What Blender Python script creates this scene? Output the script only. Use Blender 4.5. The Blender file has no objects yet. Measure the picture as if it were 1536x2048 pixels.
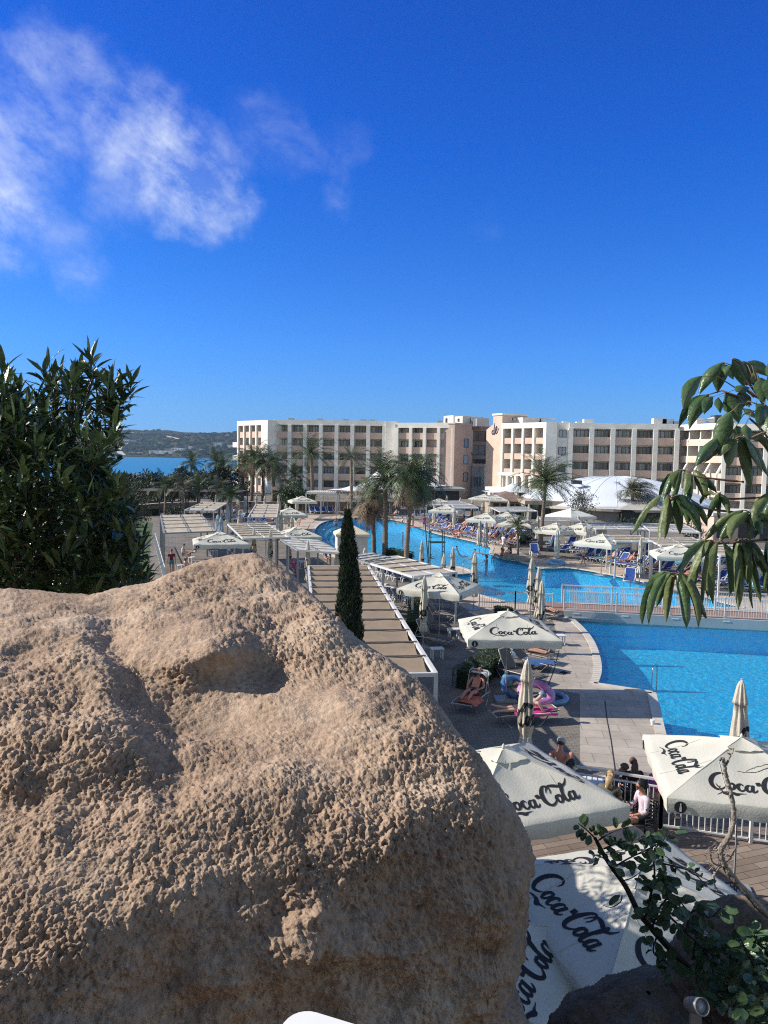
import bpy, bmesh, math, random
import numpy as np
from mathutils import Vector, Matrix
from mathutils.geometry import tessellate_polygon
PI = math.pi
SC = bpy.context.scene
COL = SC.collection
rnd = random.Random(7)

# ---------------------------------------------------------------- camera
CAM_H, PITCH, ROLL, FPX = 8.0, math.radians(4.1), math.radians(1.0), 1538.0
_F = Vector((0, math.cos(PITCH), -math.sin(PITCH)))
_R0 = Vector((1, 0, 0)); _U0 = Vector((0, math.sin(PITCH), math.cos(PITCH)))
CR = _R0 * math.cos(ROLL) + _U0 * math.sin(ROLL)
CU = _U0 * math.cos(ROLL) - _R0 * math.sin(ROLL)
EYE = Vector((0, 0, CAM_H))

def ray(px, py):
    return _F + CR * ((px - 768) / FPX) - CU * ((py - 1024) / FPX)

def W(px, py, z=0.0):
    r = ray(px, py)
    return EYE + r * ((z - CAM_H) / r.z)

def D(px, py, d):
    r = ray(px, py)
    return EYE + r * (d / r.y)

def setup_camera():
    cd = bpy.data.cameras.new('camera')
    cam = bpy.data.objects.new('camera', cd)
    COL.objects.link(cam)
    m = Matrix((CR, CU, -_F)).transposed().to_4x4()
    m.translation = EYE
    cam.matrix_world = m
    cd.sensor_fit = 'VERTICAL'; cd.sensor_height = 36.0
    cd.lens = 36.0 * FPX / 2048
    cd.clip_start = 0.05; cd.clip_end = 20000
    SC.camera = cam

# ---------------------------------------------------------------- materials
MATS = {}

def mat(name, col, rough=0.8, var=0.0, scale=5.0, bump=0.0, bscale=None, metal=0.0, col2=None, spec=0.5,
        coords='Object', transl=0.0, alpha=None, stretch=None, detail=6.0, sheen=0):
    if name in MATS: return MATS[name]
    m = bpy.data.materials.new(name); m.use_nodes = True
    nt = m.node_tree; N = nt.nodes; L = nt.links
    b = N['Principled BSDF']
    b.inputs['Roughness'].default_value = rough
    b.inputs['Metallic'].default_value = metal
    b.inputs['Specular IOR Level'].default_value = spec
    b.inputs['Base Color'].default_value = (*col, 1)
    tc = N.new('ShaderNodeTexCoord')
    vec = tc.outputs[coords]
    if stretch:
        mp = N.new('ShaderNodeMapping'); mp.inputs['Scale'].default_value = stretch
        L.new(vec, mp.inputs['Vector']); vec = mp.outputs['Vector']
    if var > 0 or col2:
        nz = N.new('ShaderNodeTexNoise'); nz.inputs['Scale'].default_value = scale; nz.inputs['Detail'].default_value = detail
        nz.inputs['Roughness'].default_value = 0.6
        L.new(vec, nz.inputs['Vector'])
        rp = N.new('ShaderNodeValToRGB')
        rp.color_ramp.elements[0].position = 0.3; rp.color_ramp.elements[1].position = 0.7
        c0 = tuple(c * (1 - var) for c in col); c1 = col2 if col2 else tuple(min(1, c * (1 + var)) for c in col)
        rp.color_ramp.elements[0].color = (*c0, 1); rp.color_ramp.elements[1].color = (*c1, 1)
        L.new(nz.outputs['Fac'], rp.inputs['Fac'])
        L.new(rp.outputs['Color'], b.inputs['Base Color'])
    if bump > 0:
        nb = N.new('ShaderNodeTexNoise'); nb.inputs['Scale'].default_value = bscale or scale * 4; nb.inputs['Detail'].default_value = 5
        L.new(vec, nb.inputs['Vector'])
        bp = N.new('ShaderNodeBump'); bp.inputs['Strength'].default_value = bump; bp.inputs['Distance'].default_value = 0.02
        L.new(nb.outputs['Fac'], bp.inputs['Height']); L.new(bp.outputs['Normal'], b.inputs['Normal'])
    if transl > 0:
        tr = N.new('ShaderNodeBsdfTranslucent')
        src = b.inputs['Base Color']
        if src.is_linked: L.new(src.links[0].from_socket, tr.inputs['Color'])
        else: tr.inputs['Color'].default_value = (*col, 1)
        mx = N.new('ShaderNodeMixShader'); mx.inputs[0].default_value = transl
        L.new(b.outputs[0], mx.inputs[1]); L.new(tr.outputs[0], mx.inputs[2])
        L.new(mx.outputs[0], N['Material Output'].inputs['Surface'])
    MATS[name] = m
    return m

# ---------------------------------------------------------------- mesh builder
class MB:
    def __init__(s):
        s.v = []; s.f = []; s.mi = []; s.cur = 0; s.n = 0
    def add(s, verts, faces, mi=None):
        o = len(s.v); s.v.extend([tuple(p) for p in verts])
        for f in faces:
            s.f.append(tuple(i + o for i in f)); s.mi.append(s.cur if mi is None else mi)
        return s
    def box(s, c, d, rz=0.0, mi=None):
        cx, cy, cz = c; x, y, z = d[0] / 2, d[1] / 2, d[2] / 2
        ca, sa = math.cos(rz), math.sin(rz)
        vs = []
        for k in (-z, z):
            for (a, b) in ((-x, -y), (x, -y), (x, y), (-x, y)):
                vs.append((cx + a * ca - b * sa, cy + a * sa + b * ca, cz + k))
        return s.add(vs, [(3, 2, 1, 0), (4, 5, 6, 7), (0, 1, 5, 4), (1, 2, 6, 5), (2, 3, 7, 6), (3, 0, 4, 7)], mi)
    def frame_of(s, t):
        t = t.normalized()
        a = Vector((0, 0, 1)) if abs(t.z) < 0.95 else Vector((1, 0, 0))
        u = t.cross(a).normalized(); return u, u.cross(t).normalized()
    def beam(s, p, q, w, h=None, mi=None):
        p, q = Vector(p), Vector(q); h = h or w
        u, v = s.frame_of(q - p)
        vs = []
        for e in (p, q):
            for (a, b) in ((-1, -1), (1, -1), (1, 1), (-1, 1)):
                vs.append(e + u * (a * w / 2) + v * (b * h / 2))
        return s.add(vs, [(3, 2, 1, 0), (4, 5, 6, 7), (0, 1, 5, 4), (1, 2, 6, 5), (2, 3, 7, 6), (3, 0, 4, 7)], mi)
    def tube(s, pts, r, seg=8, mi=None, cap=True):
        pts = [Vector(p) for p in pts]; n = len(pts)
        rs = r if isinstance(r, (list, tuple)) else [r] * n
        vs = []; pu = None
        for i, p in enumerate(pts):
            t = (pts[min(i + 1, n - 1)] - pts[max(i - 1, 0)])
            if t.length < 1e-9: t = Vector((0, 0, 1))
            t.normalize()
            if pu is None: u, v = s.frame_of(t)
            else:
                u = pu - t * pu.dot(t)
                if u.length < 1e-6: u, v = s.frame_of(t)
                u.normalize(); v = t.cross(u)
            pu = u
            for k in range(seg):
                a = 2 * PI * k / seg
                vs.append(p + (u * math.cos(a) + v * math.sin(a)) * rs[i])
        fs = []
        for i in range(n - 1):
            for k in range(seg):
                a = i * seg + k; b = i * seg + (k + 1) % seg
                fs.append((a, b, b + seg, a + seg))
        if cap:
            fs.append(tuple(range(seg - 1, -1, -1))); fs.append(tuple((n - 1) * seg + k for k in range(seg)))
        return s.add(vs, fs, mi)
    def cyl(s, c, r, h, seg=16, r2=None, mi=None):
        c = Vector(c); return s.tube([c, c + Vector((0, 0, h))], [r, r if r2 is None else r2], seg, mi)
    def lathe(s, prof, c=(0, 0, 0), seg=16, mi=None, fold=None):
        c = Vector(c); vs = []; n = len(prof)
        for i, (r, z) in enumerate(prof):
            for k in range(seg):
                a = 2 * PI * k / seg
                rr = r if fold is None else fold(r, z, a)
                vs.append(c + Vector((rr * math.cos(a), rr * math.sin(a), z)))
        fs = []
        for i in range(n - 1):
            for k in range(seg):
                a = i * seg + k; b = i * seg + (k + 1) % seg
                fs.append((a, b, b + seg, a + seg))
        fs.append(tuple(range(seg - 1, -1, -1))); fs.append(tuple((n - 1) * seg + k for k in range(seg)))
        return s.add(vs, fs, mi)
    def ell(s, c, r, seg=12, rings=8, mi=None):
        c = Vector(c); r = (r, r, r) if not isinstance(r, (tuple, list)) else r
        vs = [c + Vector((0, 0, -r[2]))]
        for i in range(1, rings):
            p = -PI / 2 + PI * i / rings
            for k in range(seg):
                a = 2 * PI * k / seg
                vs.append(c + Vector((r[0] * math.cos(p) * math.cos(a), r[1] * math.cos(p) * math.sin(a), r[2] * math.sin(p))))
        vs.append(c + Vector((0, 0, r[2])))
        fs = [(0, 1 + (k + 1) % seg, 1 + k) for k in range(seg)]
        for i in range(rings - 2):
            for k in range(seg):
                a = 1 + i * seg + k; b = 1 + i * seg + (k + 1) % seg
                fs.append((a, b, b + seg, a + seg))
        t = len(vs) - 1; o = 1 + (rings - 2) * seg
        fs += [(o + k, o + (k + 1) % seg, t) for k in range(seg)]
        return s.add(vs, fs, mi)
    def poly(s, pts, mi=None):
        return s.add(pts, [tuple(range(len(pts)))], mi)
    def prism(s, outline, z0, z1, mi=None, holes=(), top=True, bottom=True):
        loops = [[Vector((x, y, 0)) for x, y in l] for l in ([outline] + list(holes))]
        tri = tessellate_polygon(loops); flat = [p for l in loops for p in l]; n = len(flat)
        vs = [(p.x, p.y, z1) for p in flat] + [(p.x, p.y, z0) for p in flat]
        fs = []
        for t in tri:
            a, b, c = (flat[i] for i in t)
            t = tuple(t)
            if (b - a).cross(c - a).z < 0: t = t[::-1]
            if top: fs.append(t)
            if bottom: fs.append(tuple(i + n for i in t[::-1]))
        o = 0
        for l in loops:
            k = len(l)
            for i in range(k):
                a, b = o + i, o + (i + 1) % k
                fs.append((a, a + n, b + n, b))
            o += k
        return s.add(vs, fs, mi)
    def xf(s, m, start=0):
        s.v[start:] = [tuple(m @ Vector(p)) for p in s.v[start:]]
        return s
    def build(s, name, mats, parent=None, smooth=False, loc=None):
        me = bpy.data.meshes.new(name)
        me.from_pydata(s.v, [], s.f)
        mats = mats if isinstance(mats, (list, tuple)) else [mats]
        for m in mats: me.materials.append(m)
        if len(mats) > 1: me.polygons.foreach_set('material_index', s.mi)
        if smooth: me.polygons.foreach_set('use_smooth', [True] * len(me.polygons))
        me.update()
        o = bpy.data.objects.new(name, me); COL.objects.link(o)
        if parent: o.parent = parent
        if loc is not None: o.location = loc
        return o

def np_mesh(name, V, F, mats, parent=None, smooth=True, MI=None):
    """mesh from numpy arrays; F is (n,4) or (n,3)"""
    me = bpy.data.meshes.new(name)
    F = np.asarray(F, dtype=np.int32); V = np.asarray(V, dtype=np.float32)
    n, k = F.shape
    me.vertices.add(len(V)); me.vertices.foreach_set('co', V.ravel())
    me.loops.add(n * k); me.loops.foreach_set('vertex_index', F.ravel())
    me.polygons.add(n); me.polygons.foreach_set('loop_start', np.arange(0, n * k, k, dtype=np.int32))
    mats = mats if isinstance(mats, (list, tuple)) else [mats]
    for m in mats: me.materials.append(m)
    if MI is not None: me.polygons.foreach_set('material_index', np.asarray(MI, dtype=np.int32))
    me.polygons.foreach_set('use_smooth', np.full(n, smooth))
    me.update(calc_edges=True); me.validate()
    o = bpy.data.objects.new(name, me); COL.objects.link(o)
    if parent: o.parent = parent
    return o

def tag(o, label=None, cat=None, group=None, kind=None):
    if label: o['label'] = label
    if cat: o['category'] = cat
    if group: o['group'] = group
    if kind: o['kind'] = kind
    return o

def thing(name, label, cat, loc=(0, 0, 0), rz=0.0, group=None):
    o = bpy.data.objects.new(name, None); COL.objects.link(o)
    o.empty_display_size = 0.1
    o.location = loc; o.rotation_euler = (0, 0, rz)
    return tag(o, label, cat, group)

def struct(o): o['kind'] = 'structure'; return o

KIDS = {}
def copy_tree(o, parent=None):
    c = o.copy(); COL.objects.link(c)
    if parent is not None: c.parent = parent
    for ch in o.children: copy_tree(ch, c)
    return c

def dup(proto, loc, rz, label, group=None, scale=None):
    c = copy_tree(proto)
    c.location = loc; c.rotation_euler = (0, 0, rz); c['label'] = label
    if group: c['group'] = group
    if scale: c.scale = scale if isinstance(scale, (tuple, list)) else (scale,) * 3
    return c

def spline(pts, n=8, closed=False):
    """Catmull-Rom through tuples of any dimension"""
    P = [np.array(p, float) for p in pts]; out = []
    m = len(P)
    for i in range(m if closed else m - 1):
        p0 = P[(i - 1) % m] if (closed or i > 0) else P[0] * 2 - P[1]
        p1 = P[i]; p2 = P[(i + 1) % m]
        p3 = P[(i + 2) % m] if (closed or i + 2 < m) else P[-1] * 2 - P[-2]
        for k in range(n):
            t = k / n
            out.append(0.5 * ((2 * p1) + (-p0 + p2) * t + (2 * p0 - 5 * p1 + 4 * p2 - p3) * t * t + (-p0 + 3 * p1 - 3 * p2 + p3) * t ** 3))
    if not closed: out.append(P[-1])
    return out

# ---------------------------------------------------------------- numpy noise
_pr = np.random.RandomState(3)
_perm = np.concatenate([_pr.permutation(256)] * 3)
_grad = _pr.normal(size=(256, 3)); _grad /= np.linalg.norm(_grad, axis=1)[:, None]
def gnoise(P):
    P = np.asarray(P, float); I = np.floor(P).astype(int); Fr = P - I; I &= 255
    u = Fr * Fr * Fr * (Fr * (Fr * 6 - 15) + 10)
    out = 0
    for dx in (0, 1):
        wx = u[:, 0] if dx else 1 - u[:, 0]
        for dy in (0, 1):
            wy = u[:, 1] if dy else 1 - u[:, 1]
            for dz in (0, 1):
                wz = u[:, 2] if dz else 1 - u[:, 2]
                h = _perm[_perm[_perm[(I[:, 0] + dx) & 255] + ((I[:, 1] + dy) & 255)] + ((I[:, 2] + dz) & 255)]
                g = _grad[h]
                out = out + wx * wy * wz * (g[:, 0] * (Fr[:, 0] - dx) + g[:, 1] * (Fr[:, 1] - dy) + g[:, 2] * (Fr[:, 2] - dz))
    return out * 1.6
def fbm(P, oct=4, gain=0.5, lac=2.03):
    a = 1.0; s = 0; P = np.array(P, float)
    for i in range(oct):
        s = s + a * gnoise(P + i * 17.3); a *= gain; P = P * lac
    return s
# ---------------------------------------------------------------- sun, sky, clouds
SUN_EL, SUN_AZ = math.radians(33), math.radians(2.5)     # azimuth: degrees beyond due left
SUN_DIR = Vector((-math.cos(SUN_EL) * math.cos(SUN_AZ), math.cos(SUN_EL) * math.sin(SUN_AZ), math.sin(SUN_EL)))

SKY_TINT = [(0.0, (0.192, 0.489, 1.132)), (0.04, (0.192, 0.489, 1.132)), (0.06, (0.21, 0.502, 1.056)), (0.136, (0.17, 0.52, 1.148)), (0.254, (0.094, 0.456, 1.142)), (0.36, (0.049, 0.4, 1.2)), (0.47, (0.049, 0.372, 1.167)), (0.57, (0.049, 0.372, 1.167)), (0.72, (0.657, 0.58, 0.479)), (0.9, (0.773, 0.634, 0.479))]

def setup_world():
    w = bpy.data.worlds.new('World'); SC.world = w; w.use_nodes = True
    nt = w.node_tree; N = nt.nodes; L = nt.links
    bg = N['Background']; bg.inputs['Strength'].default_value = 0.115
    sky = N.new('ShaderNodeTexSky'); sky.sky_type = 'NISHITA'; sky.sun_disc = False
    sky.sun_elevation = SUN_EL
    sky.sun_rotation = math.atan2(SUN_DIR.x, SUN_DIR.y)
    sky.altitude = 30; sky.air_density = 1.0; sky.dust_density = 0.15; sky.ozone_density = 3.0
    tc = N.new('ShaderNodeTexCoord'); d = tc.outputs['Generated']
    # wispy clouds, laid out by compass direction
    warp = N.new('ShaderNodeTexNoise'); warp.inputs['Scale'].default_value = 8.0; warp.inputs['Detail'].default_value = 10; warp.inputs['Roughness'].default_value = 0.62
    L.new(d, warp.inputs['Vector'])
    sb = N.new('ShaderNodeVectorMath'); sb.operation = 'SUBTRACT'; sb.inputs[1].default_value = (.5, .5, .5)
    L.new(warp.outputs['Color'], sb.inputs[0])
    sc = N.new('ShaderNodeVectorMath'); sc.operation = 'SCALE'; sc.inputs['Scale'].default_value = 0.16
    L.new(sb.outputs[0], sc.inputs[0])
    ad = N.new('ShaderNodeVectorMath'); ad.operation = 'ADD'
    L.new(d, ad.inputs[0]); L.new(sc.outputs[0], ad.inputs[1])
    blobs = [(-30, 330, 120, .85), (45, 290, 110, .55), (-60, 430, 110, .6), (70, 140, 75, .42), (120, 165, 70, .45), (190, 205, 75, .5), (60, 200, 80, .38), (270, 265, 80, .72),
             (350, 315, 85, .95), (392, 370, 70, .8), (440, 405, 62, .62), (455, 295, 60, .36), (550, 265, 70, .22), (610, 300, 55, .16), (690, 300, 50, .12),
             (690, 400, 45, .22), (110, 420, 90, .3), (165, 522, 55, .3), (-20, 490, 60, .55), (965, 445, 45, .10), (270, 345, 80, .35)]
    acc = None
    for (px, py, r, a) in blobs:
        c = ray(px, py).normalized()
        ds = N.new('ShaderNodeVectorMath'); ds.operation = 'DISTANCE'; ds.inputs[1].default_value = c
        L.new(ad.outputs[0], ds.inputs[0])
        mr = N.new('ShaderNodeMapRange'); mr.interpolation_type = 'SMOOTHSTEP'
        mr.inputs['From Min'].default_value = 0; mr.inputs['From Max'].default_value = r / FPX * 1.25
        mr.inputs['To Min'].default_value = a; mr.inputs['To Max'].default_value = 0
        L.new(ds.outputs['Value'], mr.inputs['Value'])
        if acc is None: acc = mr.outputs[0]
        else:
            ma = N.new('ShaderNodeMath'); ma.operation = 'MAXIMUM'
            L.new(acc, ma.inputs[0]); L.new(mr.outputs[0], ma.inputs[1]); acc = ma.outputs[0]
    mp0 = N.new('ShaderNodeMapping'); mp0.inputs['Rotation'].default_value = (0, -0.62, 0); L.new(d, mp0.inputs['Vector'])
    mp = N.new('ShaderNodeMapping'); mp.inputs['Scale'].default_value = (.72, 1, 1.3)
    L.new(mp0.outputs[0], mp.inputs['Vector'])
    fn = N.new('ShaderNodeTexNoise'); fn.inputs['Scale'].default_value = 17; fn.inputs['Detail'].default_value = 14; fn.inputs['Roughness'].default_value = 0.68
    fn.inputs['Distortion'].default_value = 0.15
    L.new(mp.outputs[0], fn.inputs['Vector'])
    mr2 = N.new('ShaderNodeMapRange'); mr2.inputs['From Min'].default_value = 0.38; mr2.inputs['From Max'].default_value = 0.70
    L.new(fn.outputs['Fac'], mr2.inputs['Value'])
    # density = mask * (0.25 + 0.9 * wisps)
    m1 = N.new('ShaderNodeMath'); m1.operation = 'MULTIPLY_ADD'; m1.inputs[1].default_value = 0.85; m1.inputs[2].default_value = 0.17
    L.new(mr2.outputs[0], m1.inputs[0])
    m2 = N.new('ShaderNodeMath'); m2.operation = 'MULTIPLY'; L.new(acc, m2.inputs[0]); L.new(m1.outputs[0], m2.inputs[1])
    m3 = N.new('ShaderNodeMath'); m3.operation = 'MINIMUM'; m3.inputs[1].default_value = 0.9; L.new(m2.outputs[0], m3.inputs[0])
    # the deep polarised blue of the photograph: tint of the sky by height above the horizon
    sx = N.new('ShaderNodeSeparateXYZ'); L.new(d, sx.inputs[0])
    rp = N.new('ShaderNodeValToRGB'); el = rp.color_ramp.elements
    stops = SKY_TINT
    el[0].position = stops[0][0]; el[0].color = (*[c / 2 for c in stops[0][1]], 1)
    el[1].position = stops[-1][0]; el[1].color = (*[c / 2 for c in stops[-1][1]], 1)
    for (z_, c_) in stops[1:-1]:
        k_ = el.new(z_); k_.color = (*[c / 2 for c in c_], 1)
    L.new(sx.outputs['Z'], rp.inputs['Fac'])
    tint = N.new('ShaderNodeVectorMath'); tint.operation = 'MULTIPLY'; L.new(sky.outputs[0], tint.inputs[0])
    # unseen sky behind the viewer made paler and warmer to lift the shade
    bk = N.new('ShaderNodeMapRange'); bk.interpolation_type = 'SMOOTHSTEP'; bk.inputs['From Min'].default_value = .5; bk.inputs['From Max'].default_value = -.2; bk.inputs['To Min'].default_value = 0; bk.inputs['To Max'].default_value = 1
    L.new(sx.outputs['Y'], bk.inputs['Value'])
    bm_ = N.new('ShaderNodeMix'); bm_.data_type = 'RGBA'; bm_.inputs[7].default_value = (.72, .64, .56, 1)
    L.new(bk.outputs[0], bm_.inputs[0]); L.new(rp.outputs['Color'], bm_.inputs[6])
    dbl = N.new('ShaderNodeVectorMath'); dbl.operation = 'SCALE'; L.new(bm_.outputs[2], tint.inputs[1]); dbl.inputs['Scale'].default_value = 2.0; L.new(tint.outputs[0], dbl.inputs[0])
    mx = N.new('ShaderNodeMix'); mx.data_type = 'RGBA'
    mx.inputs[7].default_value = (5.9, 6.4, 7.3, 1)
    L.new(m3.outputs[0], mx.inputs[0]); L.new(dbl.outputs[0], mx.inputs[6])
    L.new(mx.outputs[2], bg.inputs['Color'])
    ld = bpy.data.lights.new('sun', 'SUN'); ld.energy = 5.0; ld.angle = math.radians(0.53); ld.color = (1.0, 0.93, 0.82)
    lo = bpy.data.objects.new('sun', ld); COL.objects.link(lo)
    lo.rotation_euler = (-SUN_DIR).to_track_quat('-Z', 'Y').to_euler()
    lo.location = SUN_DIR * 60
    vs = SC.view_settings; vs.view_transform = 'Standard'; vs.look = 'None'; vs.exposure = 0.38; vs.gamma = 1.0; vs.use_curve_mapping = False
    SC.cycles.max_bounces = 6; SC.cycles.transparent_max_bounces = 12
    SC.cycles.diffuse_bounces = 3; SC.cycles.glossy_bounces = 3
    SC.cycles.use_denoising = False; SC.cycles.sample_clamp_indirect = 3.0; SC.cycles.sample_clamp_direct = 12.0; SC.cycles.pixel_filter_type = 'BLACKMAN_HARRIS'; SC.cycles.filter_width = 1.15; SC.cycles.caustics_reflective = False; SC.cycles.caustics_refractive = False

setup_camera(); setup_world()

# ---------------------------------------------------------------- ground, pools, decks
POOL_A = [(627,1061),(640,1047),(662,1040),(690,1036),(730,1036),(770,1038),(805,1043),(835,1053),(870,1066),(900,1073),(930,1079),(960,1086),(984,1095),(982,1106),(1005,1117),(1035,1122),(1064,1130),(1090,1137),(1142,1136),(1220,1149),(1298,1166),(1341,1177),(1390,1187),(1440,1203),(1480,1217),(1300,1212),(1110,1207),(1020,1206),(1002,1202),(960,1191),(925,1183),(900,1168),(905,1150),(944,1145),(912,1133),(880,1135),(850,1129),(815,1121),(790,1115),(740,1112),(700,1108),(660,1099),(643,1089),(632,1075)]
POOL_B = [(1137,1235),(1152,1247),(1170,1266),(1185,1290),(1194,1320),(1195,1345),(1187,1368),(1303,1386),(1322,1470),(1345,1545),(1420,1562),(1800,1575),(2000,1290),(1536,1252)]
def pix_loop(L, n=6, z=0.0, smooth=True):
    P = [W(x, y, z) for x, y in L]
    P = [(p.x, p.y) for p in P]
    return [tuple(q) for q in (spline(P, n, True) if smooth else P)]
loopA = pix_loop(POOL_A, 4)
_b = [W(x, y) for x, y in POOL_B]; _b = [(p.x, p.y) for p in _b]
loopB = [tuple(q) for q in spline(_b[:7], 6)] + _b[7:]

def brick_mat(name, c1, c2, mortar, scale, bw, bh, ms=0.02, rough=0.85, rz=0.0, var=0.4, offset=0.5):
    m = bpy.data.materials.new(name); m.use_nodes = True; nt = m.node_tree; N = nt.nodes; L = nt.links
    b = N['Principled BSDF']; b.inputs['Roughness'].default_value = rough; b.inputs['Specular IOR Level'].default_value = 0.25
    tc = N.new('ShaderNodeTexCoord'); mp = N.new('ShaderNodeMapping'); mp.inputs['Rotation'].default_value = (0, 0, rz)
    L.new(tc.outputs['Object'], mp.inputs[0])
    bt = N.new('ShaderNodeTexBrick'); bt.offset = offset
    bt.inputs['Color1'].default_value = (*c1, 1); bt.inputs['Color2'].default_value = (*c2, 1); bt.inputs['Mortar'].default_value = (*mortar, 1)
    bt.inputs['Scale'].default_value = scale; bt.inputs['Mortar Size'].default_value = ms; bt.inputs['Brick Width'].default_value = bw; bt.inputs['Row Height'].default_value = bh
    L.new(mp.outputs[0], bt.inputs['Vector'])
    nz = N.new('ShaderNodeTexNoise'); nz.inputs['Scale'].default_value = 0.7; nz.inputs['Detail'].default_value = 11; nz.inputs['Roughness'].default_value = 0.7
    L.new(tc.outputs['Object'], nz.inputs['Vector'])
    mr = N.new('ShaderNodeMapRange'); mr.inputs['From Min'].default_value = .3; mr.inputs['From Max'].default_value = .7
    mr.inputs['To Min'].default_value = 1 - var; mr.inputs['To Max'].default_value = 1 + var * 0.4
    L.new(nz.outputs['Fac'], mr.inputs['Value'])
    mx = N.new('ShaderNodeMix'); mx.data_type = 'RGBA'; mx.blend_type = 'MULTIPLY'; mx.inputs[0].default_value = 1
    L.new(bt.outputs['Color'], mx.inputs[6]); L.new(mr.outputs[0], mx.inputs[7])
    L.new(mx.outputs[2], b.inputs['Base Color'])
    MATS[name] = m; return m

paver = brick_mat('brick paving', (.225, .20, .172), (.26, .228, .195), (.135, .12, .105), 1.0, .24, .12, .012)
stone = brick_mat('pale stone paving', (.43, .375, .32), (.47, .41, .35), (.26, .225, .195), 1.0, 1.1, .62, .012, rz=0.12, var=.36)
woodtile = brick_mat('wood look tiles', (.20, .155, .125), (.30, .235, .19), (.10, .075, .06), 1.0, .9, .2, .01, rz=-0.35, var=.3)
pinkdeck = brick_mat('sandstone paving', (.50, .40, .315), (.53, .43, .345), (.40, .32, .26), 1.0, .5, .5, .01, rz=.3, var=.2)

def ground():
    m = MB()
    out = [(-260, -40), (330, -40), (330, 230), (-260, 230)]
    m.prism(out, -0.3, 0.0, holes=[loopA, loopB], bottom=False)
    struct(m.build('ground', paver))
    # land behind and beside, falling to the sea
    e = mat('dry earth', (.16, .13, .085), .95, .5, .05, 0, col2=(.07, .085, .04))
    m = MB()
    xs = list(range(-1500, 2001, 100))
    rows = [(-600, -.12), (-40.0, -.12), (228, -.12), (250, -.6), (300, -2.5), (360, -7)]
    vs = [(x, y, z) for (y, z) in rows for x in xs]; n = len(xs)
    fs = [(j * n + i, j * n + i + 1, (j + 1) * n + i + 1, (j + 1) * n + i) for j in range(len(rows) - 1) for i in range(n - 1)]
    # leave the middle open under the resort sheet
    fs = [f for k, f in enumerate(fs) if not (k // (n - 1) == 1 and -300 < xs[k % (n - 1)] < 300)]
    m.add(vs, fs); struct(m.build('coastal_land', e))
    # stone margins round the pools, laid 4 mm above the paving
    def ring(name, outer, hole, mt, z=.004):
        mm = MB(); mm.prism(outer, z - .003, z, holes=[hole], bottom=False); struct(mm.build(name, mt))
    oB = [W(x, y) for x, y in [(1085,1212),(1118,1232),(1122,1262),(1118,1290),(1108,1330),(1090,1372),(1160,1386),(1160,1540),(1235,1560),(1420,1590),(1900,1640),(2300,1290),(1640,1238)]]
    inB = [(x, y) for x, y in loopB]
    # margin of the near pool as left and bottom strips
    k = len(spline(_b[:7], 6))
    outer = [tuple(W(x, y).xy) for x, y in [(1320,1548),(1160,1530),(1160,1388),(1088,1375),(1104,1335),(1112,1295),(1112,1262),(1104,1236),(1100,1229)]]
    inner = list(loopB[:k]) + [_b[7], _b[8], _b[9]]
    mm = MB(); mm.prism(inner + outer, .001, .004, bottom=False); struct(mm.build('pool_surround', stone))
    # sandstone deck round the far pool
    E = [(612,1068),(622,1046),(650,1034),(690,1029),(730,1029),(775,1031),(812,1036),(842,1045),(880,1057),(912,1063),(945,1068),(975,1074),(1012,1085),(1030,1100),(1052,1110),(1075,1117),(1100,1122),(1150,1122),(1230,1133),(1310,1150),(1360,1160),(1410,1170),(1480,1185),(1600,1203),(1600,1236),(1300,1217),(1110,1212),(1070,1218),(1040,1232),(960,1240),(925,1213),(880,1190),(850,1160),(800,1140),(760,1130),(690,1120),(640,1108),(618,1090)]
    oA = [tuple(W(x, y).xy) for x, y in E]
    ring('pool_deck', oA, loopA, pinkdeck)
    # left sun terrace paving in the same pale stone
    mm = MB(); mm.prism([tuple(W(x, y).xy) for x, y in [(520,1046),(600,1030),(640,1031),(618,1050),(608,1070),(612,1088),(560,1072)]], .001, .0045, bottom=False)
    struct(mm.build('terrace_paving', pinkdeck))
    # wood look terrace by the restaurant umbrellas
    mm = MB(); mm.prism([(-1.5, 5.0), (9.5, 5.0), (14, 16.2), (6.9, 17.6), (3.2, 18.6), (1.2, 19.0)], .001, .006, bottom=False)
    struct(mm.build('terrace_floor', woodtile))
    lawn = mat('lawn grass', (.05, .085, .022), .95, .35, 3, .4, 40)
    mm = MB(); mm.prism([tuple(W(x, y).xy) for x, y in [(120,1160),(300,1160),(300,1090),(306,1046),(262,1038),(180,1042)]], .001, .008, bottom=False)
    tag(mm.build('lawn', lawn), kind='structure')
    mm = MB(); mm.prism([(-60, 17), (-7.5, 17), (-8.5, 34), (-13, 44), (-60, 44)], .001, .006, bottom=False); struct(mm.build('lawn', lawn))
    # drain slot along the stone
    mm = MB()
    for L_ in ([(1210,1402),(1214,1440),(1222,1480),(1231,1545)], [(1118,1300),(1108,1340),(1096,1370),(1085,1390)]):
        p = [W(x, y, .009) for x, y in L_]
        for a, b in zip(p, p[1:]): mm.beam(a, b, .03, .006)
    struct(mm.build('drain_channel', mat('dark drain', (.03, .03, .03), .7)))

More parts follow.
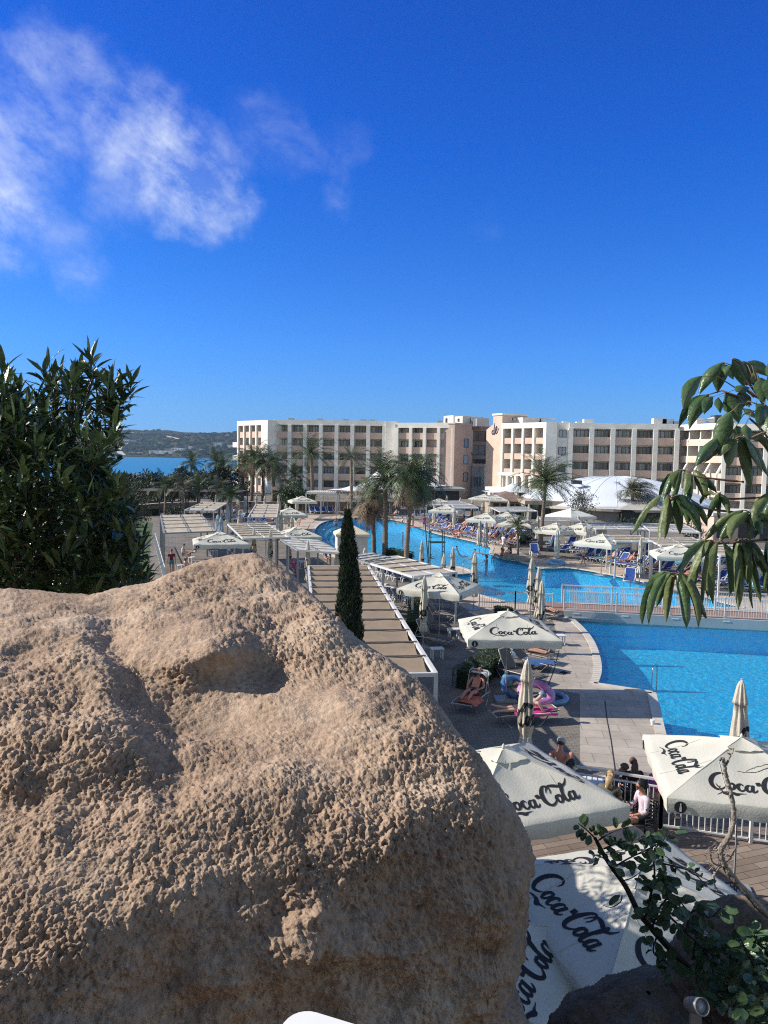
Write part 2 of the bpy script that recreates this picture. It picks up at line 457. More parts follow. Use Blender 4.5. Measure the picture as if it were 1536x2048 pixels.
def pool_floor_mat():
    m = bpy.data.materials.new('pool floor with painted ripple light'); m.use_nodes = True; nt = m.node_tree; N = nt.nodes; L = nt.links
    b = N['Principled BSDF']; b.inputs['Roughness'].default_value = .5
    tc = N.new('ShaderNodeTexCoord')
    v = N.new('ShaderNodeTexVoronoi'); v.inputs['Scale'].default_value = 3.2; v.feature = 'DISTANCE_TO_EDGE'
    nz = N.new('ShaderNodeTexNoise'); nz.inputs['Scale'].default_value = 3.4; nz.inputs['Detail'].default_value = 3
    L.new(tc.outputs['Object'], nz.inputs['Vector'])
    rp = N.new('ShaderNodeValToRGB')  # mottled blues painted in for the light that ripples throw on the floor
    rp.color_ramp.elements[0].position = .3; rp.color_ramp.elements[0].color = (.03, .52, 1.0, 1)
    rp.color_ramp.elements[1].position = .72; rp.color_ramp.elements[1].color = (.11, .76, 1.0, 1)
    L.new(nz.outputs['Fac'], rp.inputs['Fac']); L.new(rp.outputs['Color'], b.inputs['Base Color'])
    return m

def water_mat():
    m = bpy.data.materials.new('pool water'); m.use_nodes = True; nt = m.node_tree; N = nt.nodes; L = nt.links
    N.remove(N['Principled BSDF'])
    tc = N.new('ShaderNodeTexCoord')
    nz = N.new('ShaderNodeTexNoise'); nz.inputs['Scale'].default_value = 3.6; nz.inputs['Detail'].default_value = 4; nz.inputs['Distortion'].default_value = .8
    L.new(tc.outputs['Object'], nz.inputs['Vector'])
    n2 = N.new('ShaderNodeTexNoise'); n2.inputs['Scale'].default_value = .35; n2.inputs['Detail'].default_value = 2
    L.new(tc.outputs['Object'], n2.inputs['Vector'])
    ad = N.new('ShaderNodeMath'); ad.operation = 'MULTIPLY_ADD'; ad.inputs[1].default_value = 1.5
    L.new(n2.outputs['Fac'], ad.inputs[0]); L.new(nz.outputs['Fac'], ad.inputs[2])
    bp = N.new('ShaderNodeBump'); bp.inputs['Strength'].default_value = 1.0; bp.inputs['Distance'].default_value = .10
    L.new(ad.outputs[0], bp.inputs['Height'])
    gl = N.new('ShaderNodeBsdfGlossy'); gl.inputs['Roughness'].default_value = .08; L.new(bp.outputs[0], gl.inputs['Normal'])
    gl.inputs['Color'].default_value = (1, 1, 1, 1)
    tr = N.new('ShaderNodeBsdfTransparent'); tr.inputs['Color'].default_value = (.78, .985, 1, 1)
    fr = N.new('ShaderNodeFresnel'); fr.inputs['IOR'].default_value = 1.33; L.new(bp.outputs[0], fr.inputs['Normal'])
    # body colour of the water: scattered light, follows the ripples
    df = N.new('ShaderNodeBsdfDiffuse'); df.inputs['Color'].default_value = (.03, .58, 1.0, 1); L.new(bp.outputs[0], df.inputs['Normal'])
    m1 = N.new('ShaderNodeMixShader'); m1.inputs[0].default_value = .08
    L.new(tr.outputs[0], m1.inputs[1]); L.new(df.outputs[0], m1.inputs[2])
    m2 = N.new('ShaderNodeMixShader'); fm = N.new('ShaderNodeMath'); fm.operation = 'MULTIPLY'; fm.inputs[1].default_value = .6; L.new(fr.outputs[0], fm.inputs[0]); L.new(fm.outputs[0], m2.inputs[0]); L.new(m1.outputs[0], m2.inputs[1]); L.new(gl.outputs[0], m2.inputs[2])
    L.new(m2.outputs[0], N['Material Output'].inputs['Surface'])
    return m

def pools():
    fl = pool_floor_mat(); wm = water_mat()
    cop = mat('pool coping', (.55, .50, .43), .7, .15, 3)
    for name, lp, z in (('swimming_pool', loopA, -.10), ('swimming_pool_near', loopB, -.13)):
        m = MB()
        n = len(lp)
        vs = [(x, y, -.02) for x, y in lp] + [(x, y, -1.45) for x, y in lp]
        m.add(vs, [(i, (i + 1) % n, (i + 1) % n + n, i + n) for i in range(n)])
        m.prism(lp, -1.5, -1.449, bottom=False)
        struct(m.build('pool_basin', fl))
        m = MB(); m.prism(lp, z - .001, z, bottom=False)
        m.f = [f for f in m.f if len(f) == 3]; m.mi = [0] * len(m.f)
        struct(m.build('pool_water', wm))
        # coping lip
        m = MB()
        for i in range(n):
            a, b = Vector((*lp[i], .012)), Vector((*lp[(i + 1) % n], .012))
            if (b - a).length < .02: continue
            m.beam(a, b + (b - a).normalized() * .02, .30, .05)
        struct(m.build('pool_coping', cop))
    # broad steps under water at the curved left end of the far pool
    m = MB()
    c = [(x, y) for x, y in loopA]
    cx = W(760, 1070)
    for k, (f, zz) in enumerate(((.10, -.35), (.2, -.6), (.3, -.85))):
        L1 = [W(x, y) for x, y in [(660,1099),(643,1089),(632,1075),(627,1061),(640,1047),(662,1040)]]
        L1 = [tuple(q) for q in spline([(p.x, p.y) for p in L1], 5)]
        L2 = [(x + (cx.x - x) * f, y + (cx.y - y) * f) for x, y in L1]
        m.prism(L1 + L2[::-1], -1.4, zz - .002 * k, bottom=False)
    struct(m.build('pool_step', mat('pool steps', (.12, .45, .66), .6, .2, 1.5)))
    # shallow ledge at the corner of the near pool
    m = MB(); q = [tuple(W(x, y).xy) for x, y in [(1188,1366),(1215,1362),(1300,1375),(1303,1386)]]
    m.prism(q, -1.3, -.35, bottom=False); struct(m.build('pool_step', mat('pool steps', (.12, .45, .66))))

ground(); pools()

def sea_and_hills():
    m = bpy.data.materials.new('sea water'); m.use_nodes = True; nt = m.node_tree; N = nt.nodes; L = nt.links
    b = N['Principled BSDF']; b.inputs['Base Color'].default_value = (.018, .195, .36, 1); b.inputs['Roughness'].default_value = .35
    b.inputs['Specular IOR Level'].default_value = .25
    tc = N.new('ShaderNodeTexCoord'); nz = N.new('ShaderNodeTexNoise'); nz.inputs['Scale'].default_value = .12; nz.inputs['Detail'].default_value = 4
    L.new(tc.outputs['Object'], nz.inputs['Vector']); bp = N.new('ShaderNodeBump'); bp.inputs['Distance'].default_value = 1.5; bp.inputs['Strength'].default_value = .6
    L.new(nz.outputs['Fac'], bp.inputs['Height']); L.new(bp.outputs[0], b.inputs['Normal'])
    s = MB(); s.add([(-9000, 240, -4), (9000, 240, -4), (9000, 11000, -4), (-9000, 11000, -4)], [(0, 1, 2, 3)])
    struct(s.build('sea', m))
    # headland across the bay
    nx, ny = 260, 70
    X = np.linspace(-1900, 2600, nx); Y = np.linspace(0, 1, ny)
    XX, TT = np.meshgrid(X, Y)
    shore = 1990 + 60 * np.sin(XX / 260.0) - 0.05 * XX
    YY = shore + TT * 2200
    P = np.stack([XX.ravel() / 420, YY.ravel() / 420, np.zeros(XX.size)], 1)
    nn = fbm(P, 5).reshape(XX.shape)
    top = 112 + 12 * np.sin(XX / 330 + 1.0) - np.clip((XX + 500) / 900, 0, 1) * 10
    prof = np.where(TT < .06, TT / .06 * .06, .06 + .94 * np.clip((TT - .06) / .5, 0, 1) ** .85)
    ZZ = -5 + top * prof + nn * 22 * np.clip(TT * 3, 0, 1)
    V = np.stack([XX.ravel(), YY.ravel(), ZZ.ravel()], 1)
    idx = np.arange(nx * ny).reshape(ny, nx)
    F = np.stack([idx[:-1, :-1].ravel(), idx[:-1, 1:].ravel(), idx[1:, 1:].ravel(), idx[1:, :-1].ravel()], 1)
    hm = bpy.data.materials.new('scrub hillside'); hm.use_nodes = True; nt = hm.node_tree; N = nt.nodes; L = nt.links
    b = N['Principled BSDF']; b.inputs['Roughness'].default_value = 1; b.inputs['Specular IOR Level'].default_value = 0
    tc = N.new('ShaderNodeTexCoord')
    n1 = N.new('ShaderNodeTexNoise'); n1.inputs['Scale'].default_value = .012; n1.inputs['Detail'].default_value = 10; n1.inputs['Roughness'].default_value = .7
    L.new(tc.outputs['Object'], n1.inputs['Vector'])
    rp = N.new('ShaderNodeValToRGB'); e = rp.color_ramp.elements
    e[0].position = .40; e[0].color = (.022, .035, .018, 1); e[1].position = .66; e[1].color = (.15, .12, .075, 1)
    k = e.new(.52); k.color = (.06, .062, .032, 1)
    L.new(n1.outputs['Fac'], rp.inputs['Fac']); L.new(rp.outputs['Color'], b.inputs['Base Color'])
    struct(np_mesh('hills', V, F, hm))
    def zat(x, y):
        j = int(np.argmin(abs(X - x))); t = (y - shore[0, j]) / 2200
        i = int(np.clip(round(t * (ny - 1)), 0, ny - 1)); return float(ZZ[i, j])
    # dark garrigue and tree clumps over the slope: one far-off mass
    r = np.random.RandomState(5)
    m = MB(); ico_v, ico_f = [], []
    for i in range(2600):
        px = r.uniform(200, 560); t = r.uniform(.04, .62) ** 1.0
        x = (px - 768) / FPX * 2200 + r.normal() * 20
        j = int(np.argmin(abs(X - x))); y = shore[0, j] + t * 2200
        x *= y / 2200
        z = zat(x, y); s = r.uniform(1.6, 5.5) ** 1.1 * (1.2 if t > .5 else 1)
        o = len(m.v); k = 7
        vs = []
        for (rr, h) in ((1.0, -.3), (1.05, .35), (.6, .85)):
            for q in range(k):
                a = 2 * PI * q / k + rr
                w_ = r.uniform(.75, 1.25); vs.append((x + rr * s * w_ * math.cos(a) * 1.3, y + rr * s * w_ * math.sin(a), z + h * s * r.uniform(.8, 1.2)))
        fs = [(i2 * k + q, i2 * k + (q + 1) % k, (i2 + 1) * k + (q + 1) % k, (i2 + 1) * k + q) for i2 in range(2) for q in range(k)] + [tuple(2 * k + q for q in range(k))]
        m.add(vs, fs)
    tag(m.build('hillside_scrub', mat('dark scrub', (.028, .042, .018), 1, .5, .02, spec=0)), 'dark scrub and low trees covering the hill across the bay', 'scrub', kind='stuff')
    # pale road winding up from the shore and low beach buildings
    def on_hill(px, py):
        rr = ray(px, py)
        for dd in np.arange(1900, 4300, 6):
            p = EYE + rr * (dd / rr.y)
            if p.z < zat(p.x, p.y): return p
        p = EYE + rr * (2600 / rr.y); p.z = zat(p.x, p.y); return p
    road = MB()
    p = [on_hill(x, y) for x, y in [(246,912),(236,902),(240,894),(252,888),(270,886)]]
    for a, b2 in zip(p, p[1:]): road.beam(a + Vector((0, 0, 2)), b2 + Vector((0, 0, 2)), 16, 1.0)
    struct(road.build('road', mat('far road', (.45, .42, .38), .9)))
    cream = mat('far render', (.62, .57, .50), .9, .2, .05); white = mat('white render', (.72, .70, .66), .85, .1, .3)
    red = mat('far roof', (.30, .17, .12), .9); dk = mat('far window', (.05, .06, .08), .4)
    specs = [(272,909,30,7,'long low pale beach building at the water left of the bay'), (322,907,50,8,'long white beach restaurant on the far shore'), (356,903,26,10,'white stepped villa beside the far beach restaurant'),
             (436,893,20,12,'cream villa cluster low on the hillside right'), (461,895,14,8,'small cream house nearest the hotel on the far slope'), (252,858,26,9,'pale block high on the hill at the left'),
             (268,885,12,7,'small white house beside the winding road'), (381,897,8,6,'tiny white hut in the middle of the far slope'), (402,902,7,6,'tiny white kiosk right of the far beach restaurant')]
    for (px, py, w_, h_, lab) in specs:
        q = on_hill(px, py); t = thing('coastal_house', lab, 'house', (q.x, q.y, q.z - 1), 0.1 * rnd.uniform(-1, 1), 'houses across the bay')
        b1 = MB(); b1.box((0, 0, h_ / 2), (w_ * 1.3, 10, h_)); b1.box((w_ * .2, -2, h_ * .3), (w_ * .8, 12, h_ * .6)); b1.build('wall', cream if rnd.random() < .4 else white, t)
        b2 = MB(); b2.box((0, 0, h_ + .5), (w_ * 1.34, 11, 1)); b2.build('roof', white if rnd.random() < .6 else red, t)
        for kx in range(4): b3 = MB(); b3.box((w_ * (-.48 + .32 * kx), -5.2, h_ * .62), (w_ * .16, .4, h_ * .3)); b3.build('window', dk, t)
    # terraces: pale dry stone walls
    m = MB()
    for pts in ([(245,863),(262,865),(275,867)], [(330,872),(348,876),(362,879)], [(210,880),(225,881)], [(355,897),(380,899)]):
        q = [on_hill(x, y) for x, y in pts]
        for a, b2 in zip(q, q[1:]): m.beam(a + Vector((0, 0, 1)), b2 + Vector((0, 0, 1)), 6, 3)
    tag(m.build('terrace_wall', mat('dry stone', (.38, .33, .26), 1)), 'pale dry stone terrace walls across the far hill', 'wall')
sea_and_hills()
# ---------------------------------------------------------------- foreground rock, hillside, plants
def rock_mat(name, c1, c2, c3):
    m = bpy.data.materials.new(name); m.use_nodes = True; nt = m.node_tree; N = nt.nodes; L = nt.links
    b = N['Principled BSDF']; b.inputs['Roughness'].default_value = .95; b.inputs['Specular IOR Level'].default_value = .12
    tc = N.new('ShaderNodeTexCoord')
    n1 = N.new('ShaderNodeTexNoise'); n1.inputs['Scale'].default_value = 2.2; n1.inputs['Detail'].default_value = 12; n1.inputs['Roughness'].default_value = .68
    L.new(tc.outputs['Object'], n1.inputs['Vector'])
    rp = N.new('ShaderNodeValToRGB'); e = rp.color_ramp.elements
    e[0].position = .3; e[0].color = (*c1, 1); e[1].position = .7; e[1].color = (*c3, 1); k = e.new(.5); k.color = (*c2, 1)
    L.new(n1.outputs['Fac'], rp.inputs['Fac'])
    n2 = N.new('ShaderNodeTexNoise'); n2.inputs['Scale'].default_value = 60; n2.inputs['Detail'].default_value = 6
    L.new(tc.outputs['Object'], n2.inputs['Vector'])
    mr = N.new('ShaderNodeMapRange'); mr.inputs['From Min'].default_value = .3; mr.inputs['From Max'].default_value = .7; mr.inputs['To Min'].default_value = .72; mr.inputs['To Max'].default_value = 1.2
    L.new(n2.outputs['Fac'], mr.inputs['Value'])
    mx = N.new('ShaderNodeMix'); mx.data_type = 'RGBA'; mx.blend_type = 'MULTIPLY'; mx.inputs[0].default_value = 1
    L.new(rp.outputs['Color'], mx.inputs[6]); L.new(mr.outputs[0], mx.inputs[7]); L.new(mx.outputs[2], b.inputs['Base Color'])
    n3 = N.new('ShaderNodeTexNoise'); n3.inputs['Scale'].default_value = 140; n3.inputs['Detail'].default_value = 6
    L.new(tc.outputs['Object'], n3.inputs['Vector'])
    bp = N.new('ShaderNodeBump'); bp.inputs['Strength'].default_value = .7; bp.inputs['Distance'].default_value = .006
    L.new(n3.outputs['Fac'], bp.inputs['Height']); L.new(bp.outputs[0], b.inputs['Normal'])
    return m

def worley(P, seed=0):
    """distance to the nearest of one random point per unit cell"""
    P = np.asarray(P, float); I = np.floor(P).astype(int); best = np.full(len(P), 9.0)
    rr = np.random.RandomState(100 + seed).rand(256, 3)
    for dx in (-1, 0, 1):
        for dy in (-1, 0, 1):
            for dz in (-1, 0, 1):
                c = I + np.array([dx, dy, dz])
                h = _perm[_perm[_perm[c[:, 0] & 255] + (c[:, 1] & 255)] + (c[:, 2] & 255)]
                q = c + rr[h] - P
                best = np.minimum(best, (q * q).sum(1))
    return np.sqrt(best)

def crust(P, rough=1.0):
    """height of a pitted, crumbly limestone crust (metres)"""
    w = np.stack([gnoise(P * 40 + 5), gnoise(P * 40 + 50), gnoise(P * 40 + 90)], 1) * .008
    Q = P + w
    a = fbm(P * 3.2, 3) * .022 + fbm(P * 12, 2) * .007
    big = fbm(Q * 48, 4, .66) * .0046
    k = worley(Q * 74, 1); grain = np.clip(1 - k * 1.15, 0, 1) ** .6
    k2 = worley(Q * 135, 2); fine = np.clip(1 - k2 * 1.1, 0, 1) ** .7
    patch = np.clip(.8 + 1.1 * gnoise(P * 7 + 77), .3, 1.4)
    pits = -np.clip(gnoise(Q * 85 + 31) - .2, 0, 1) * .007 - np.clip(gnoise(Q * 40 + 3) - .36, 0, 1) * .016
    return a + rough * (big + patch * (grain * .0062 + fine * .0048) + pits * (.5 + .6 * patch))

def big_rock():
    nS, nT = 940, 760
    Bp = [(-420,1176),(-200,1182),(-60,1177),(0,1178),(60,1180),(120,1186),(180,1191),(235,1181),(300,1166),(360,1137),(400,1122),(430,1116),(470,1109),(510,1108),(540,1120),(570,1140),(610,1172),(645,1205),(690,1258),(740,1298),(800,1336),(845,1368),(875,1405),(905,1448),(935,1490),(965,1525),(1000,1585),(1030,1630),(1050,1675),(1064,1735),(1062,1790),(1056,1850),(1058,1890),(1040,1935),(1032,1975),(1052,2030),(1060,2070),(1062,2200),(1060,2400)]
    B = np.array(Bp, float); sl = np.concatenate([[0], np.cumsum(np.linalg.norm(np.diff(B, axis=0), axis=1))])
    s = np.linspace(0, sl[-1], nS)
    Bx = np.interp(s, sl, B[:, 0]); By = np.interp(s, sl, B[:, 1])
    k = s / sl[-1]
    Ax = -420 + 1350 * k; Ay = 2440 + 0 * k
    t = np.linspace(0, 1, nT)[:, None] ** 1.0
    PX = Bx[None] * (1 - t) + Ax[None] * t; PY = By[None] * (1 - t) + Ay[None] * t
    # rays
    f, r, u = np.array(_F), np.array(CR), np.array(CU)
    R = f[None, None] + r[None, None] * ((PX - 768) / FPX)[..., None] - u[None, None] * ((PY - 1024) / FPX)[..., None]
    R = R / R[..., 1:2]
    kk = -R[..., 2]
    def g(cx, cy, rx, ry, a, p=2.0):
        q = ((PX - cx) / rx) ** 2 + ((PY - cy) / ry) ** 2
        return a * np.exp(-q ** (p / 2))
    # knob, hollow, ridges of the top surface (height in metres)
    h = (g(378,1296,125,64,.105,2.6) + g(452,1278,62,46,.055,3) + g(410,1450,150,50,-.03,2) + .105 / (1 + np.exp((PX - np.interp(PY, [1150, 1260, 1340, 1400, 1480, 1560], [150, 195, 225, 255, 300, 320])) / 15)) * np.clip((PY - 1195) / 70, 0, 1) * np.clip((1600 - PY) / 130, 0, 1)
         + g(500,1130,150,45,.05) + g(440,1190,120,30,.02) + g(590,1400,150,50,.02) + g(720,1395,70,40,.035,3) + g(560,1345,60,30,-.03) + g(380,1620,260,70,.03)
         + g(40,1560,160,80,.03) + g(800,1480,120,70,.035) + g(40,1200,140,22,.03) + g(640,1280,90,45,.03) + g(530,1385,60,18,-.02))
    d1 = (1.37 - h) / (kk + .20)
    sx = np.clip(PX / 1000, -.3, 1.05)
    _xs = np.linspace(-.3, 1.05, 60)
    def sm_tab(xp, fp):
        y = np.interp(np.clip(_xs[:, None] + np.linspace(-.16, .16, 21)[None], -.3, 1.05), xp, fp).mean(1)
        return np.interp(sx, _xs, y)
    slope = sm_tab([-.3, 0, .25, .45, .7, 1.05], [3.0, 3.2, 4.5, 7, 9, 9.0])
    dbrow = sm_tab([-.3, 0, .25, .45, .7, 1.05], [1.46, 1.55, 1.72, 1.80, 1.90, 2.16])
    zf = 7.03 + .2 * (dbrow - 2)
    hf = (g(700,1850,200,90,.05) + g(900,1700,120,80,.08,3) + g(450,1900,240,120,.07) + g(980,1900,70,90,.10) + g(700,1980,220,50,-.05) + g(250,1980,160,60,-.04)) 
    d2 = (8 - zf + dbrow * slope - hf * np.minimum(slope, 3) * .5) / (kk + slope)
    sm = .10
    mxd = np.maximum(d1, d2); d = mxd + sm * np.log(np.exp((d1 - mxd) / sm) + np.exp((d2 - mxd) / sm)) - sm * .35
    # the right limb turns away
    dist = t * np.hypot(Ax - Bx, Ay - By)[None]
    wr = np.clip((By[None] - 1500) / 220, 0, 1)
    q = np.clip(1 - dist / 100, 0, 1)
    d = d + wr * .42 * (1 - np.sqrt(np.clip(1 - q ** 2, 0, 1)))
    q = np.clip(1 - dist / 34, 0, 1); d = d + (1 - wr) * .16 * (1 - np.sqrt(np.clip(1 - q ** 2, 0, 1)))
    P = np.array(EYE)[None, None] + R * d[..., None]
    # normals, then crust
    du = np.gradient(P, axis=1); dv = np.gradient(P, axis=0)
    Nn = np.cross(du, dv); Nn /= np.linalg.norm(Nn, axis=2, keepdims=True) + 1e-12
    flip = np.sign((Nn * -R).sum(2)); Nn *= flip[..., None]
    Pf = P.reshape(-1, 3)
    low = fbm(Pf * 1.7 + 3, 3)
    smooth_patch = (g(400,1440,190,60,.55) + g(420,1310,90,40,.35) + g(700,1400,90,50,.4)).ravel()
    shade = np.clip((PY.ravel() - np.interp(PX.ravel(), [0, 270, 400, 700, 900, 1060], [2000, 1830, 1780, 1690, 1640, 1650])) / 120, 0, 1)
    amp = np.clip(1.05 + .8 * low - smooth_patch, .25, 1.7) * (1 - .35 * shade)
    hgt = crust(Pf, 1.0) * amp + fbm(Pf * 5.5 + 9, 4) * .012
    hgt += shade * (fbm(Pf * np.array([3.2, 3.2, 4.5]) + 70, 5, .55) * .05 - np.abs(gnoise(Pf * np.array([5, 5, 9.0]) + 20)) * .035)
    fade = np.clip(dist / 12, 0, 1).ravel()
    P = (Pf + Nn.reshape(-1, 3) * (hgt * (.35 + .65 * fade))[:, None]).reshape(nT, nS, 3)
    # the hidden back: fall away from the silhouette
    back = []
    e = P[0]; away = R[0].copy(); away[:, 2] = 0; away /= np.linalg.norm(away, axis=1)[:, None]
    side = np.clip((Bx - 560) / 420, 0, 1)[:, None]
    for j in range(14, 0, -1):
        b = e + away * (.05 * j + .02 * j * j * .3) + np.array([-.012 * j * j * .5, 0, 0]) * side
        b[:, 2] -= ((.010 * j ** 2.0) + .004 * j) * (1 - .6 * side[:, 0])
        b = b + (fbm(b * 4, 3)[:, None]) * np.array([0, .02, .02]) * (1 - side) * min(j, 3) * .5
        back.append(b)
    back = np.array(back)
    base = back[0].copy(); base[:, 2] = np.minimum(base[:, 2] - 1.6, 4.8)
    Pall = np.concatenate([base[None], back, P], 0)
    nr = Pall.shape[0]
    idx = np.arange(nr * nS).reshape(nr, nS)
    F = np.stack([idx[:-1, :-1].ravel(), idx[1:, :-1].ravel(), idx[1:, 1:].ravel(), idx[:-1, 1:].ravel()], 1)
    m = rock_mat('tan limestone', (.262, .182, .128), (.40, .29, .212), (.495, .388, .295))
    o = np_mesh('rock', Pall.reshape(-1, 3), F, m, smooth=True)
    tag(o, 'huge tan pitted limestone rock filling the lower left foreground', 'rock')

def small_rock(px, py, d, rx, ry, rz, seed, label, m):
    c = D(px, py, d)
    nu, nv = 260, 130
    U = np.linspace(0, 2 * PI, nu, endpoint=False); Vv = np.linspace(-PI / 2 + .02, PI / 2 - .02, nv)
    UU, VV = np.meshgrid(U, Vv)
    n = np.stack([np.cos(VV) * np.cos(UU), np.cos(VV) * np.sin(UU), np.sin(VV)], 2).reshape(-1, 3)
    P = n * np.array([rx, ry, rz])
    Q = P + seed * 3.7
    h = fbm(Q * 2.2, 4) * .07 + crust(Q, .8)
    P = P + n * h[:, None] + np.array(c)
    idx = np.arange(nu * nv).reshape(nv, nu); nx = np.roll(idx, -1, axis=1)
    F = np.stack([idx[:-1].ravel(), nx[:-1].ravel(), nx[1:].ravel(), idx[1:].ravel()], 1)
    tag(np_mesh('rock', P, F, m), label, 'rock')

def hillside():
    e = mat('hillside earth', (.15, .115, .075), .95, .4, 2, .6, 30)
    nx, ny = 150, 110
    X = np.linspace(-34, 3.2, nx); Y = np.linspace(-12, 17, ny)
    XX, YY = np.meshgrid(X, Y)
    def ss(a, b, v):
        q = np.clip((v - a) / (b - a), 0, 1); return q * q * (3 - 2 * q)
    edge_y = np.interp(XX, [-34, -6, -2.6, -1.2, -.1, 3.2], [15, 12, 10.6, 6.2, 2.2, 1.5])
    H = 6.15 * (1 - ss(0, 1.5, YY - edge_y)) * (1 - ss(2.0, 3.0, XX))
    H = H + (fbm(np.stack([XX.ravel() * .8, YY.ravel() * .8, 0 * XX.ravel()], 1), 4).reshape(H.shape)) * .22 * np.clip(H, 0, 1) - .25
    H = np.where(YY < 1.3, np.minimum(H, 6.38), H)
    flat = (YY < 1.25)
    H = np.where(flat, np.where(H > 3, 6.30, H), H)
    V = np.stack([XX.ravel(), YY.ravel(), H.ravel()], 1); idx = np.arange(nx * ny).reshape(ny, nx)
    F = np.stack([idx[:-1, :-1].ravel(), idx[:-1, 1:].ravel(), idx[1:, 1:].ravel(), idx[1:, :-1].ravel()], 1)
    struct(np_mesh('hillside_terrain', V, F, e))
    m = MB(); m.prism([(-6, -5), (2.2, -5), (2.2, 1.0), (-6, 1.0)], 6.25, 6.4); struct(m.build('lookout_floor', stone))

def leaves(base, dirs, length, width, droop, prof, nl=6, fold=.25, ups=None, curl=0.0, seed=0):
    """many curved leaf blades at once -> V, F"""
    r = np.random.RandomState(seed)
    base = np.asarray(base, float); d = np.asarray(dirs, float); n = len(base)
    d = d / np.linalg.norm(d, axis=1)[:, None]
    length = np.broadcast_to(length, n).astype(float); width = np.broadcast_to(width, n).astype(float); droop = np.broadcast_to(droop, n).astype(float)
    if ups is None: ups = np.tile([0, 0, 1.0], (n, 1)) + r.normal(size=(n, 3)) * .35
    p = base.copy(); rows = []
    for k in range(nl + 1):
        s = np.cross(d, ups); s /= np.linalg.norm(s, axis=1)[:, None] + 1e-9
        nn = np.cross(s, d)
        w = (width * prof(k / nl) * .5)[:, None]
        wob = (1 + .15 * np.sin(k * 1.7 + np.arange(n)))[:, None]
        rows.append(np.stack([p - s * w * wob + nn * w * fold, p, p + s * w + nn * w * fold * wob], 1))
        p = p + d * (length / nl)[:, None]
        d = d + np.array([0, 0, -1.0])[None] * (droop / nl)[:, None]
        d = d / np.linalg.norm(d, axis=1)[:, None]
        if curl: d = d + nn * curl / nl; d /= np.linalg.norm(d, axis=1)[:, None]
    V = np.stack(rows, 1).reshape(-1, 3)          # n, nl+1, 3
    o = (np.arange(n) * (nl + 1) * 3)[:, None]
    fs = []
    for k in range(nl):
        for c in (0, 1):
            a = k * 3 + c
            fs.append(np.concatenate([o + a, o + a + 1, o + a + 4, o + a + 3], 1))
    return V, np.concatenate(fs, 0)
lance = lambda t: np.interp(t, [0, .08, .3, .55, .8, 1], [.12, .3, .85, 1, .6, .02])
ovate = lambda t: np.interp(t, [0, .1, .35, .6, .85, 1], [.15, .5, .95, 1, .72, .04])
strap = lambda t: np.interp(t, [0, .12, .3, .6, .88, 1], [.12, .55, .95, 1, .62, .03])

def in_poly(x, y, poly):
    c = False; j = len(poly) - 1
    for i in range(len(poly)):
        xi, yi = poly[i]; xj, yj = poly[j]
        if (yi > y) != (yj > y) and x < (xj - xi) * (y - yi) / (yj - yi) + xi: c = not c
        j = i
    return c

def leaf_mat(name, c1, c2, rough=.38, transl=.22, scale=14, spec=.5):
    return mat(name, c1, rough, .01, scale, .25, 60, col2=c2, transl=transl, spec=spec, detail=3)

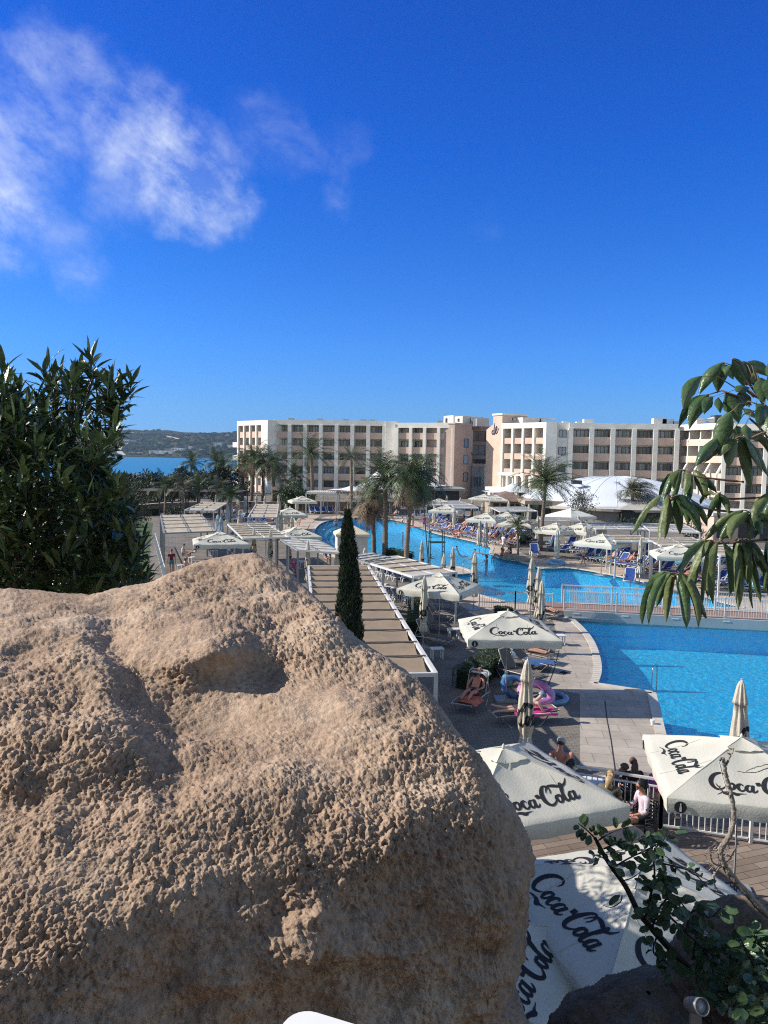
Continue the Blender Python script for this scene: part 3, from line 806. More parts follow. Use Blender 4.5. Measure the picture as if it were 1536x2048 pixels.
def left_bush():
    r = np.random.RandomState(11)
    poly = [(-160,715),(-20,752),(20,768),(45,796),(80,812),(98,765),(118,738),(150,760),(178,728),(205,745),(232,756),(246,780),(246,815),(226,845),(232,872),(218,905),(212,950),(240,975),(262,1010),(280,1060),(296,1110),(308,1160),(250,1200),(-160,1200)]
    gap = [(225,845),(300,845),(300,960),(232,950)]
    base = D(60, 1260, 6.0)
    root = thing('shrub', 'tall dark green shrub with long narrow leaves behind the rock at the left', 'shrub', (base.x, base.y, base.z))
    pts = []
    while len(pts) < 820:
        px, py = r.uniform(-160, 310), r.uniform(690, 1200)
        if not in_poly(px, py, poly): continue
        up = (py < 850 and px > 70)
        if up and r.rand() < (.72 if px > 120 else .58): continue
        edge = min(1.0, (py - 690) / 260)
        d = r.uniform(5.2, 6.3) if up else 4.7 + 2.3 * r.rand() ** 1.3 + (1 - edge) * .5
        pts.append((px, py, d))
    for px, py in [(98,705),(112,725),(175,692),(182,700),(245,735),(262,742),(225,728),(150,735),(10,712),(5,745),(40,760),(75,770),(230,790),(240,815)]:
        pts.append((px, py + 18, 5.6)); pts.append((px + r.normal() * 8, py + 45, 5.7))
    # unseen shoots added behind the rock to dapple the lowest parasol with shade
    hid = [np.array([r.uniform(-2.6, -.9), r.uniform(8.2, 10.2), 0]) for _ in range(110)]
    for q in hid: q[2] = min(r.uniform(4.6, 6.7), 7.6 - .145 * q[1])
    br = MB(); LB, LD, LL, LW, LDr = [], [], [], [], []
    limbs = []
    for (tx, ty, td) in [(110,760,5.8),(185,760,5.8),(230,800,5.7),(40,800,5.6),(-60,760,5.8),(150,1000,5.2),(60,1000,5.0),(220,1060,5.4),(-40,950,5.2)]:
        p3 = D(tx, ty, td); mid = base.lerp(p3, .5) + Vector((r.normal() * .12, r.normal() * .1, -.05))
        c = spline([tuple(base), tuple(mid), tuple(p3)], 7); limbs.append(c)
        br.tube(c, [.032 * (1 - i / len(c)) + .007 for i in range(len(c))], 6)
    allp = np.array([q for c in limbs for q in c])
    tips = [(np.array(D(px, py, d)), py) for (px, py, d) in pts] + [(q, 1200) for q in hid]
    limbs.append([tuple(base), (-2.4, 8.4, 5.6), (-1.7, 9.2, 5.4)]); br.tube(limbs[-1], [.03, .02, .01], 6); allp = np.concatenate([allp, np.array([(-2.4, 8.4, 5.6), (-1.7, 9.2, 5.4)])])
    for (tip, py) in tips:
        cand = allp[np.argmin(np.linalg.norm(allp - (tip - np.array([0, 0, .35])), axis=1))]
        v = tip - cand; L_ = np.linalg.norm(v)
        ax = np.array([0, 0, 1.0]) * .9 + v / (L_ + .01) * .5 + r.normal(size=3) * .35
        ax /= np.linalg.norm(ax)
        if r.rand() < .45 or py < 860:
            st = tip - v * min(1, .55 / (L_ + .01)); br.tube([st, (st + tip) / 2 + r.normal(size=3) * .015, tip], [.006, .0045, .003], 4)
        nlv = r.randint(8, 14); e1 = np.cross(ax, [.3, .9, .1]); e1 /= np.linalg.norm(e1); e2 = np.cross(ax, e1)
        for k in range(nlv):
            a = k * 2.4 + r.rand() * .5; t = k / nlv
            out = e1 * math.cos(a) + e2 * math.sin(a)
            LB.append(tip - ax * (.17 * (1 - t)) + out * .004); LD.append(out * (1.05 - .75 * t) + ax * (.35 + .75 * t))
            LL.append(r.uniform(.12, .19)); LW.append(r.uniform(.028, .042)); LDr.append(r.uniform(.1, .9))
    V, F = leaves(LB, LD, LL, LW, LDr, lance, 6, .3, seed=2)
    o = np.array(root.location)
    br.v = [tuple(np.array(p) - o) for p in br.v]
    br.build('branch', mat('brown bark', (.13, .09, .065), .9, .4, 12, .4, 60), root, True)
    np_mesh('foliage', V - o, F, leaf_mat('shrub leaf', (.026, .052, .02), (.092, .138, .05), .27, .18, 8), root)

def Z3(x, y): return (1236 + x / 4.453, 800 + y / 4.453)
def Z8(x, y): return (1260 + x / 5.565, 700 + y / 5.565)

def leaf_between(b, t, w, bulge, face, nl=9, fold=.22, prof=strap, wave=.0, ph=0):
    """one leaf on a drooping arc from b to t; face = direction its upper side looks"""
    b, t = Vector(b), Vector(t); L_ = (t - b).length
    out = Vector((t.x - b.x, t.y - b.y, 0))
    c = b.lerp(t, .42) + Vector((0, 0, 1)) * bulge * L_ + out * .25
    V = []; 
    for k in range(nl + 1):
        u = k / nl
        p = b * (1 - u) ** 2 + c * (2 * u * (1 - u)) + t * u * u
        tg = ((c - b) * (1 - u) + (t - c) * u).normalized()
        f = (face - tg * face.dot(tg)).normalized(); s = tg.cross(f)
        hw = w * .5 * float(prof(u))
        wv = wave * w * math.sin(u * 11 + ph)
        V += [p - s * hw - f * (hw * fold + wv), p - s * hw * .5 - f * hw * fold * .28, p + f * 0, p + s * hw * .5 - f * hw * fold * .28, p + s * hw - f * (hw * fold - wv)]
    F = []
    for k in range(nl):
        for q in range(4):
            a = k * 5 + q; F.append((a, a + 1, a + 6, a + 5))
    return V, F

def umbrella_tree():
    r = random.Random(4)
    dep = 2.9
    root0 = D(1640, 1250, 2.9)
    root = thing('umbrella_tree', 'glossy umbrella tree branch with drooping leaflets hanging in from the right', 'tree', tuple(root0))
    up, dn, st = MB(), MB(), MB()
    whorls = [  # centre and leaf tips (zoomed picture coordinates), leaf width
        ((1030,360), [(690,595),(760,560),(985,600),(1185,805),(1345,690),(1380,560),(905,500),(1120,600),(1290,640)], .040),
        ((610,655), [(360,930),(400,940),(485,955),(570,885),(640,900),(780,890),(880,825),(500,800)], .036),
        ((480,880), [(118,1200),(345,1300),(415,1245),(555,1195),(625,1110),(740,1185),(795,1130),(700,1060)], .038),
        ((900,850), [(735,930),(795,1070),(910,1080),(980,1010)], .026),
        ((1190,1020), [(765,1255),(900,1250),(1005,1250),(1185,1245),(1090,1090),(1290,1210),(1350,1100)], .040),
        ((870,1285), [(530,1685),(680,1735),(745,1945),(850,1830),(800,1775),(990,1755),(610,1640)], .036),
        ((1070,1265), [(1070,1875),(1200,1855),(1275,1810),(1350,1790),(1060,1640),(1150,1650),(1350,1560),(1300,1400)], .040),
        ((500,1570), [(215,2010),(275,2000),(430,1985),(610,2035),(715,2030),(785,1945),(340,1850),(560,1660)], .036),
        ((1420,1180), [(1300,1700),(1400,1800),(1480,1700),(1360,1500)], .042),
        ((1430,860), [(1180,1110),(1250,1200),(1400,1150),(1480,1240),(1210,1240)], .042)]
    stems = [((1120,730),(760,690),(610,655)), ((1100,1010),(720,950),(560,850),(480,880)), ((1260,870),(1000,880),(900,850)), ((1420,980),(1190,1020),(700,1440),(500,1570)), ((1500,1230),(1070,1265),(870,1285)), ((1500,250),(1300,290),(1160,345),(1030,360)), ((1700,1300),(1500,1230),(1420,1180)), ((1700,820),(1540,840),(1430,860))]
    for S in stems:
        P = [D(*Z3(x, y), dep + .02 * i) for i, (x, y) in enumerate(S)]
        c = spline([tuple(p) for p in P], 6)
        st.tube(c, [.0052 - .0022 * i / len(c) for i in range(len(c))], 6)
    gi = 0
    for (cc, tips, w) in whorls:
        dw = dep + r.uniform(-.12, .12)
        c = D(*Z3(*cc), dw)
        st.lathe([(.002, -.006), (.007, -.002), (.007, .003), (.001, .008)], tuple(c), 8)
        for (x, y) in tips:
            gi += 1
            t = D(*Z3(x, y), dw + r.uniform(-.10, .10))
            v = t - c
            pet = c + Vector((v.x, v.y, 0)) * .26 + Vector((0, r.uniform(-.02, .02), min(.02, .12 * v.length) - .0 * v.z)) + Vector((0, 0, v.z * .04))
            st.tube(spline([tuple(c), tuple(c.lerp(pet, .5) + Vector((0, 0, .006))), tuple(pet)], 3), .0016, 5)
            face = Vector((r.uniform(-.9, .6), r.uniform(-1.0, -.1), r.uniform(.15, .9)))
            V, F = leaf_between(pet, t, w * r.uniform(.82, 1.2), .20, face, fold=r.uniform(.45, 1.2), wave=r.uniform(0, .14), ph=gi)
            (up if r.random() < .55 else dn).add(V, F)
    broad = [((800,290),(590,660),.062),((1040,135),(765,505),.060),((1040,140),(975,480),.075),((1140,95),(1272,425),.066),((1250,130),(1400,420),.062),((1310,135),(1540,300),.06),((880,490),(660,885),.066),((870,500),(538,872),.055),((1060,480),(1210,822),.082),((925,520),(825,718),.05),
             ((1120,690),(985,1175),.075),((1450,310),(1478,595),.066),((1400,600),(1540,780),.07),((980,530),(1005,705),.04),((1150,180),(1060,280),.04),((1240,440),(1260,640),.05),((1330,420),(1180,470),.05),((1250,650),(1400,760),.05),((1500,620),(1440,900),.06),((1580,300),(1560,600),.07),((1560,120),(1640,420),.07),((1200,480),(1330,640),.05),((1380,240),(1440,480),.06),((1290,830),(1320,1000),.05),((1180,850),(1210,960),.045),((1620,700),(1560,980),.07),((1010,150),(1150,330),.05)]
    hub = D(*Z8(1500, 560), dep)
    for (b, t, w) in broad:
        dw = dep + r.uniform(-.14, .14)
        B_, T_ = D(*Z8(*b), dw), D(*Z8(*t), dw + r.uniform(-.06, .02))
        face = Vector((r.uniform(-.5, .3), -1, r.uniform(.3, .9)))
        V, F = leaf_between(B_, T_, w * .86, .18, face, fold=r.uniform(.25, .6), prof=lance, wave=r.uniform(.0, .05), ph=w * 900)
        up.add(V, F)
        st.tube([B_, B_.lerp(hub, .25) + Vector((0, 0, .02)), B_.lerp(hub, .6)], [.0018, .002, .0026], 5)
    for S in [((1330,760),(1440,860),(1536,980)), ((1536,520),(1450,540),(1330,470),(1180,300)), ((1600,900),(1536,700),(1400,480),(1200,200))]:
        st.tube(spline([tuple(D(*Z8(x, y), dep + .05)) for x, y in S], 5), .0042, 6)
    trunk = spline([tuple(root0 + Vector((.1, .1, -3))), tuple(root0 + Vector((.05, .05, -1))), tuple(root0), tuple(D(1600, 900, 2.95)), tuple(D(1580, 760, 2.95))], 5)
    st.tube(trunk, [.03 - .0009 * i for i in range(len(trunk))], 8)
    o = Vector(root.location)
    for m_ in (up, dn, st): m_.v = [tuple(Vector(p) - o) for p in m_.v]
    m1 = leaf_mat('umbrella tree leaf', (.045, .092, .038), (.11, .17, .066), .25, .12, 9)
    m2 = leaf_mat('umbrella tree dry leaf', (.08, .12, .042), (.18, .21, .08), .42, .15, 12)
    up.build('foliage', m1, root, True); dn.build('foliage', m2, root, True)
    st.build('branch', mat('red brown stem', (.17, .11, .075), .7, .3, 20), root, True)

def Z6(x, y): return (1000 + x / 2.866, 1640 + y / 2.866)
def Z5(x, y): return (1140 + x / 3.879, 1340 + y / 3.879)

def carob():
    r = random.Random(9); rs = np.random.RandomState(3)
    base = D(1395, 1960, 2.55)
    root = thing('carob_shrub', 'dark carob shrub with rounded leathery leaves in the lower right corner', 'shrub', tuple(base))
    st = MB(); LB, LD, LL, LW = [], [], [], []
    def stem(zs, r0, r1, d0, d1, lv=0, every=.02, size=.05, conv=Z6):
        P = [D(*conv(x, y), d0 + (d1 - d0) * i / (len(zs) - 1)) for i, (x, y) in enumerate(zs)]
        c = [Vector(q) for q in spline([tuple(p) for p in P], 7)]
        st.tube(c, [r0 + (r1 - r0) * i / (len(c) - 1) for i in range(len(c))], 7)
        if not lv: return
        acc = 0; k = 0
        for a, b in zip(c, c[1:]):
            acc += (b - a).length
            while acc > every:
                acc -= every; k += 1
                tg = (b - a).normalized(); sd = tg.cross(Vector((r.uniform(-.5, .5), -1, r.uniform(-.5, .5)))).normalized()
                for s in (-1, 1):
                    if r.random() > lv: continue
                    dr = sd * s * r.uniform(.7, 1.2) + tg * r.uniform(-.1, .7) + Vector((r.uniform(-.4, .4), r.uniform(-.6, .2), r.uniform(-.3, .5)))
                    LB.append(a + dr.normalized() * .006); LD.append(dr); q = r.uniform(.6, 1.0); LL.append(size * q); LW.append(size * q * r.uniform(.5, .66))
    stem([(545,105),(620,240),(720,380),(790,520),(870,620),(960,720),(1130,900)], .006, .013, 2.35, 2.5)
    stem([(545,105),(500,60),(450,20)], .003, .0015, 2.35, 2.3, .9, .018, .040)
    stem([(560,120),(640,70),(740,40)], .003, .0015, 2.35, 2.32, .9, .018, .042)
    stem([(585,170),(680,130),(780,110),(870,70)], .003, .0015, 2.36, 2.3, .95, .017, .046)
    stem([(620,240),(560,200),(530,220)], .002, .001, 2.36, 2.33, .7, .02, .036)
    stem([(640,280),(720,230),(800,190),(900,140),(1000,70)], .003, .0015, 2.37, 2.25, .9, .016, .048)
    stem([(830,570),(850,480),(885,330),(880,190),(920,130)], .005, .002, 2.42, 2.3, .9, .022, .048)
    stem([(885,240),(1000,265),(1100,300),(1190,380)], .003, .0015, 2.36, 2.3, .85, .024, .032)
    stem([(700,350),(760,330),(800,300)], .002, .001, 2.37, 2.35, .6, .02, .04)
    stem([(870,400),(930,350),(960,420)], .003, .002, 2.4, 2.3, .95, .018, .055)
    stem([(870,620),(930,480),(1000,440),(1060,500)], .004, .002, 2.44, 2.3, .95, .017, .052)
    stem([(960,540),(1060,640),(1180,760),(1230,900)], .004, .002, 2.42, 2.3, .95, .017, .056)
    stem([(1060,640),(1110,520),(1200,560),(1280,490)], .003, .0015, 2.38, 2.28, .95, .018, .05)
    stem([(900,660),(880,760),(960,820),(1000,900)], .003, .0015, 2.44, 2.35, .9, .018, .05)
    stem([(1180,760),(1120,860),(1140,960),(1160,1000)], .003, .0015, 2.36, 2.25, .9, .02, .055)
    stem([(1230,1000),(1330,930),(1440,900),(1560,830)], .004, .002, 2.3, 2.1, .95, .017, .052)
    stem([(1300,1100),(1400,1040),(1500,1040),(1600,1010)], .004, .002, 2.2, 2.0, .95, .017, .05)
    stem([(1600,1150),(1500,960),(1440,800),(1380,700)], .004, .0015, 2.3, 2.15, .95, .016, .052)
    stem([(1640,900),(1540,780),(1480,700),(1450,640)], .004, .0015, 2.3, 2.2, .95, .016, .05)
    stem([(1700,1169),(1560,1150),(1440,1130),(1380,1060)], .004, .0015, 2.1, 2.0, .95, .016, .05)
    stem([(700,430),(690,470),(640,500),(590,490)], .0022, .001, 2.38, 2.36)
    LB.append(D(*Z6(690,430), 2.37)); LD.append(D(*Z6(590,500), 2.37) - LB[-1]); LL.append(.05); LW.append(.02)
    for i in range(26):   # short leafy shoots low in the thicket
        x, y = r.uniform(1150, 1536), r.uniform(680, 1100)
        stem([(x, y), (x + r.uniform(-60, 60), y - r.uniform(20, 90))], .002, .001, r.uniform(2.3, 2.6), r.uniform(2.2, 2.5), .8, .02, .046)
    V, F = leaves([tuple(p) for p in LB], [tuple(p) for p in LD], LL, LW, rs.uniform(.1, .7, len(LB)), ovate, 6, .25, ups=np.array([(rs.normal() * .5, -.9 + rs.normal() * .4, .7 + rs.normal() * .5) for _ in LB]), seed=5)
    o = np.array(root.location)
    st.v = [tuple(np.array(p) - o) for p in st.v]
    st.build('branch', mat('dark bark', (.035, .03, .03), .85, .3, 20), root, True)
    np_mesh('foliage', V - o, F, leaf_mat('carob leaf', (.03, .068, .034), (.08, .135, .06), .26, .15, 16), root)
    # bare dead branch
    b0 = D(1500, 1800, 2.6)
    t = thing('dead_branch', 'bare grey dead branch standing up in front of the right parasol', 'branch', tuple(b0))
    m = MB()
    def tw(zs, r0, r1, d=2.6, n=6):
        c = spline([tuple(D(*Z5(x, y), d)) for x, y in zs], n)
        c = [np.array(q) + rs.normal(size=3) * .0012 for q in c]
        m.tube(c, [(r0 + (r1 - r0) * i / (len(c) - 1)) * (1 + .12 * math.sin(i * 2.1)) for i in range(len(c))], 7)
    tw([(1700,2050),(1480,1850),(1280,1629),(1200,1520),(1165,1420),(1180,1370),(1230,1300),(1268,1190),(1270,1100),(1250,960),(1225,870),(1205,780),(1190,690)], .013, .006)
    tw([(1210,740),(1235,680),(1275,600)], .005, .002); tw([(1245,960),(1200,960),(1160,910),(1130,880)], .004, .002); tw([(1195,960),(1165,930),(1160,890)], .002, .001)
    tw([(1190,690),(1172,685),(1165,700)], .005, .004); tw([(1225,640),(1240,655),(1238,690)], .003, .001)
    tw([(1620,715),(1536,735),(1430,760),(1365,782)], .0022, .0012); tw([(1620,735),(1536,760),(1430,795),(1305,785)], .0022, .001)
    tw([(1180,1380),(1120,1400),(1075,1390),(1050,1420)], .003, .001); tw([(1200,1520),(1120,1500),(1090,1440),(1100,1390)], .004, .001); tw([(1170,1420),(1215,1440),(1260,1440),(1280,1400)], .003, .001)
    tw([(1190,1500),(1130,1560),(1110,1640),(1150,1720)], .006, .003); tw([(1120,1560),(1080,1500),(1085,1420)], .003, .001); tw([(1160,1460),(1230,1480),(1300,1340),(1330,1310)], .002, .001)
    for i in range(16):
        x, y = r.uniform(1060, 1250), r.uniform(1380, 1560)
        tw([(x, y), (x + r.uniform(-40, 40), y - r.uniform(10, 50)), (x + r.uniform(-60, 60), y - r.uniform(20, 90))], .0016, .0006, 2.6 + r.uniform(-.06, .06), 4)
    m.v = [tuple(Vector(p) - b0) for p in m.v]
    m.build('branch', mat('grey deadwood', (.30, .25, .21), .85, .35, 25, .5, 90), t, True)

def table_and_lamp():
    z = 7.15
    a, b, c = W(590, 2008, z), W(698, 2041, z), W(556, 2052, z)
    e1 = (b - a); e2 = (c - a); e1.normalize(); e2 = (e2 - e1 * e2.dot(e1)).normalized()
    ctr = a + e1 * .36 + e2 * .36
    ang = math.atan2(e1.y, e1.x)
    t = thing('table', 'white plastic table with a rounded corner at the bottom edge', 'table', (ctr.x, ctr.y, 6.4), ang)
    m = MB(); out = []
    R_, w_ = .035, .36
    for (sx, sy, a0) in ((1, 1, 0), (-1, 1, 90), (-1, -1, 180), (1, -1, 270)):
        for k in range(7):
            q = math.radians(a0 + 15 * k); out.append((sx * (w_ - R_) + R_ * math.cos(q), sy * (w_ - R_) + R_ * math.sin(q)))
    m.prism(out, .725, .745); m.prism([(x * .99, y * .99) for x, y in out], .745, .75)
    wp = mat('white plastic', (.80, .80, .79), .45, .05, 8)
    m.build('tabletop', wp, t)
    for sx in (-1, 1):
        for sy in (-1, 1):
            l = MB(); l.beam((sx * .29, sy * .29, 0), (sx * .29, sy * .29, .725), .045); l.build('leg', wp, t)
    p = D(1396, 2012, 2.0)
    t = thing('spotlight', 'small pale grey garden spotlight on the dark rock at the bottom right', 'lamp', tuple(p))
    gm = mat('grey lamp metal', (.22, .225, .225), .4, .1, 20)
    ax = Vector((.25, -.85, .5)).normalized()
    M4 = ax.to_track_quat('Z', 'Y').to_matrix().to_4x4()
    m = MB(); m.lathe([(.014, -.045), (.019, -.04), (.021, -.01), (.0225, .02), (.0205, .02), (.019, .008)], seg=24); m.xf(M4); m.build('lamp_head', gm, t, True)
    m = MB(); m.lathe([(.002, .009), (.019, .0095), (.019, .011), (.002, .012)], seg=20); m.xf(M4); m.build('lens', mat('lamp lens', (.35, .36, .37), .15), t, True)
    m = MB(); m.box((0, .012, -.045), (.03, .012, .05)); m.box((0, .012, -.085), (.022, .02, .04)); m.cyl((0, .012, -.26), .009, .17, 10); m.build('bracket', gm, t)

def shade_walls():
    # unseen walls and awning added behind the camera to shade rock and floor
    m = MB(); m.box((-1.5, -2.4, 7.9), (9, .3, 3.1)); m.box((-1.5, -1.6, 9.35), (9, 1.9, .12)); m.box((-3.3, -.75, 7.88), (.25, 2.99, 3.05))
    struct(m.build('shade_wall', mat('added shade wall', (.30, .24, .18), .9, .2, 1)))
big_rock(); hillside(); shade_walls(); left_bush(); umbrella_tree(); carob(); table_and_lamp()
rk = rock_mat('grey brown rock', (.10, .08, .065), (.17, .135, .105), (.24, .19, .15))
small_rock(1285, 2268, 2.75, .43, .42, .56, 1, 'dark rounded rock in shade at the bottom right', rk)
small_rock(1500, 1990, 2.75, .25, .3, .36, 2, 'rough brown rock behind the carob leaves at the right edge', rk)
# ---------------------------------------------------------------- hotel, restaurants, dome
WHITE = mat('white painted concrete', (.76, .73, .67), .85, .10, .6)
PINK = mat('pink render', (.61, .445, .36), .9, .12, .5)
CREAMW = mat('cream wall', (.64, .59, .53), .9, .12, .5)
BROWNW = mat('brown render', (.46, .35, .295), .9, .15, .4)
def glass_mat(name='balcony glass', lo=.42, hi=.60):
    m = bpy.data.materials.new(name); m.use_nodes = True; nt = m.node_tree; N = nt.nodes; L = nt.links
    b = N['Principled BSDF']; b.inputs['Roughness'].default_value = .12; b.inputs['Specular IOR Level'].default_value = .6
    tc = N.new('ShaderNodeTexCoord'); mp = N.new('ShaderNodeMapping'); mp.inputs['Scale'].default_value = (.9, .9, .02); L.new(tc.outputs['Object'], mp.inputs[0])
    nz = N.new('ShaderNodeTexNoise'); nz.inputs['Scale'].default_value = 1.3; nz.inputs['Detail'].default_value = 4; L.new(mp.outputs[0], nz.inputs['Vector'])
    rp = N.new('ShaderNodeValToRGB'); e = rp.color_ramp.elements
    e[0].position = lo; e[0].color = (.05, .062, .08, 1); e[1].position = hi; e[1].color = (.30, .33, .37, 1)
    L.new(nz.outputs['Fac'], rp.inputs['Fac']); L.new(rp.outputs['Color'], b.inputs['Base Color'])
    return m
GLASSES = [glass_mat(), glass_mat('glass with drawn curtains', .30, .48), glass_mat('dark balcony glass', .52, .75)]
DARK = mat('dark opening', (.02, .024, .03), .5)
METALD = mat('dark metal', (.06, .065, .07), .5)

class Wing:
    """facade strip in local axes: u along, w outward, z up"""
    def __init__(s, A, B, root):
        s.A = Vector((A[0], A[1], 0)); d = Vector((B[0] - A[0], B[1] - A[1], 0)); s.len = d.length
        u = d.normalized(); w = Vector((u.y, -u.x, 0)); s.root = root
        s.M = Matrix(((u.x, w.x, 0, s.A.x), (u.y, w.y, 0, s.A.y), (0, 0, 1, 0), (0, 0, 0, 1)))
        s.M = Matrix.Translation(-Vector(root.location)) @ s.M
    def box(s, name, m, u0, u1, w0, w1, z0, z1, parent=None):
        b = MB(); b.box(((u0 + u1) / 2, (w0 + w1) / 2, (z0 + z1) / 2), (u1 - u0, w1 - w0, z1 - z0)); b.xf(s.M)
        return b.build(name, m, parent or s.root)
    def window(s, u0, u1, w, z0, z1, nm=3, glass=None, name='window', fr=None):
        b = MB(); b.cur = 0; b.box(((u0 + u1) / 2, w + .02, (z0 + z1) / 2), (u1 - u0, .04, z1 - z0))
        b.cur = 1
        for k in range(nm + 1):
            x = u0 + (u1 - u0) * k / nm; b.box((x, w + .06, (z0 + z1) / 2), (.09, .05, z1 - z0))
        for z in (z0, z1): b.box(((u0 + u1) / 2, w + .06, z), (u1 - u0, .052, .09))
        b.xf(s.M); return b.build(name, [glass or rnd.choice(GLASSES), fr or METALD], s.root)

def bays(wg, n, floors, u0, u1, par_z, par_h=1.3, rec=1.7, roof=15.2, pil_w=.75, pil_d=.55, pil0=True, pil1=True, win=(.30, .95), nm=3, pink=PINK, pil_base=0.0, pil_top=None, side_walls=True, wall=CREAMW, open_top=None):
    """n bays between u0 and u1; par_z = top of each parapet"""
    bw = (u1 - u0) / n
    zb = 0
    b = MB(); b.box(((u0 + u1) / 2, -rec - .15, roof / 2), (u1 - u0, .3, roof)); b.xf(wg.M); b.build('wall', wall, wg.root)
    for zt in par_z:
        wg.box('balcony_slab', wall, u0, u1, -rec + .003, -.14, zt - par_h + .02, zt - par_h + .24)
        for i in range(n):
            a = u0 + i * bw + (pil_w / 2 - .02); c = u0 + (i + 1) * bw - (pil_w / 2 - .02)
            wg.box('balcony_parapet', pink, a, c, -.14, .06, zt - par_h, zt)
            wz0 = zt - par_h + .26; wz1 = zt + 1.22
            wa, wb = a + (c - a) * win[0], a + (c - a) * win[1]
            wg.window(wa, wb, -rec, wz0, wz1, nm)
    for i in range(n + 1):
        if (i == 0 and not pil0) or (i == n and not pil1): continue
        x = u0 + i * bw
        wg.box('pilaster', WHITE, x - pil_w / 2, x + pil_w / 2, -.16, pil_d, pil_base, (pil_top or roof - 1.0))
        if side_walls: wg.box('party_wall', wall, x - .12, x + .12, -rec + .004, -.163, 0, roof - .06)
    wg.box('roof_fascia', WHITE, u0 - .3, u1 + .3, -.6, .35, roof - 1.02, roof)
    wg.box('roof', WHITE, u0 - .28, u1 + .28, -13, -.603, roof - .45, roof - .12)

def hotel_left():
    c = D(640, 990, 166)
    root = thing('hotel_building', 'long five storey white and pink hotel block at the left beside the sea', 'hotel', (c.x, c.y, 0))
    PZ = [12.9, 10.05, 7.2, 4.35, 1.5]
    A, B = D(546, 900, 161.5), D(768, 900, 158.8)
    w = Wing(A, B, root); bays(w, 7, 5, 0.3, w.len, PZ, rec=.95, roof=15.35, win=(.10, .86))
    # white stair tower beside it
    w.box('stair_tower', WHITE, w.len + .35, w.len + 2.6, -8, .75, 0, 15.3)
    # left end: turned towards the sun
    A2, B2 = D(477, 900, 170), D(538, 900, 160.6)
    w2 = Wing(A2, B2, root); bays(w2, 4, 5, .2, w2.len - 2.2, PZ, rec=1.2, roof=15.25, pil_w=.5, pil_d=.35, win=(.1, .75), nm=2)
    w2.box('end_wall', WHITE, w2.len - 2.15, w2.len + .4, -3, .62, 0, 15.2)
    for z in (2.2, 5.05, 7.9, 10.75): w2.box('balcony_parapet', WHITE, -2.2, .1, -2.5, .2, z - 1.2, z - .1)
    # right wing with deep balconies
    A3, B3 = D(792, 900, 156), D(906, 900, 152)
    w3 = Wing(A3, B3, root); bays(w3, 4, 5, .25, w3.len, PZ, rec=1.3, roof=14.9, pil_w=.6, win=(.08, .66), nm=2)
    w3.box('side_wall', WHITE, -.4, -.06, -8, .5, 0, 14.7)
    # brown service core
    A4, B4 = D(907, 900, 151.2), D(942, 900, 157)
    w4 = Wing(A4, B4, root); w4.box('core_wall', BROWNW, .1, w4.len, -9, .1, 0, 14.6)
    w4.box('core_roof', BROWNW, 0.0, w4.len + .1, -9.1, .25, 14.6, 14.95)
    for z in (10.2, 6.9, 3.4): w4.window(w4.len * .55, w4.len * .80, .1, z, z + 1.7, 1)
    w4.box('bay_box', CREAMW, w4.len + .1, w4.len + 2.4, -4, -1, 9.3, 13.7); w4.box('bay_box', CREAMW, w4.len + .1, w4.len + 2.4, -4, -1.1, 5.2, 8.6)
    A5, B5 = D(938, 900, 163), D(985, 900, 163)
    w5 = Wing(A5, B5, root); w5.box('link_wall', BROWNW, -2, w5.len + 2, -6, 0, 0, 14.6)
    for z in (11.7, 8.8, 5.8): w5.window(.6, w5.len - .3, 0, z, z + 2.0, 3)
    w5.box('link_roof', WHITE, -2.1, w5.len + 2, -6.1, .25, 14.6, 14.9)
    # glazed entrance between two white fins
    w6 = Wing(D(931, 900, 158), D(971, 900, 157), root)
    w6.window(.3, w6.len, 0, 0, 6.3, 3, fr=mat('grey mullion', (.30, .33, .36), .5)); w6.window(.3, w6.len, .01, 2.2, 4.3, 3, fr=mat('grey mullion', (.3, .33, .36)))
    w6.box('fin', WHITE, -.4, .25, -1, 1.1, 0, 7.1); w6.box('fin', WHITE, w6.len, w6.len + .6, -1, 1.1, 0, 6.9); w6.box('lintel', BROWNW, .26, w6.len - .01, -.9, .25, 6.32, 6.95)
    # roof house
    w7 = Wing(D(886, 900, 166), D(905, 900, 162.5), root)
    w7.box('roof_house', WHITE, 0, w7.len, -5, 0, 14.5, 16.95); w7.box('roof_house_side', CREAMW, w7.len + .01, w7.len + 3.2, -5.4, -.3, 14.5, 16.7)
    w7.window(w7.len * .22, w7.len * .40, .0, 15.0, 16.4, 1, DARK); w7.window(w7.len + 1.4, w7.len + 2.0, -.3, 15.6, 16.2, 1, DARK)
    w7.window(w7.len + 3.3, w7.len + 6.0, -2.2, 14.6, 16.3, 3); w7.box('tank_room', CREAMW, w7.len + 3.22, w7.len + 6, -5, -2.21, 14.6, 16.3)
    m = MB(); 
    for px in (583, 640, 692, 727, 745, 880, 940):
        p = D(px, 836, 164); m.box((p.x - c.x, p.y - c.y, 15.55), (1.2, .8, .6))
    for px in (878, 889, 893, 905): 
        p = D(px, 836, 165); m.beam((p.x - c.x, p.y - c.y, 15.3), (p.x - c.x, p.y - c.y, 17.6), .06)
    m.build('roof_plant', mat('roof plant grey', (.35, .35, .35), .6), root)

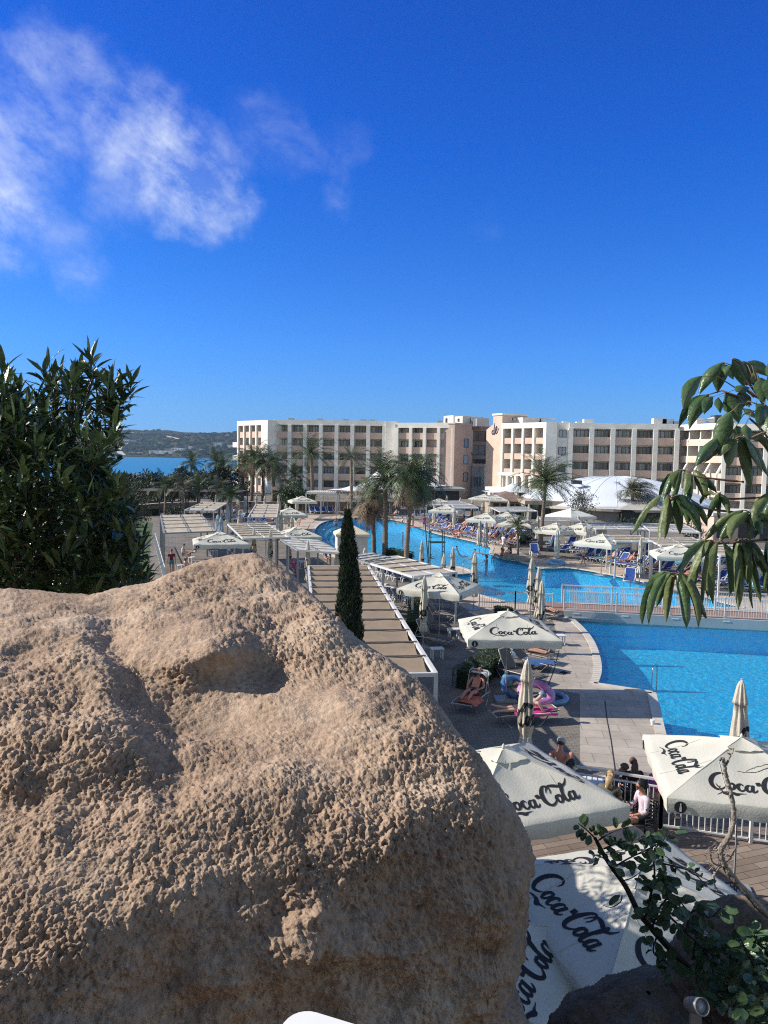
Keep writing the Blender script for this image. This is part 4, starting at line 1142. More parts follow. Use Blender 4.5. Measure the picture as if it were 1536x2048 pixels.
def logo_stroke(m, pts, wmax, M, n=6, wmin=.3, off=0):
    """brush stroke ribbon in a local plane: pts of (x, y, w)"""
    c = spline(pts, n)
    vs = []
    for i, q in enumerate(c):
        t = c[min(i + 1, len(c) - 1)] - c[max(i - 1, 0)]; nn = np.array([-t[1], t[0]]); nn = nn / (np.linalg.norm(nn) + 1e-9)
        w = q[2] * wmax / 2
        vs.append((q[0] + nn[0] * w, q[1] + nn[1] * w)); vs.append((q[0] - nn[0] * w, q[1] - nn[1] * w))
    m.add([M(x, y, off) for x, y in vs], [(2 * i, 2 * i + 1, 2 * i + 3, 2 * i + 2) for i in range(len(c) - 1)])

def hotel_right():
    c = D(1240, 990, 146)
    root = thing('hotel_building', 'white and pink hotel block at the right with a dark script emblem on its corner', 'hotel', (c.x, c.y, 0))
    PZ = [12.2, 9.3, 6.4]
    w = Wing(D(1003, 900, 148.6), D(1092, 900, 140.5), root)
    bays(w, 4, 3, .3, w.len - .3, [12.0, 9.1, 6.2], par_h=1.1, rec=1.7, roof=14.8, pil_w=.45, pil_d=.3, win=(.55, .95), nm=2, pil_top=13.9, pil_base=4.6)
    # white frame and lobby below
    w.box('terrace_beam', WHITE, 1.2, w.len - 3.2, 1.7, 2.3, 4.9, 5.5)
    for u in (1.5, 3.2, 5.2, 6.9, 8.6): w.box('terrace_column', WHITE, u, u + .45, 1.75, 2.25, 2.7, 4.9)
    w.box('terrace_slab', WHITE, -1.5, w.len + 1, -2.2, 2.7, 2.0, 2.65)
    for u in (-1.2, 2.0, 5.4, 8.8): w.box('terrace_column', WHITE, u, u + .7, 1.7, 2.3, 0, 2.0)
    for u in (-.4, 2.8, 6.2, 9.6): w.window(u, u + 2.5, 1.4, 0, 2.0, 3)
    for u in (2.2, 4.4, 6.6, 8.4): w.window(u, u + .9, -2.1, 2.8, 4.7, 1, DARK)
    w.box('lobby_wall', PINK, -1.5, w.len, -2.29, -2.2, 0, 5.2)
    # pink corner with the emblem
    e = Wing(D(972, 900, 153), D(1003, 900, 148.5), root)
    b = MB(); b.add([(0, 0, 0), (e.len, 0, 0), (e.len, 0, 16.4), (e.len * .42, 0, 16.4), (e.len * .42, 0, 14.7), (0.0, 0, 13.7), (0, -6, 0), (e.len, -6, 0), (e.len, -6, 16.4), (e.len * .42, -6, 16.4), (e.len * .42, -6, 14.7), (0, -6, 13.7)],
                    [(0, 1, 2, 3, 4, 5), (11, 10, 9, 8, 7, 6), (1, 7, 8, 2), (2, 8, 9, 3), (3, 9, 10, 4), (4, 10, 11, 5), (5, 11, 6, 0)])
    b.xf(e.M); b.build('corner_wall', PINK, root)
    e.box('parapet_cap', WHITE, e.len * .40, e.len + .2, -6.2, .2, 16.4, 16.75)
    e.box('stair_head', CREAMW, e.len + .02, e.len + 2.4, -7, -3.0, 14, 16.0)
    lb = MB(); S = e.len
    Mf = lambda x, y, o=0: e.M @ Vector((S * (.36 + .42 * x), .05 + o, 12.7 + 2.3 * y))
    logo_stroke(lb, [(.30, .30, .8), (.12, .34, 1), (.02, .18, 1.2), (.14, .02, 1), (.30, .14, .9), (.34, .42, 1), (.36, .75, .9), (.34, .98, .4)], .11, Mf)
    logo_stroke(lb, [(.34, .10, .5), (.40, .0, .8), (.50, .2, 1), (.58, .55, .9), (.70, .68, 1), (.76, .5, 1.1), (.60, .24, 1), (.66, .08, .9), (.84, .2, .8), (1.05, .55, .4)], .11, Mf, off=.004)
    lb.build('emblem', mat('navy emblem', (.012, .012, .05), .6), root)
    # main front
    w2 = Wing(D(1090, 900, 139.6), D(1138, 900, 139.2), root)
    w2.box('stair_wall', WHITE, 0.0, w2.len * .45, -6, .8, 0, 14.75); w2.box('stair_wall', WHITE, w2.len * .45 + .01, w2.len, -6, .1, 0, 14.75)
    for z in (12.1, 9.0, 5.9): w2.window(w2.len * .56, w2.len * .86, .1, z, z + 1.3, 2)
    w3 = Wing(D(1139, 900, 139), D(1352, 900, 137), root)
    bays(w3, 5, 5, 0.1, w3.len, [12.2, 9.3, 6.4, 3.5], par_h=1.35, rec=1.0, roof=14.7, pil_w=.8, win=(.03, .97), nm=4)
    # stepped balcony wing facing the sun
    w4 = Wing(D(1352, 900, 139), D(1446, 900, 128), root)
    bays(w4, 4, 4, .3, w4.len, [12.0, 9.1, 6.2, 3.3], par_h=1.15, rec=2.2, roof=14.6, pil_w=.22, pil_d=.1, win=(.62, .95), nm=2, pink=mat('pale pink render', (.66, .50, .41), .9, .1, .5), pil_top=11.8)
    for i in range(5):
        u = .3 + (w4.len - .3) * i / 4
        b = MB()
        for (p, q) in (((.1, 11.6), (-1.4, 13.9)), ((.1, 7.6), (1.1, 6.0)), ((1.1, 6.0), (1.1, 0))):
            b.beam(w4.M @ Vector((u, p[0], p[1])), w4.M @ Vector((u, q[0], q[1])), .3)
        b.build('sloping_rib', WHITE, root)
    w5 = Wing(D(1447, 900, 126), D(1660, 900, 121), root)
    bays(w5, 5, 5, .1, w5.len, [11.8, 8.9, 6.0, 3.1], par_h=1.3, rec=1.8, roof=14.3, pil_w=.6, win=(.05, .8), nm=3, pil_base=0)
    # rooftop plant with pale caps
    rp = MB(); rp2 = MB()
    for k, px in enumerate((1020, 1029, 1037, 1051, 1060, 1075, 1084)):
        p = D(px, 840, 150) - c; rp.beam((p.x, p.y, 14.6), (p.x, p.y, 15.6), .35); rp.box((p.x, p.y, 15.7), (1.1, 1.1, .35))
    p = D(1045, 840, 152) - c; rp2.box((p.x, p.y, 15.1), (7.5, 2, 1.4))
    p = D(1090, 840, 152) - c; rp.box((p.x, p.y, 15.95), (3.6, 2, .3))
    for (px, s) in ((1130, 1.0), (1157, 1.0), (1176, 1.8), (1318, 2.4), (1334, 2.2), (1352, 1.6), (1455, 2.4)):
        p = D(px, 845, 146) - c; rp.box((p.x, p.y, 14.6 + s * .32), (s, 1.4, s * .64))
    p = D(1412, 842, 138) - c
    rp.tube([(p.x - 2, p.y, 15.4), (p.x + 1.8, p.y, 15.5)], .95, 12)
    p = D(1438, 842, 138) - c; rp2.box((p.x, p.y, 15.4), (2.2, 2, 2.0))
    rp.build('roof_plant', mat('roof plant pale', (.62, .62, .60), .5, .2, .6), root); rp2.build('plant_screen', mat('plant screen', (.05, .055, .065), .6), root)

def dome():
    c = D(1228, 1000, 112)
    root = thing('restaurant_dome', 'low wide white dome roof in front of the right hotel block', 'dome', (c.x, c.y, 0))
    R_, z0, h = 14.6, 1.9, 3.9
    m = MB(); prof = []
    for k in range(15):
        a = k / 14; rr = R_ * (1 - a ** 1.0); prof.append((max(rr, .02), z0 + h * (1 - (rr / R_) ** 2.0)))
    m.lathe(prof, seg=96)
    dm = mat('white dome membrane', (.66, .70, .76), .55, .06, .35)
    m.build('dome_shell', dm, root, True)
    m = MB()
    for k in range(24):
        a = 2 * PI * k / 24; pts = []
        for j in range(10):
            rr = R_ * (1 - j / 10); pts.append((rr * math.cos(a), rr * math.sin(a), z0 + h * (1 - (rr / R_) ** 2) + .015))
        m.tube(pts, .035, 4)
    m.build('dome_seam', mat('dome seam', (.55, .58, .63), .6), root, True)
    m = MB(); m.lathe([(R_ + .5, z0 - .35), (R_ + .6, z0), (R_ - .2, z0 + .05)], seg=64); m.build('dome_rim', CREAMW, root)
    m = MB(); m.lathe([(R_ - .3, 0), (R_ - .3, z0 - .36)], seg=48); m.build('wall', mat('dome wall', (.30, .27, .25), .9, .2, .5), root)
    q = D(1158, 973, 104) - c
    m = MB(); m.box((q.x, q.y + 1.5, 5.0), (1.3, 1.0, .5)); m.build('roof_hatch', METALD, root)

def house(label, px0, px1, d, z_eave, z_top, depth, wallm, roofm, over=.6, name='restaurant_building', flat=False, win=0):
    a, b = D(px0, 1000, d), D(px1, 1000, d); cx = (a.x + b.x) / 2; w_ = abs(b.x - a.x)
    t = thing(name, label, 'restaurant', (cx, d + depth / 2, 0))
    m = MB(); m.box((0, 0, z_eave / 2), (w_, depth, z_eave)); m.build('wall', wallm, t)
    m = MB(); W2, D2 = w_ / 2 + over, depth / 2 + over
    if flat: m.box((0, 0, (z_eave + z_top) / 2 + .002), (W2 * 2, D2 * 2, z_top - z_eave))
    else:
        r = max(W2 - D2, 0) ; r2 = max(D2 - W2, 0)
        m.add([(-W2, -D2, z_eave), (W2, -D2, z_eave), (W2, D2, z_eave), (-W2, D2, z_eave), (-r, -r2, z_top), (r, r2, z_top), (-W2, -D2, z_eave + .15), (W2, -D2, z_eave + .15)],
              [(0, 1, 5, 4), (1, 2, 5), (2, 3, 4, 5), (3, 0, 4), (3, 2, 1, 0)])
    m.build('roof', roofm, t)
    for k in range(win):
        u = -w_ / 2 + w_ * (k + .5) / win
        m = MB(); m.box((u, -depth / 2 - .03, z_eave * .48), (w_ / win * .7, .06, z_eave * .7)); m.build('window', DARK, t)
    return t

TAN = mat('tan canvas', (.55, .46, .34), .9, .15, 1.5)
OFFW = mat('off white canvas', (.68, .66, .60), .85, .06, 2)
def tensile(label, px, d, z0, z1, r, seg=8, px_scale=1.0, twist=0):
    c = D(px, 980, d); t = thing('tent_pavilion', label, 'tent', (c.x, c.y, 0))
    m = MB(); n = 8; vs = []; fs = []
    for j in range(n + 1):
        f = j / n; rr = r * (1 - f) ** 1.0 + .08; z = z0 + (z1 - z0) * f ** 1.9
        for k in range(seg * 2):
            a = 2 * PI * k / (seg * 2) + twist; cut = (1.0 if k % 2 == 0 else .86); vs.append((rr * cut * math.cos(a) * px_scale, rr * cut * math.sin(a), z - (0 if k % 2 == 0 else -.15 * (1 - f))))
    s2 = seg * 2
    for j in range(n):
        for k in range(s2): fs.append((j * s2 + k, j * s2 + (k + 1) % s2, (j + 1) * s2 + (k + 1) % s2, (j + 1) * s2 + k))
    m.add(vs, fs); m.build('canopy', mat('tent membrane', (.72, .72, .72), .6, .04, .5), t, True)
    m = MB(); m.cyl((0, 0, 0), .09, z1 + .5, 8); m.build('mast', WHITE, t)
    for k in range(0, s2, 2):
        a = 2 * PI * k / s2 + twist; m = MB(); m.cyl((r * .97 * px_scale * math.cos(a), r * .97 * math.sin(a), 0), .06, z0, 6); m.build('post', WHITE, t)

def frame_pergola(label, px0, px1, d, z, depth, n, m_, slat=.25, name='pergola', thick=.14):
    a, b = D(px0, 1000, d), D(px1, 1000, d); w_ = b.x - a.x
    t = thing(name, label, 'pergola', ((a.x + b.x) / 2, d, 0))
    m = MB()
    for y in (0, depth): m.beam((-w_ / 2, y, z), (w_ / 2, y, z), thick, thick * 1.4)
    m.build('beam', m_, t)
    m = MB()
    for k in range(n):
        u = -w_ / 2 + w_ * (k + .5) / n; m.beam((u, -.5, z + thick * 1.2), (u, depth + .5, z + thick * 1.2), slat * .5, .12)
    m.build('rafter', m_, t)
    k_ = max(2, int(w_ / 3.5))
    for k in range(k_ + 1):
        u = -w_ / 2 + w_ * k / k_
        for y in (0.0, depth):
            q = MB(); q.beam((u, y, 0), (u, y, z), thick); q.build('post', m_, t)
    return t

hotel_left(); hotel_right(); dome()
dkwood = mat('dark timber', (.075, .06, .05), .85, .3, 1.5)
brroof = mat('brown roof tiles', (.20, .13, .105), .9, .2, 1.2)
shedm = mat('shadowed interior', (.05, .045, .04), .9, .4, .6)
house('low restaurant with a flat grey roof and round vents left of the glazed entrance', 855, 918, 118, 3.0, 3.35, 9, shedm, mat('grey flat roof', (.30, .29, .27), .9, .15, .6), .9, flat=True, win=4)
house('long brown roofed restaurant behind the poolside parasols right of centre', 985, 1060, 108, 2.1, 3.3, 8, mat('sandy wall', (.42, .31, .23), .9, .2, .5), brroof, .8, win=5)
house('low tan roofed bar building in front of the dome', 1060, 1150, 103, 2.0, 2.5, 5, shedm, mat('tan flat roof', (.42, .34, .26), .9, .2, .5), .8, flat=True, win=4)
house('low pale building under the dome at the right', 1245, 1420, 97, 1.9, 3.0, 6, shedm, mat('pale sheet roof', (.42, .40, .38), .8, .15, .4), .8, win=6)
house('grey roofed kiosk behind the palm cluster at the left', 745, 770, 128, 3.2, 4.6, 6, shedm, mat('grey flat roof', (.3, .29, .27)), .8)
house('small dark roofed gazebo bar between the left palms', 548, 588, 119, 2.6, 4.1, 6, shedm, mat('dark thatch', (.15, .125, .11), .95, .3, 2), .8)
house('pink and cream low wall building behind the right loungers', 1430, 1560, 78, 2.6, 2.9, 8, mat('pink low wall', (.55, .42, .34), .9, .2, .4), CREAMW, .2, flat=True, win=3)
tensile('white tensile canopy with a raised right peak between the palms', 757, 114, 3.3, 6.2, 4.6, 4, 1.1, .4)
tensile('flat white tent roof left of the raised tensile canopy', 704, 108, 3.2, 3.9, 3.0, 4, 1.2, .2)
tensile('pale canopy showing right of the brown skirted palm', 868, 120, 3.6, 4.2, 2.2, 4, 1.3)
tensile('white marquee below the lobby of the right hotel block', 1025, 121, 2.8, 4.2, 4.0, 4, 1.4, .78)
frame_pergola('white garden pergola with arched rafters on the bar terrace', 612, 672, 104, 2.9, 4, 14, WHITE)
frame_pergola('white pergola beside the tent bar', 676, 780, 106, 2.7, 4, 16, WHITE)
frame_pergola('long dark timber pergola roof below the trees at the left', 266, 372, 97, 3.0, 6, 26, dkwood, .5)
frame_pergola('dark timber pergola with sloping slats left of the palm group', 376, 478, 99, 2.9, 6, 22, dkwood, .5)
# ---------------------------------------------------------------- parasols, loungers, plants of the resort
CANVAS = mat('cream parasol canvas', (.64, .62, .54), .85, .09, 1.1, .25, 26, transl=.18)
CANVASD = mat('folded parasol canvas', (.52, .47, .385), .9, .14, 5, .4, 30)
BLACKINK = mat('black print', (.012, .013, .016), .75)
POLEW = mat('white metal pole', (.66, .66, .64), .45, .05, 3)
STEEL = mat('grey steel', (.36, .37, .37), .4, .1, 4, metal=.3)
BLUEF = mat('blue sling fabric', (.012, .05, .235), .8, .2, 6)
WPLAST = mat('white lounger plastic', (.70, .70, .69), .5, .06, 4)
TAUPE = mat('taupe sling fabric', (.135, .112, .095), .85, .15, 8)
ALU = mat('pale aluminium', (.46, .45, .43), .45, .08, 5)

_o = [(3.0,1.35,.4),(2.55,1.15,1.0),(2.35,.6,1.2),(2.6,.12,.8),(3.0,.35,.9),(3.2,.95,1.0),(3.0,1.35,.5),(2.8,1.1,.3),(3.3,1.2,.3)]
_a1 = [(5.35,1.3,.5),(4.95,1.3,.7),(4.6,.7,1.2),(4.7,.15,1.0),(5.1,.3,.6),(5.5,1.1,.4)]
_a2 = [(5.6,1.45,.9),(5.38,.7,1.1),(5.35,.15,1.0),(5.7,.2,.6),(6.0,.6,.3)]
sh = lambda L, dx: [(x + dx, y, w) for x, y, w in L]
SCRIPT = [
 [(2.3,2.15,.3),(2.4,2.7,.6),(1.9,3.05,.7),(1.0,2.6,1.1),(.38,1.55,1.5),(.42,.6,1.45),(.95,.05,1.0),(1.65,.25,.6),(2.2,.8,.3)],
 [(.75,-.95,.15),(1.5,-.5,.5),(2.4,-.45,1.0),(3.1,-.75,1.5),(3.55,-.6,.6),(4.4,-.42,.1)],
 _o, [(4.3,1.1,.6),(4.05,1.4,.6),(3.6,.95,1.2),(3.62,.25,1.1),(4.0,.05,.7),(4.55,.6,.3)], _a1, _a2,
 [(6.0,1.66,1.5),(6.3,1.70,1.7),(6.6,1.75,1.5)],
 *[[(x + .5, y, w) for x, y, w in L_] for L_ in [
 [(7.75,1.75,.3),(8.0,2.3,.5),(7.9,2.95,.6),(7.3,3.0,.8),(6.75,2.35,1.3),(6.4,1.35,1.6),(6.45,.4,1.45),(6.95,-.08,1.0),(7.6,.2,.6),(8.1,.8,.3)],
 [(7.2,1.9,.2),(7.55,2.5,.5),(8.1,2.95,.8),(8.9,2.85,1.2),(9.8,2.5,1.0),(10.5,2.75,.7),(11.0,3.4,.2)],
 sh(_o, 5.75), [(9.2,.9,.3),(9.75,2.0,.6),(10.0,2.8,.6),(9.75,2.95,.5),(9.5,2.0,.9),(9.25,.8,1.2),(9.32,.15,1.0),(9.65,.2,.6),(10.0,.7,.3)],
 sh(_a1, 5.4), sh(_a2, 5.4)]]]

def make_parasol(L=3.2, eave=2.28, peak=3.02, val=.27, emblem=True, n=12, lettering=True, ribs=True, cmat=None):
    t = thing('parasol', 'parasol', 'parasol')
    cm = cmat or CANVAS
    h = L / 2; sl = math.hypot(h, peak - eave)
    def S(k, u, v, off=0.0):
        a = k * PI / 2; ca, sa = math.cos(a), math.sin(a)
        r = h * (1 - v); x = r; y = u * r
        z = eave + (peak - eave) * v - .045 * (1 - u * u) * 4 * v * (1 - v) + .02 * math.sin(v * PI) * u * u
        z += .006 * math.sin(9 * u + 3 * v + k) * (1 - v) + .005 * math.sin(17 * u * (1 - v) + k * 2)
        nz = h / sl; nx = (peak - eave) / sl
        x += nx * off; z += nz * off
        return Vector((x * ca - y * sa, x * sa + y * ca, z))
    m = MB()
    for k in range(4):
        vs, fs = [], []
        N_ = n
        for j in range(N_ + 1):
            for i in range(2 * N_ + 1): vs.append(S(k, -1 + i / N_, min(j / N_, .985)))
        w_ = 2 * N_ + 1
        for j in range(N_):
            for i in range(2 * N_): fs.append((j * w_ + i, j * w_ + i + 1, (j + 1) * w_ + i + 1, (j + 1) * w_ + i))
        # valance hem
        o = len(vs)
        for (dz, out) in ((-.02, .012), (-val * .55, .02), (-val, .01)):
            for i in range(w_):
                u = -1 + i / N_; p = S(k, u, 0); a = k * PI / 2
                q = out + .012 * math.sin(u * 14 + k) * (-dz / val) - .02 * (-dz / val)
                vs.append(p + Vector((math.cos(a), math.sin(a), 0)) * q + Vector((0, 0, dz - .012 * math.sin(u * 9 + 1) * (-dz / val))))
        for i in range(2 * N_): fs.append((o + i, o + i + 1, i + 1, i))
        for j in range(2):
            for i in range(2 * N_): fs.append((o + (j + 1) * w_ + i, o + (j + 1) * w_ + i + 1, o + j * w_ + i + 1, o + j * w_ + i))
        m.add(vs, fs)
    m.build('canopy', cm, t, True)
    m = MB()
    for k in range(4):
        vs = []
        for j in range(5):
            v = .80 + .049 * j
            for i in range(9): vs.append(S(k, -1 + i / 4, min(v, .995), .035) + Vector((0, 0, .015 + (.012 * math.sin(i * 2.3) if j == 0 else 0))))
        m.add(vs, [(j * 9 + i, j * 9 + i + 1, (j + 1) * 9 + i + 1, (j + 1) * 9 + i) for j in range(4) for i in range(8)])
    m.build('vent_cap', cm, t, True)
    m = MB(); m.lathe([(.025, 0), (.032, .03), (.02, .07), (.004, .09)], (0, 0, peak + .03), 10); m.build('finial', cm, t, True)
    if n > 8:
        m = MB()
        for k in range(4):
            m.tube([S(k, 1, v, .004) for v in (0, .2, .4, .6, .8)], .008, 4)
            for u in (-.34, .34): m.tube([S(k, u / (1 - v) if abs(u / (1 - v)) < 1 else math.copysign(1, u), v, .003) for v in (0, .2, .4, .6)], .004, 4)
        m.build('seam', mat('parasol seam', (.50, .48, .42), .9), t)
    if lettering:
        sc = L / 3.2 * .138
        for k in range(4):
            m = MB()
            def M_(x, y, off, k=k):
                X = (x - 5.95) * sc; Y = .22 * L / 3.2 + (y + .95) * sc
                v = Y / sl; return S(k, max(-1.2, min(1.2, X / (h * (1 - v)))), v, .006 + off)
            for i, s_ in enumerate(SCRIPT): logo_stroke(m, s_, .40, M_, 6, off=.0004 * i)
            m.build('lettering', BLACKINK, t)
    if emblem:
        for k in range(4):
            a = k * PI / 2
            def P(x, y, off):
                u = -.86 + x / h; p = S(k, u, 0)
                return p + Vector((math.cos(a), math.sin(a), 0)) * (.026 + off) + Vector((0, 0, -val * .52 + y))
            m = MB(); m.cur = 0
            m.add([P(.1 * math.cos(q * PI / 12), .1 * math.sin(q * PI / 12), 0) for q in range(24)], [tuple(range(24))])
            m.cur = 1
            prof = [(.018, -.075), (.02, -.02), (.012, .02), (.008, .07)]
            m.add([P(x, y, .004) for x, y in prof] + [P(-x, y, .004) for x, y in prof[::-1]], [tuple(range(8))])
            m.build('emblem', [BLACKINK, cm], t)
    m = MB(); m.cyl((0, 0, .05), .028, peak - .06, 10); m.build('pole', POLEW, t, True)
    m = MB(); m.box((0, 0, .03), (.7, .7, .06)); m.cyl((0, 0, .06), .045, .3, 10); m.build('base', STEEL, t)
    if ribs:
        m = MB()
        for k in range(8):
            a = k * PI / 4 + PI / 4; r = h * (1.4 if k % 2 == 0 else 1.0) * .97
            m.beam((0, 0, peak - .08), (r * math.cos(a), r * math.sin(a), eave - .03), .022); m.beam((0, 0, eave - .25), (r * .5 * math.cos(a), r * .5 * math.sin(a), (peak + eave) / 2 - .06), .02)
        m.build('rib_frame', POLEW, t)
    return t

def make_closed(H=2.8, col=None, letters=True, seed=0, slim=1.0):
    t = thing('closed_parasol', 'closed parasol', 'parasol')
    cm = col or CANVASD; s = H / 2.8
    prof = [(.012, 2.83), (.05, 2.81), (.075, 2.72), (.105, 2.56), (.135, 2.40), (.15, 2.33), (.118, 2.32), (.13, 2.15), (.155, 1.9), (.178, 1.6), (.185, 1.4), (.168, 1.22), (.135, 1.08), (.115, 1.0), (.135, .93), (.175, .8), (.19, .68), (.15, .66), (.05, .69)]
    prof = [(r * slim, z * s) for r, z in prof]
    f = lambda r, z, a: r * (1 + .16 * math.cos(8 * a + .6 * math.sin(z * 3 + seed)) + .08 * math.cos(3 * a + z * 2.5 + seed) + .05 * math.cos(17 * a - z * 5)) if r > .06 * slim else r
    m = MB(); m.lathe(prof[::-1], seg=64, fold=f); m.build('canopy', cm, t, True)
    m = MB(); m.lathe([(.12 * slim, .985 * s), (.128 * slim, 1.0 * s), (.12 * slim, 1.02 * s)], seg=40, fold=lambda r, z, a: f(r, z, a) + .006); m.build('tie_strap', POLEW, t)
    if letters:
        zs = [p[1] for p in prof[::-1]]; rs = [p[0] for p in prof[::-1]]
        def M_(x, y, off):
            a = x / 11.8 * 2 * PI * .93 + seed; z = (1.16 + (y + .9) * .17) * s
            r = f(float(np.interp(z, zs, rs)), z, a) + .007 + off
            return Vector((r * math.cos(a), r * math.sin(a), z))
        m = MB()
        for i, s_ in enumerate(SCRIPT): logo_stroke(m, s_, .55, M_, 8, off=.0005 * i)
        m.build('lettering', BLACKINK, t)
    m = MB(); m.cyl((0, 0, .05), .028, .75 * s, 10); m.build('pole', POLEW, t, True)
    m = MB(); m.cyl((0, 0, 2.82 * s), .02, .06, 8); m.build('finial', POLEW, t)
    m = MB(); m.box((0, 0, .03), (.6, .6, .06)); m.cyl((0, 0, .06), .045, .25, 10); m.build('base', STEEL, t)
    return t

def make_lounger(kind='blue', back=48, name='sun_lounger'):
    t = thing(name, 'lounger', 'sun lounger')
    fm, sm = (WPLAST, BLUEF) if kind == 'blue' else (ALU, TAUPE)
    w = .33; br = math.radians(back); L_ = .78
    by, bz = .28, .36
    ty, tz = by + L_ * math.cos(br), bz + L_ * math.sin(br)
    m = MB(); r = .026 if kind == 'blue' else .02
    for s in (-1, 1):
        m.tube([(s * w, -1.0, .30), (s * w, -.8, .35), (s * w, -.2, .36), (s * w, by, bz), (s * w, .72, .34)], r, 6)
        if kind == 'blue': m.tube([(s * (w + .03), -.05, .36), (s * (w + .05), .02, .52), (s * (w + .05), .3, .56), (s * (w + .03), .5, .5)], .022, 6)
    for y in (-.98, -.45, .05, .7): m.beam((-w, y, .335), (w, y, .335), .035, .025)
    m.build('frame', fm, t, True)
    m = MB(); n = 8; vs = []
    for i in range(n + 1):
        y = -.97 + (by + .93) * i / n
        for x in (-1, -.4, .4, 1): vs.append((x * (w - .03), y, .375 - .03 * (1 - abs(x)) - .0 + (.0 if kind == 'blue' else .004)))
    m.add(vs, [(i * 4 + k, i * 4 + k + 1, (i + 1) * 4 + k + 1, (i + 1) * 4 + k) for i in range(n) for k in range(3)]); 
    m.add([(x, y, z - .02) for x, y, z in vs], [((i + 1) * 4 + k, (i + 1) * 4 + k + 1, i * 4 + k + 1, i * 4 + k) for i in range(n) for k in range(3)]); m.build('seat', sm, t, True)
    m = MB(); vs = []
    for i in range(n + 1):
        f = i / n; y = by + (ty - by) * f; z = bz + (tz - bz) * f + .015
        for x in (-1, -.4, .4, 1): vs.append((x * (w - .04), y + .025 * (1 - abs(x)) * math.sin(br), z - .025 * (1 - abs(x)) * math.cos(br)))
    m.add(vs, [(i * 4 + k, i * 4 + k + 1, (i + 1) * 4 + k + 1, (i + 1) * 4 + k) for i in range(n) for k in range(3)])
    m.add([(x, y + .02 * math.sin(br), z - .02 * math.cos(br)) for x, y, z in vs], [((i + 1) * 4 + k, (i + 1) * 4 + k + 1, i * 4 + k + 1, i * 4 + k) for i in range(n) for k in range(3)])
    m.build('backrest', sm, t, True)
    m = MB(); m.tube([(-w, by, bz), (-w, ty - .06, tz - .06), (-w + .06, ty, tz), (w - .06, ty, tz), (w, ty - .06, tz - .06), (w, by, bz)], r, 6); 
    for s in (-1, 1): m.beam((s * w, by + (ty - by) * .6, bz + (tz - bz) * .6), (s * w, .66, .35), .02)
    m.build('back_frame', fm, t, True)
    for s in (-1, 1):
        m = MB()
        if kind == 'blue': m.tube([(s * w, -.95, .31), (s * w, -.82, .14), (s * w, -.70, .0), (s * w, -.62, .0), (s * w, -.5, .18), (s * w, -.35, .35)], .026, 6)
        else: m.tube([(s * w, -.9, .35), (s * w, -.55, .0), (s * w, -.48, 0)], .02, 6)
        m.build('leg', fm, t, True)
        m = MB()
        if kind == 'blue': m.tube([(s * w, .3, .35), (s * w, .42, .14), (s * w, .5, 0), (s * w, .6, 0), (s * w, .72, .33)], .026, 6)
        else: m.tube([(s * w, .72, .34), (s * w, .42, 0), (s * w, .36, 0)], .02, 6)
        m.build('leg', fm, t, True)
    return t

def make_side_table(m1):
    t = thing('side_table', 'side table', 'table')
    m = MB(); m.box((0, 0, .43), (.5, .4, .04)); m.build('tabletop', m1, t)
    for a in (-1, 1):
        for b in (-1, 1):
            q = MB(); q.beam((a * .2, b * .15, 0), (a * .2, b * .15, .41), .045); q.build('leg', m1, t)
    return t

def railing(label, pts, h=1.05, base=0.0, sp=2.0, gap=.115, m_=None, group=None, two=False, name='railing'):
    m_ = m_ or POLEW
    P = [Vector(p) for p in pts]
    o = P[0].copy(); t = thing(name, label, 'railing', (o.x, o.y, base), 0, group)
    for a, b in zip(P, P[1:]):
        v = b - a; L_ = v.length; k = max(1, round(L_ / sp))
        for i in range(k):
            p, q = a + v * (i / k) - o, a + v * ((i + 1) / k) - o
            m = MB(); d = (q - p).normalized(); p1, q1 = p + d * .05, q - d * .05
            m.beam(p1 + Vector((0, 0, h)), q1 + Vector((0, 0, h)), .05); m.beam(p1 + Vector((0, 0, .1)), q1 + Vector((0, 0, .1)), .035)
            if two: m.beam(p1 + Vector((0, 0, h - .16)), q1 + Vector((0, 0, h - .16)), .035)
            nb = int((q1 - p1).length / gap)
            for j in range(1, nb): 
                c = p1 + (q1 - p1) * (j / nb); m.beam(c + Vector((0, 0, .1)), c + Vector((0, 0, h - (.16 if two else .02))), .02)
            m.build('panel', m_, t)
        for i in range(k + 1):
            c = a + v * (i / k) - o; m = MB(); m.beam(c, c + Vector((0, 0, h + .06)), .06); m.build('post', m_, t)
    return t

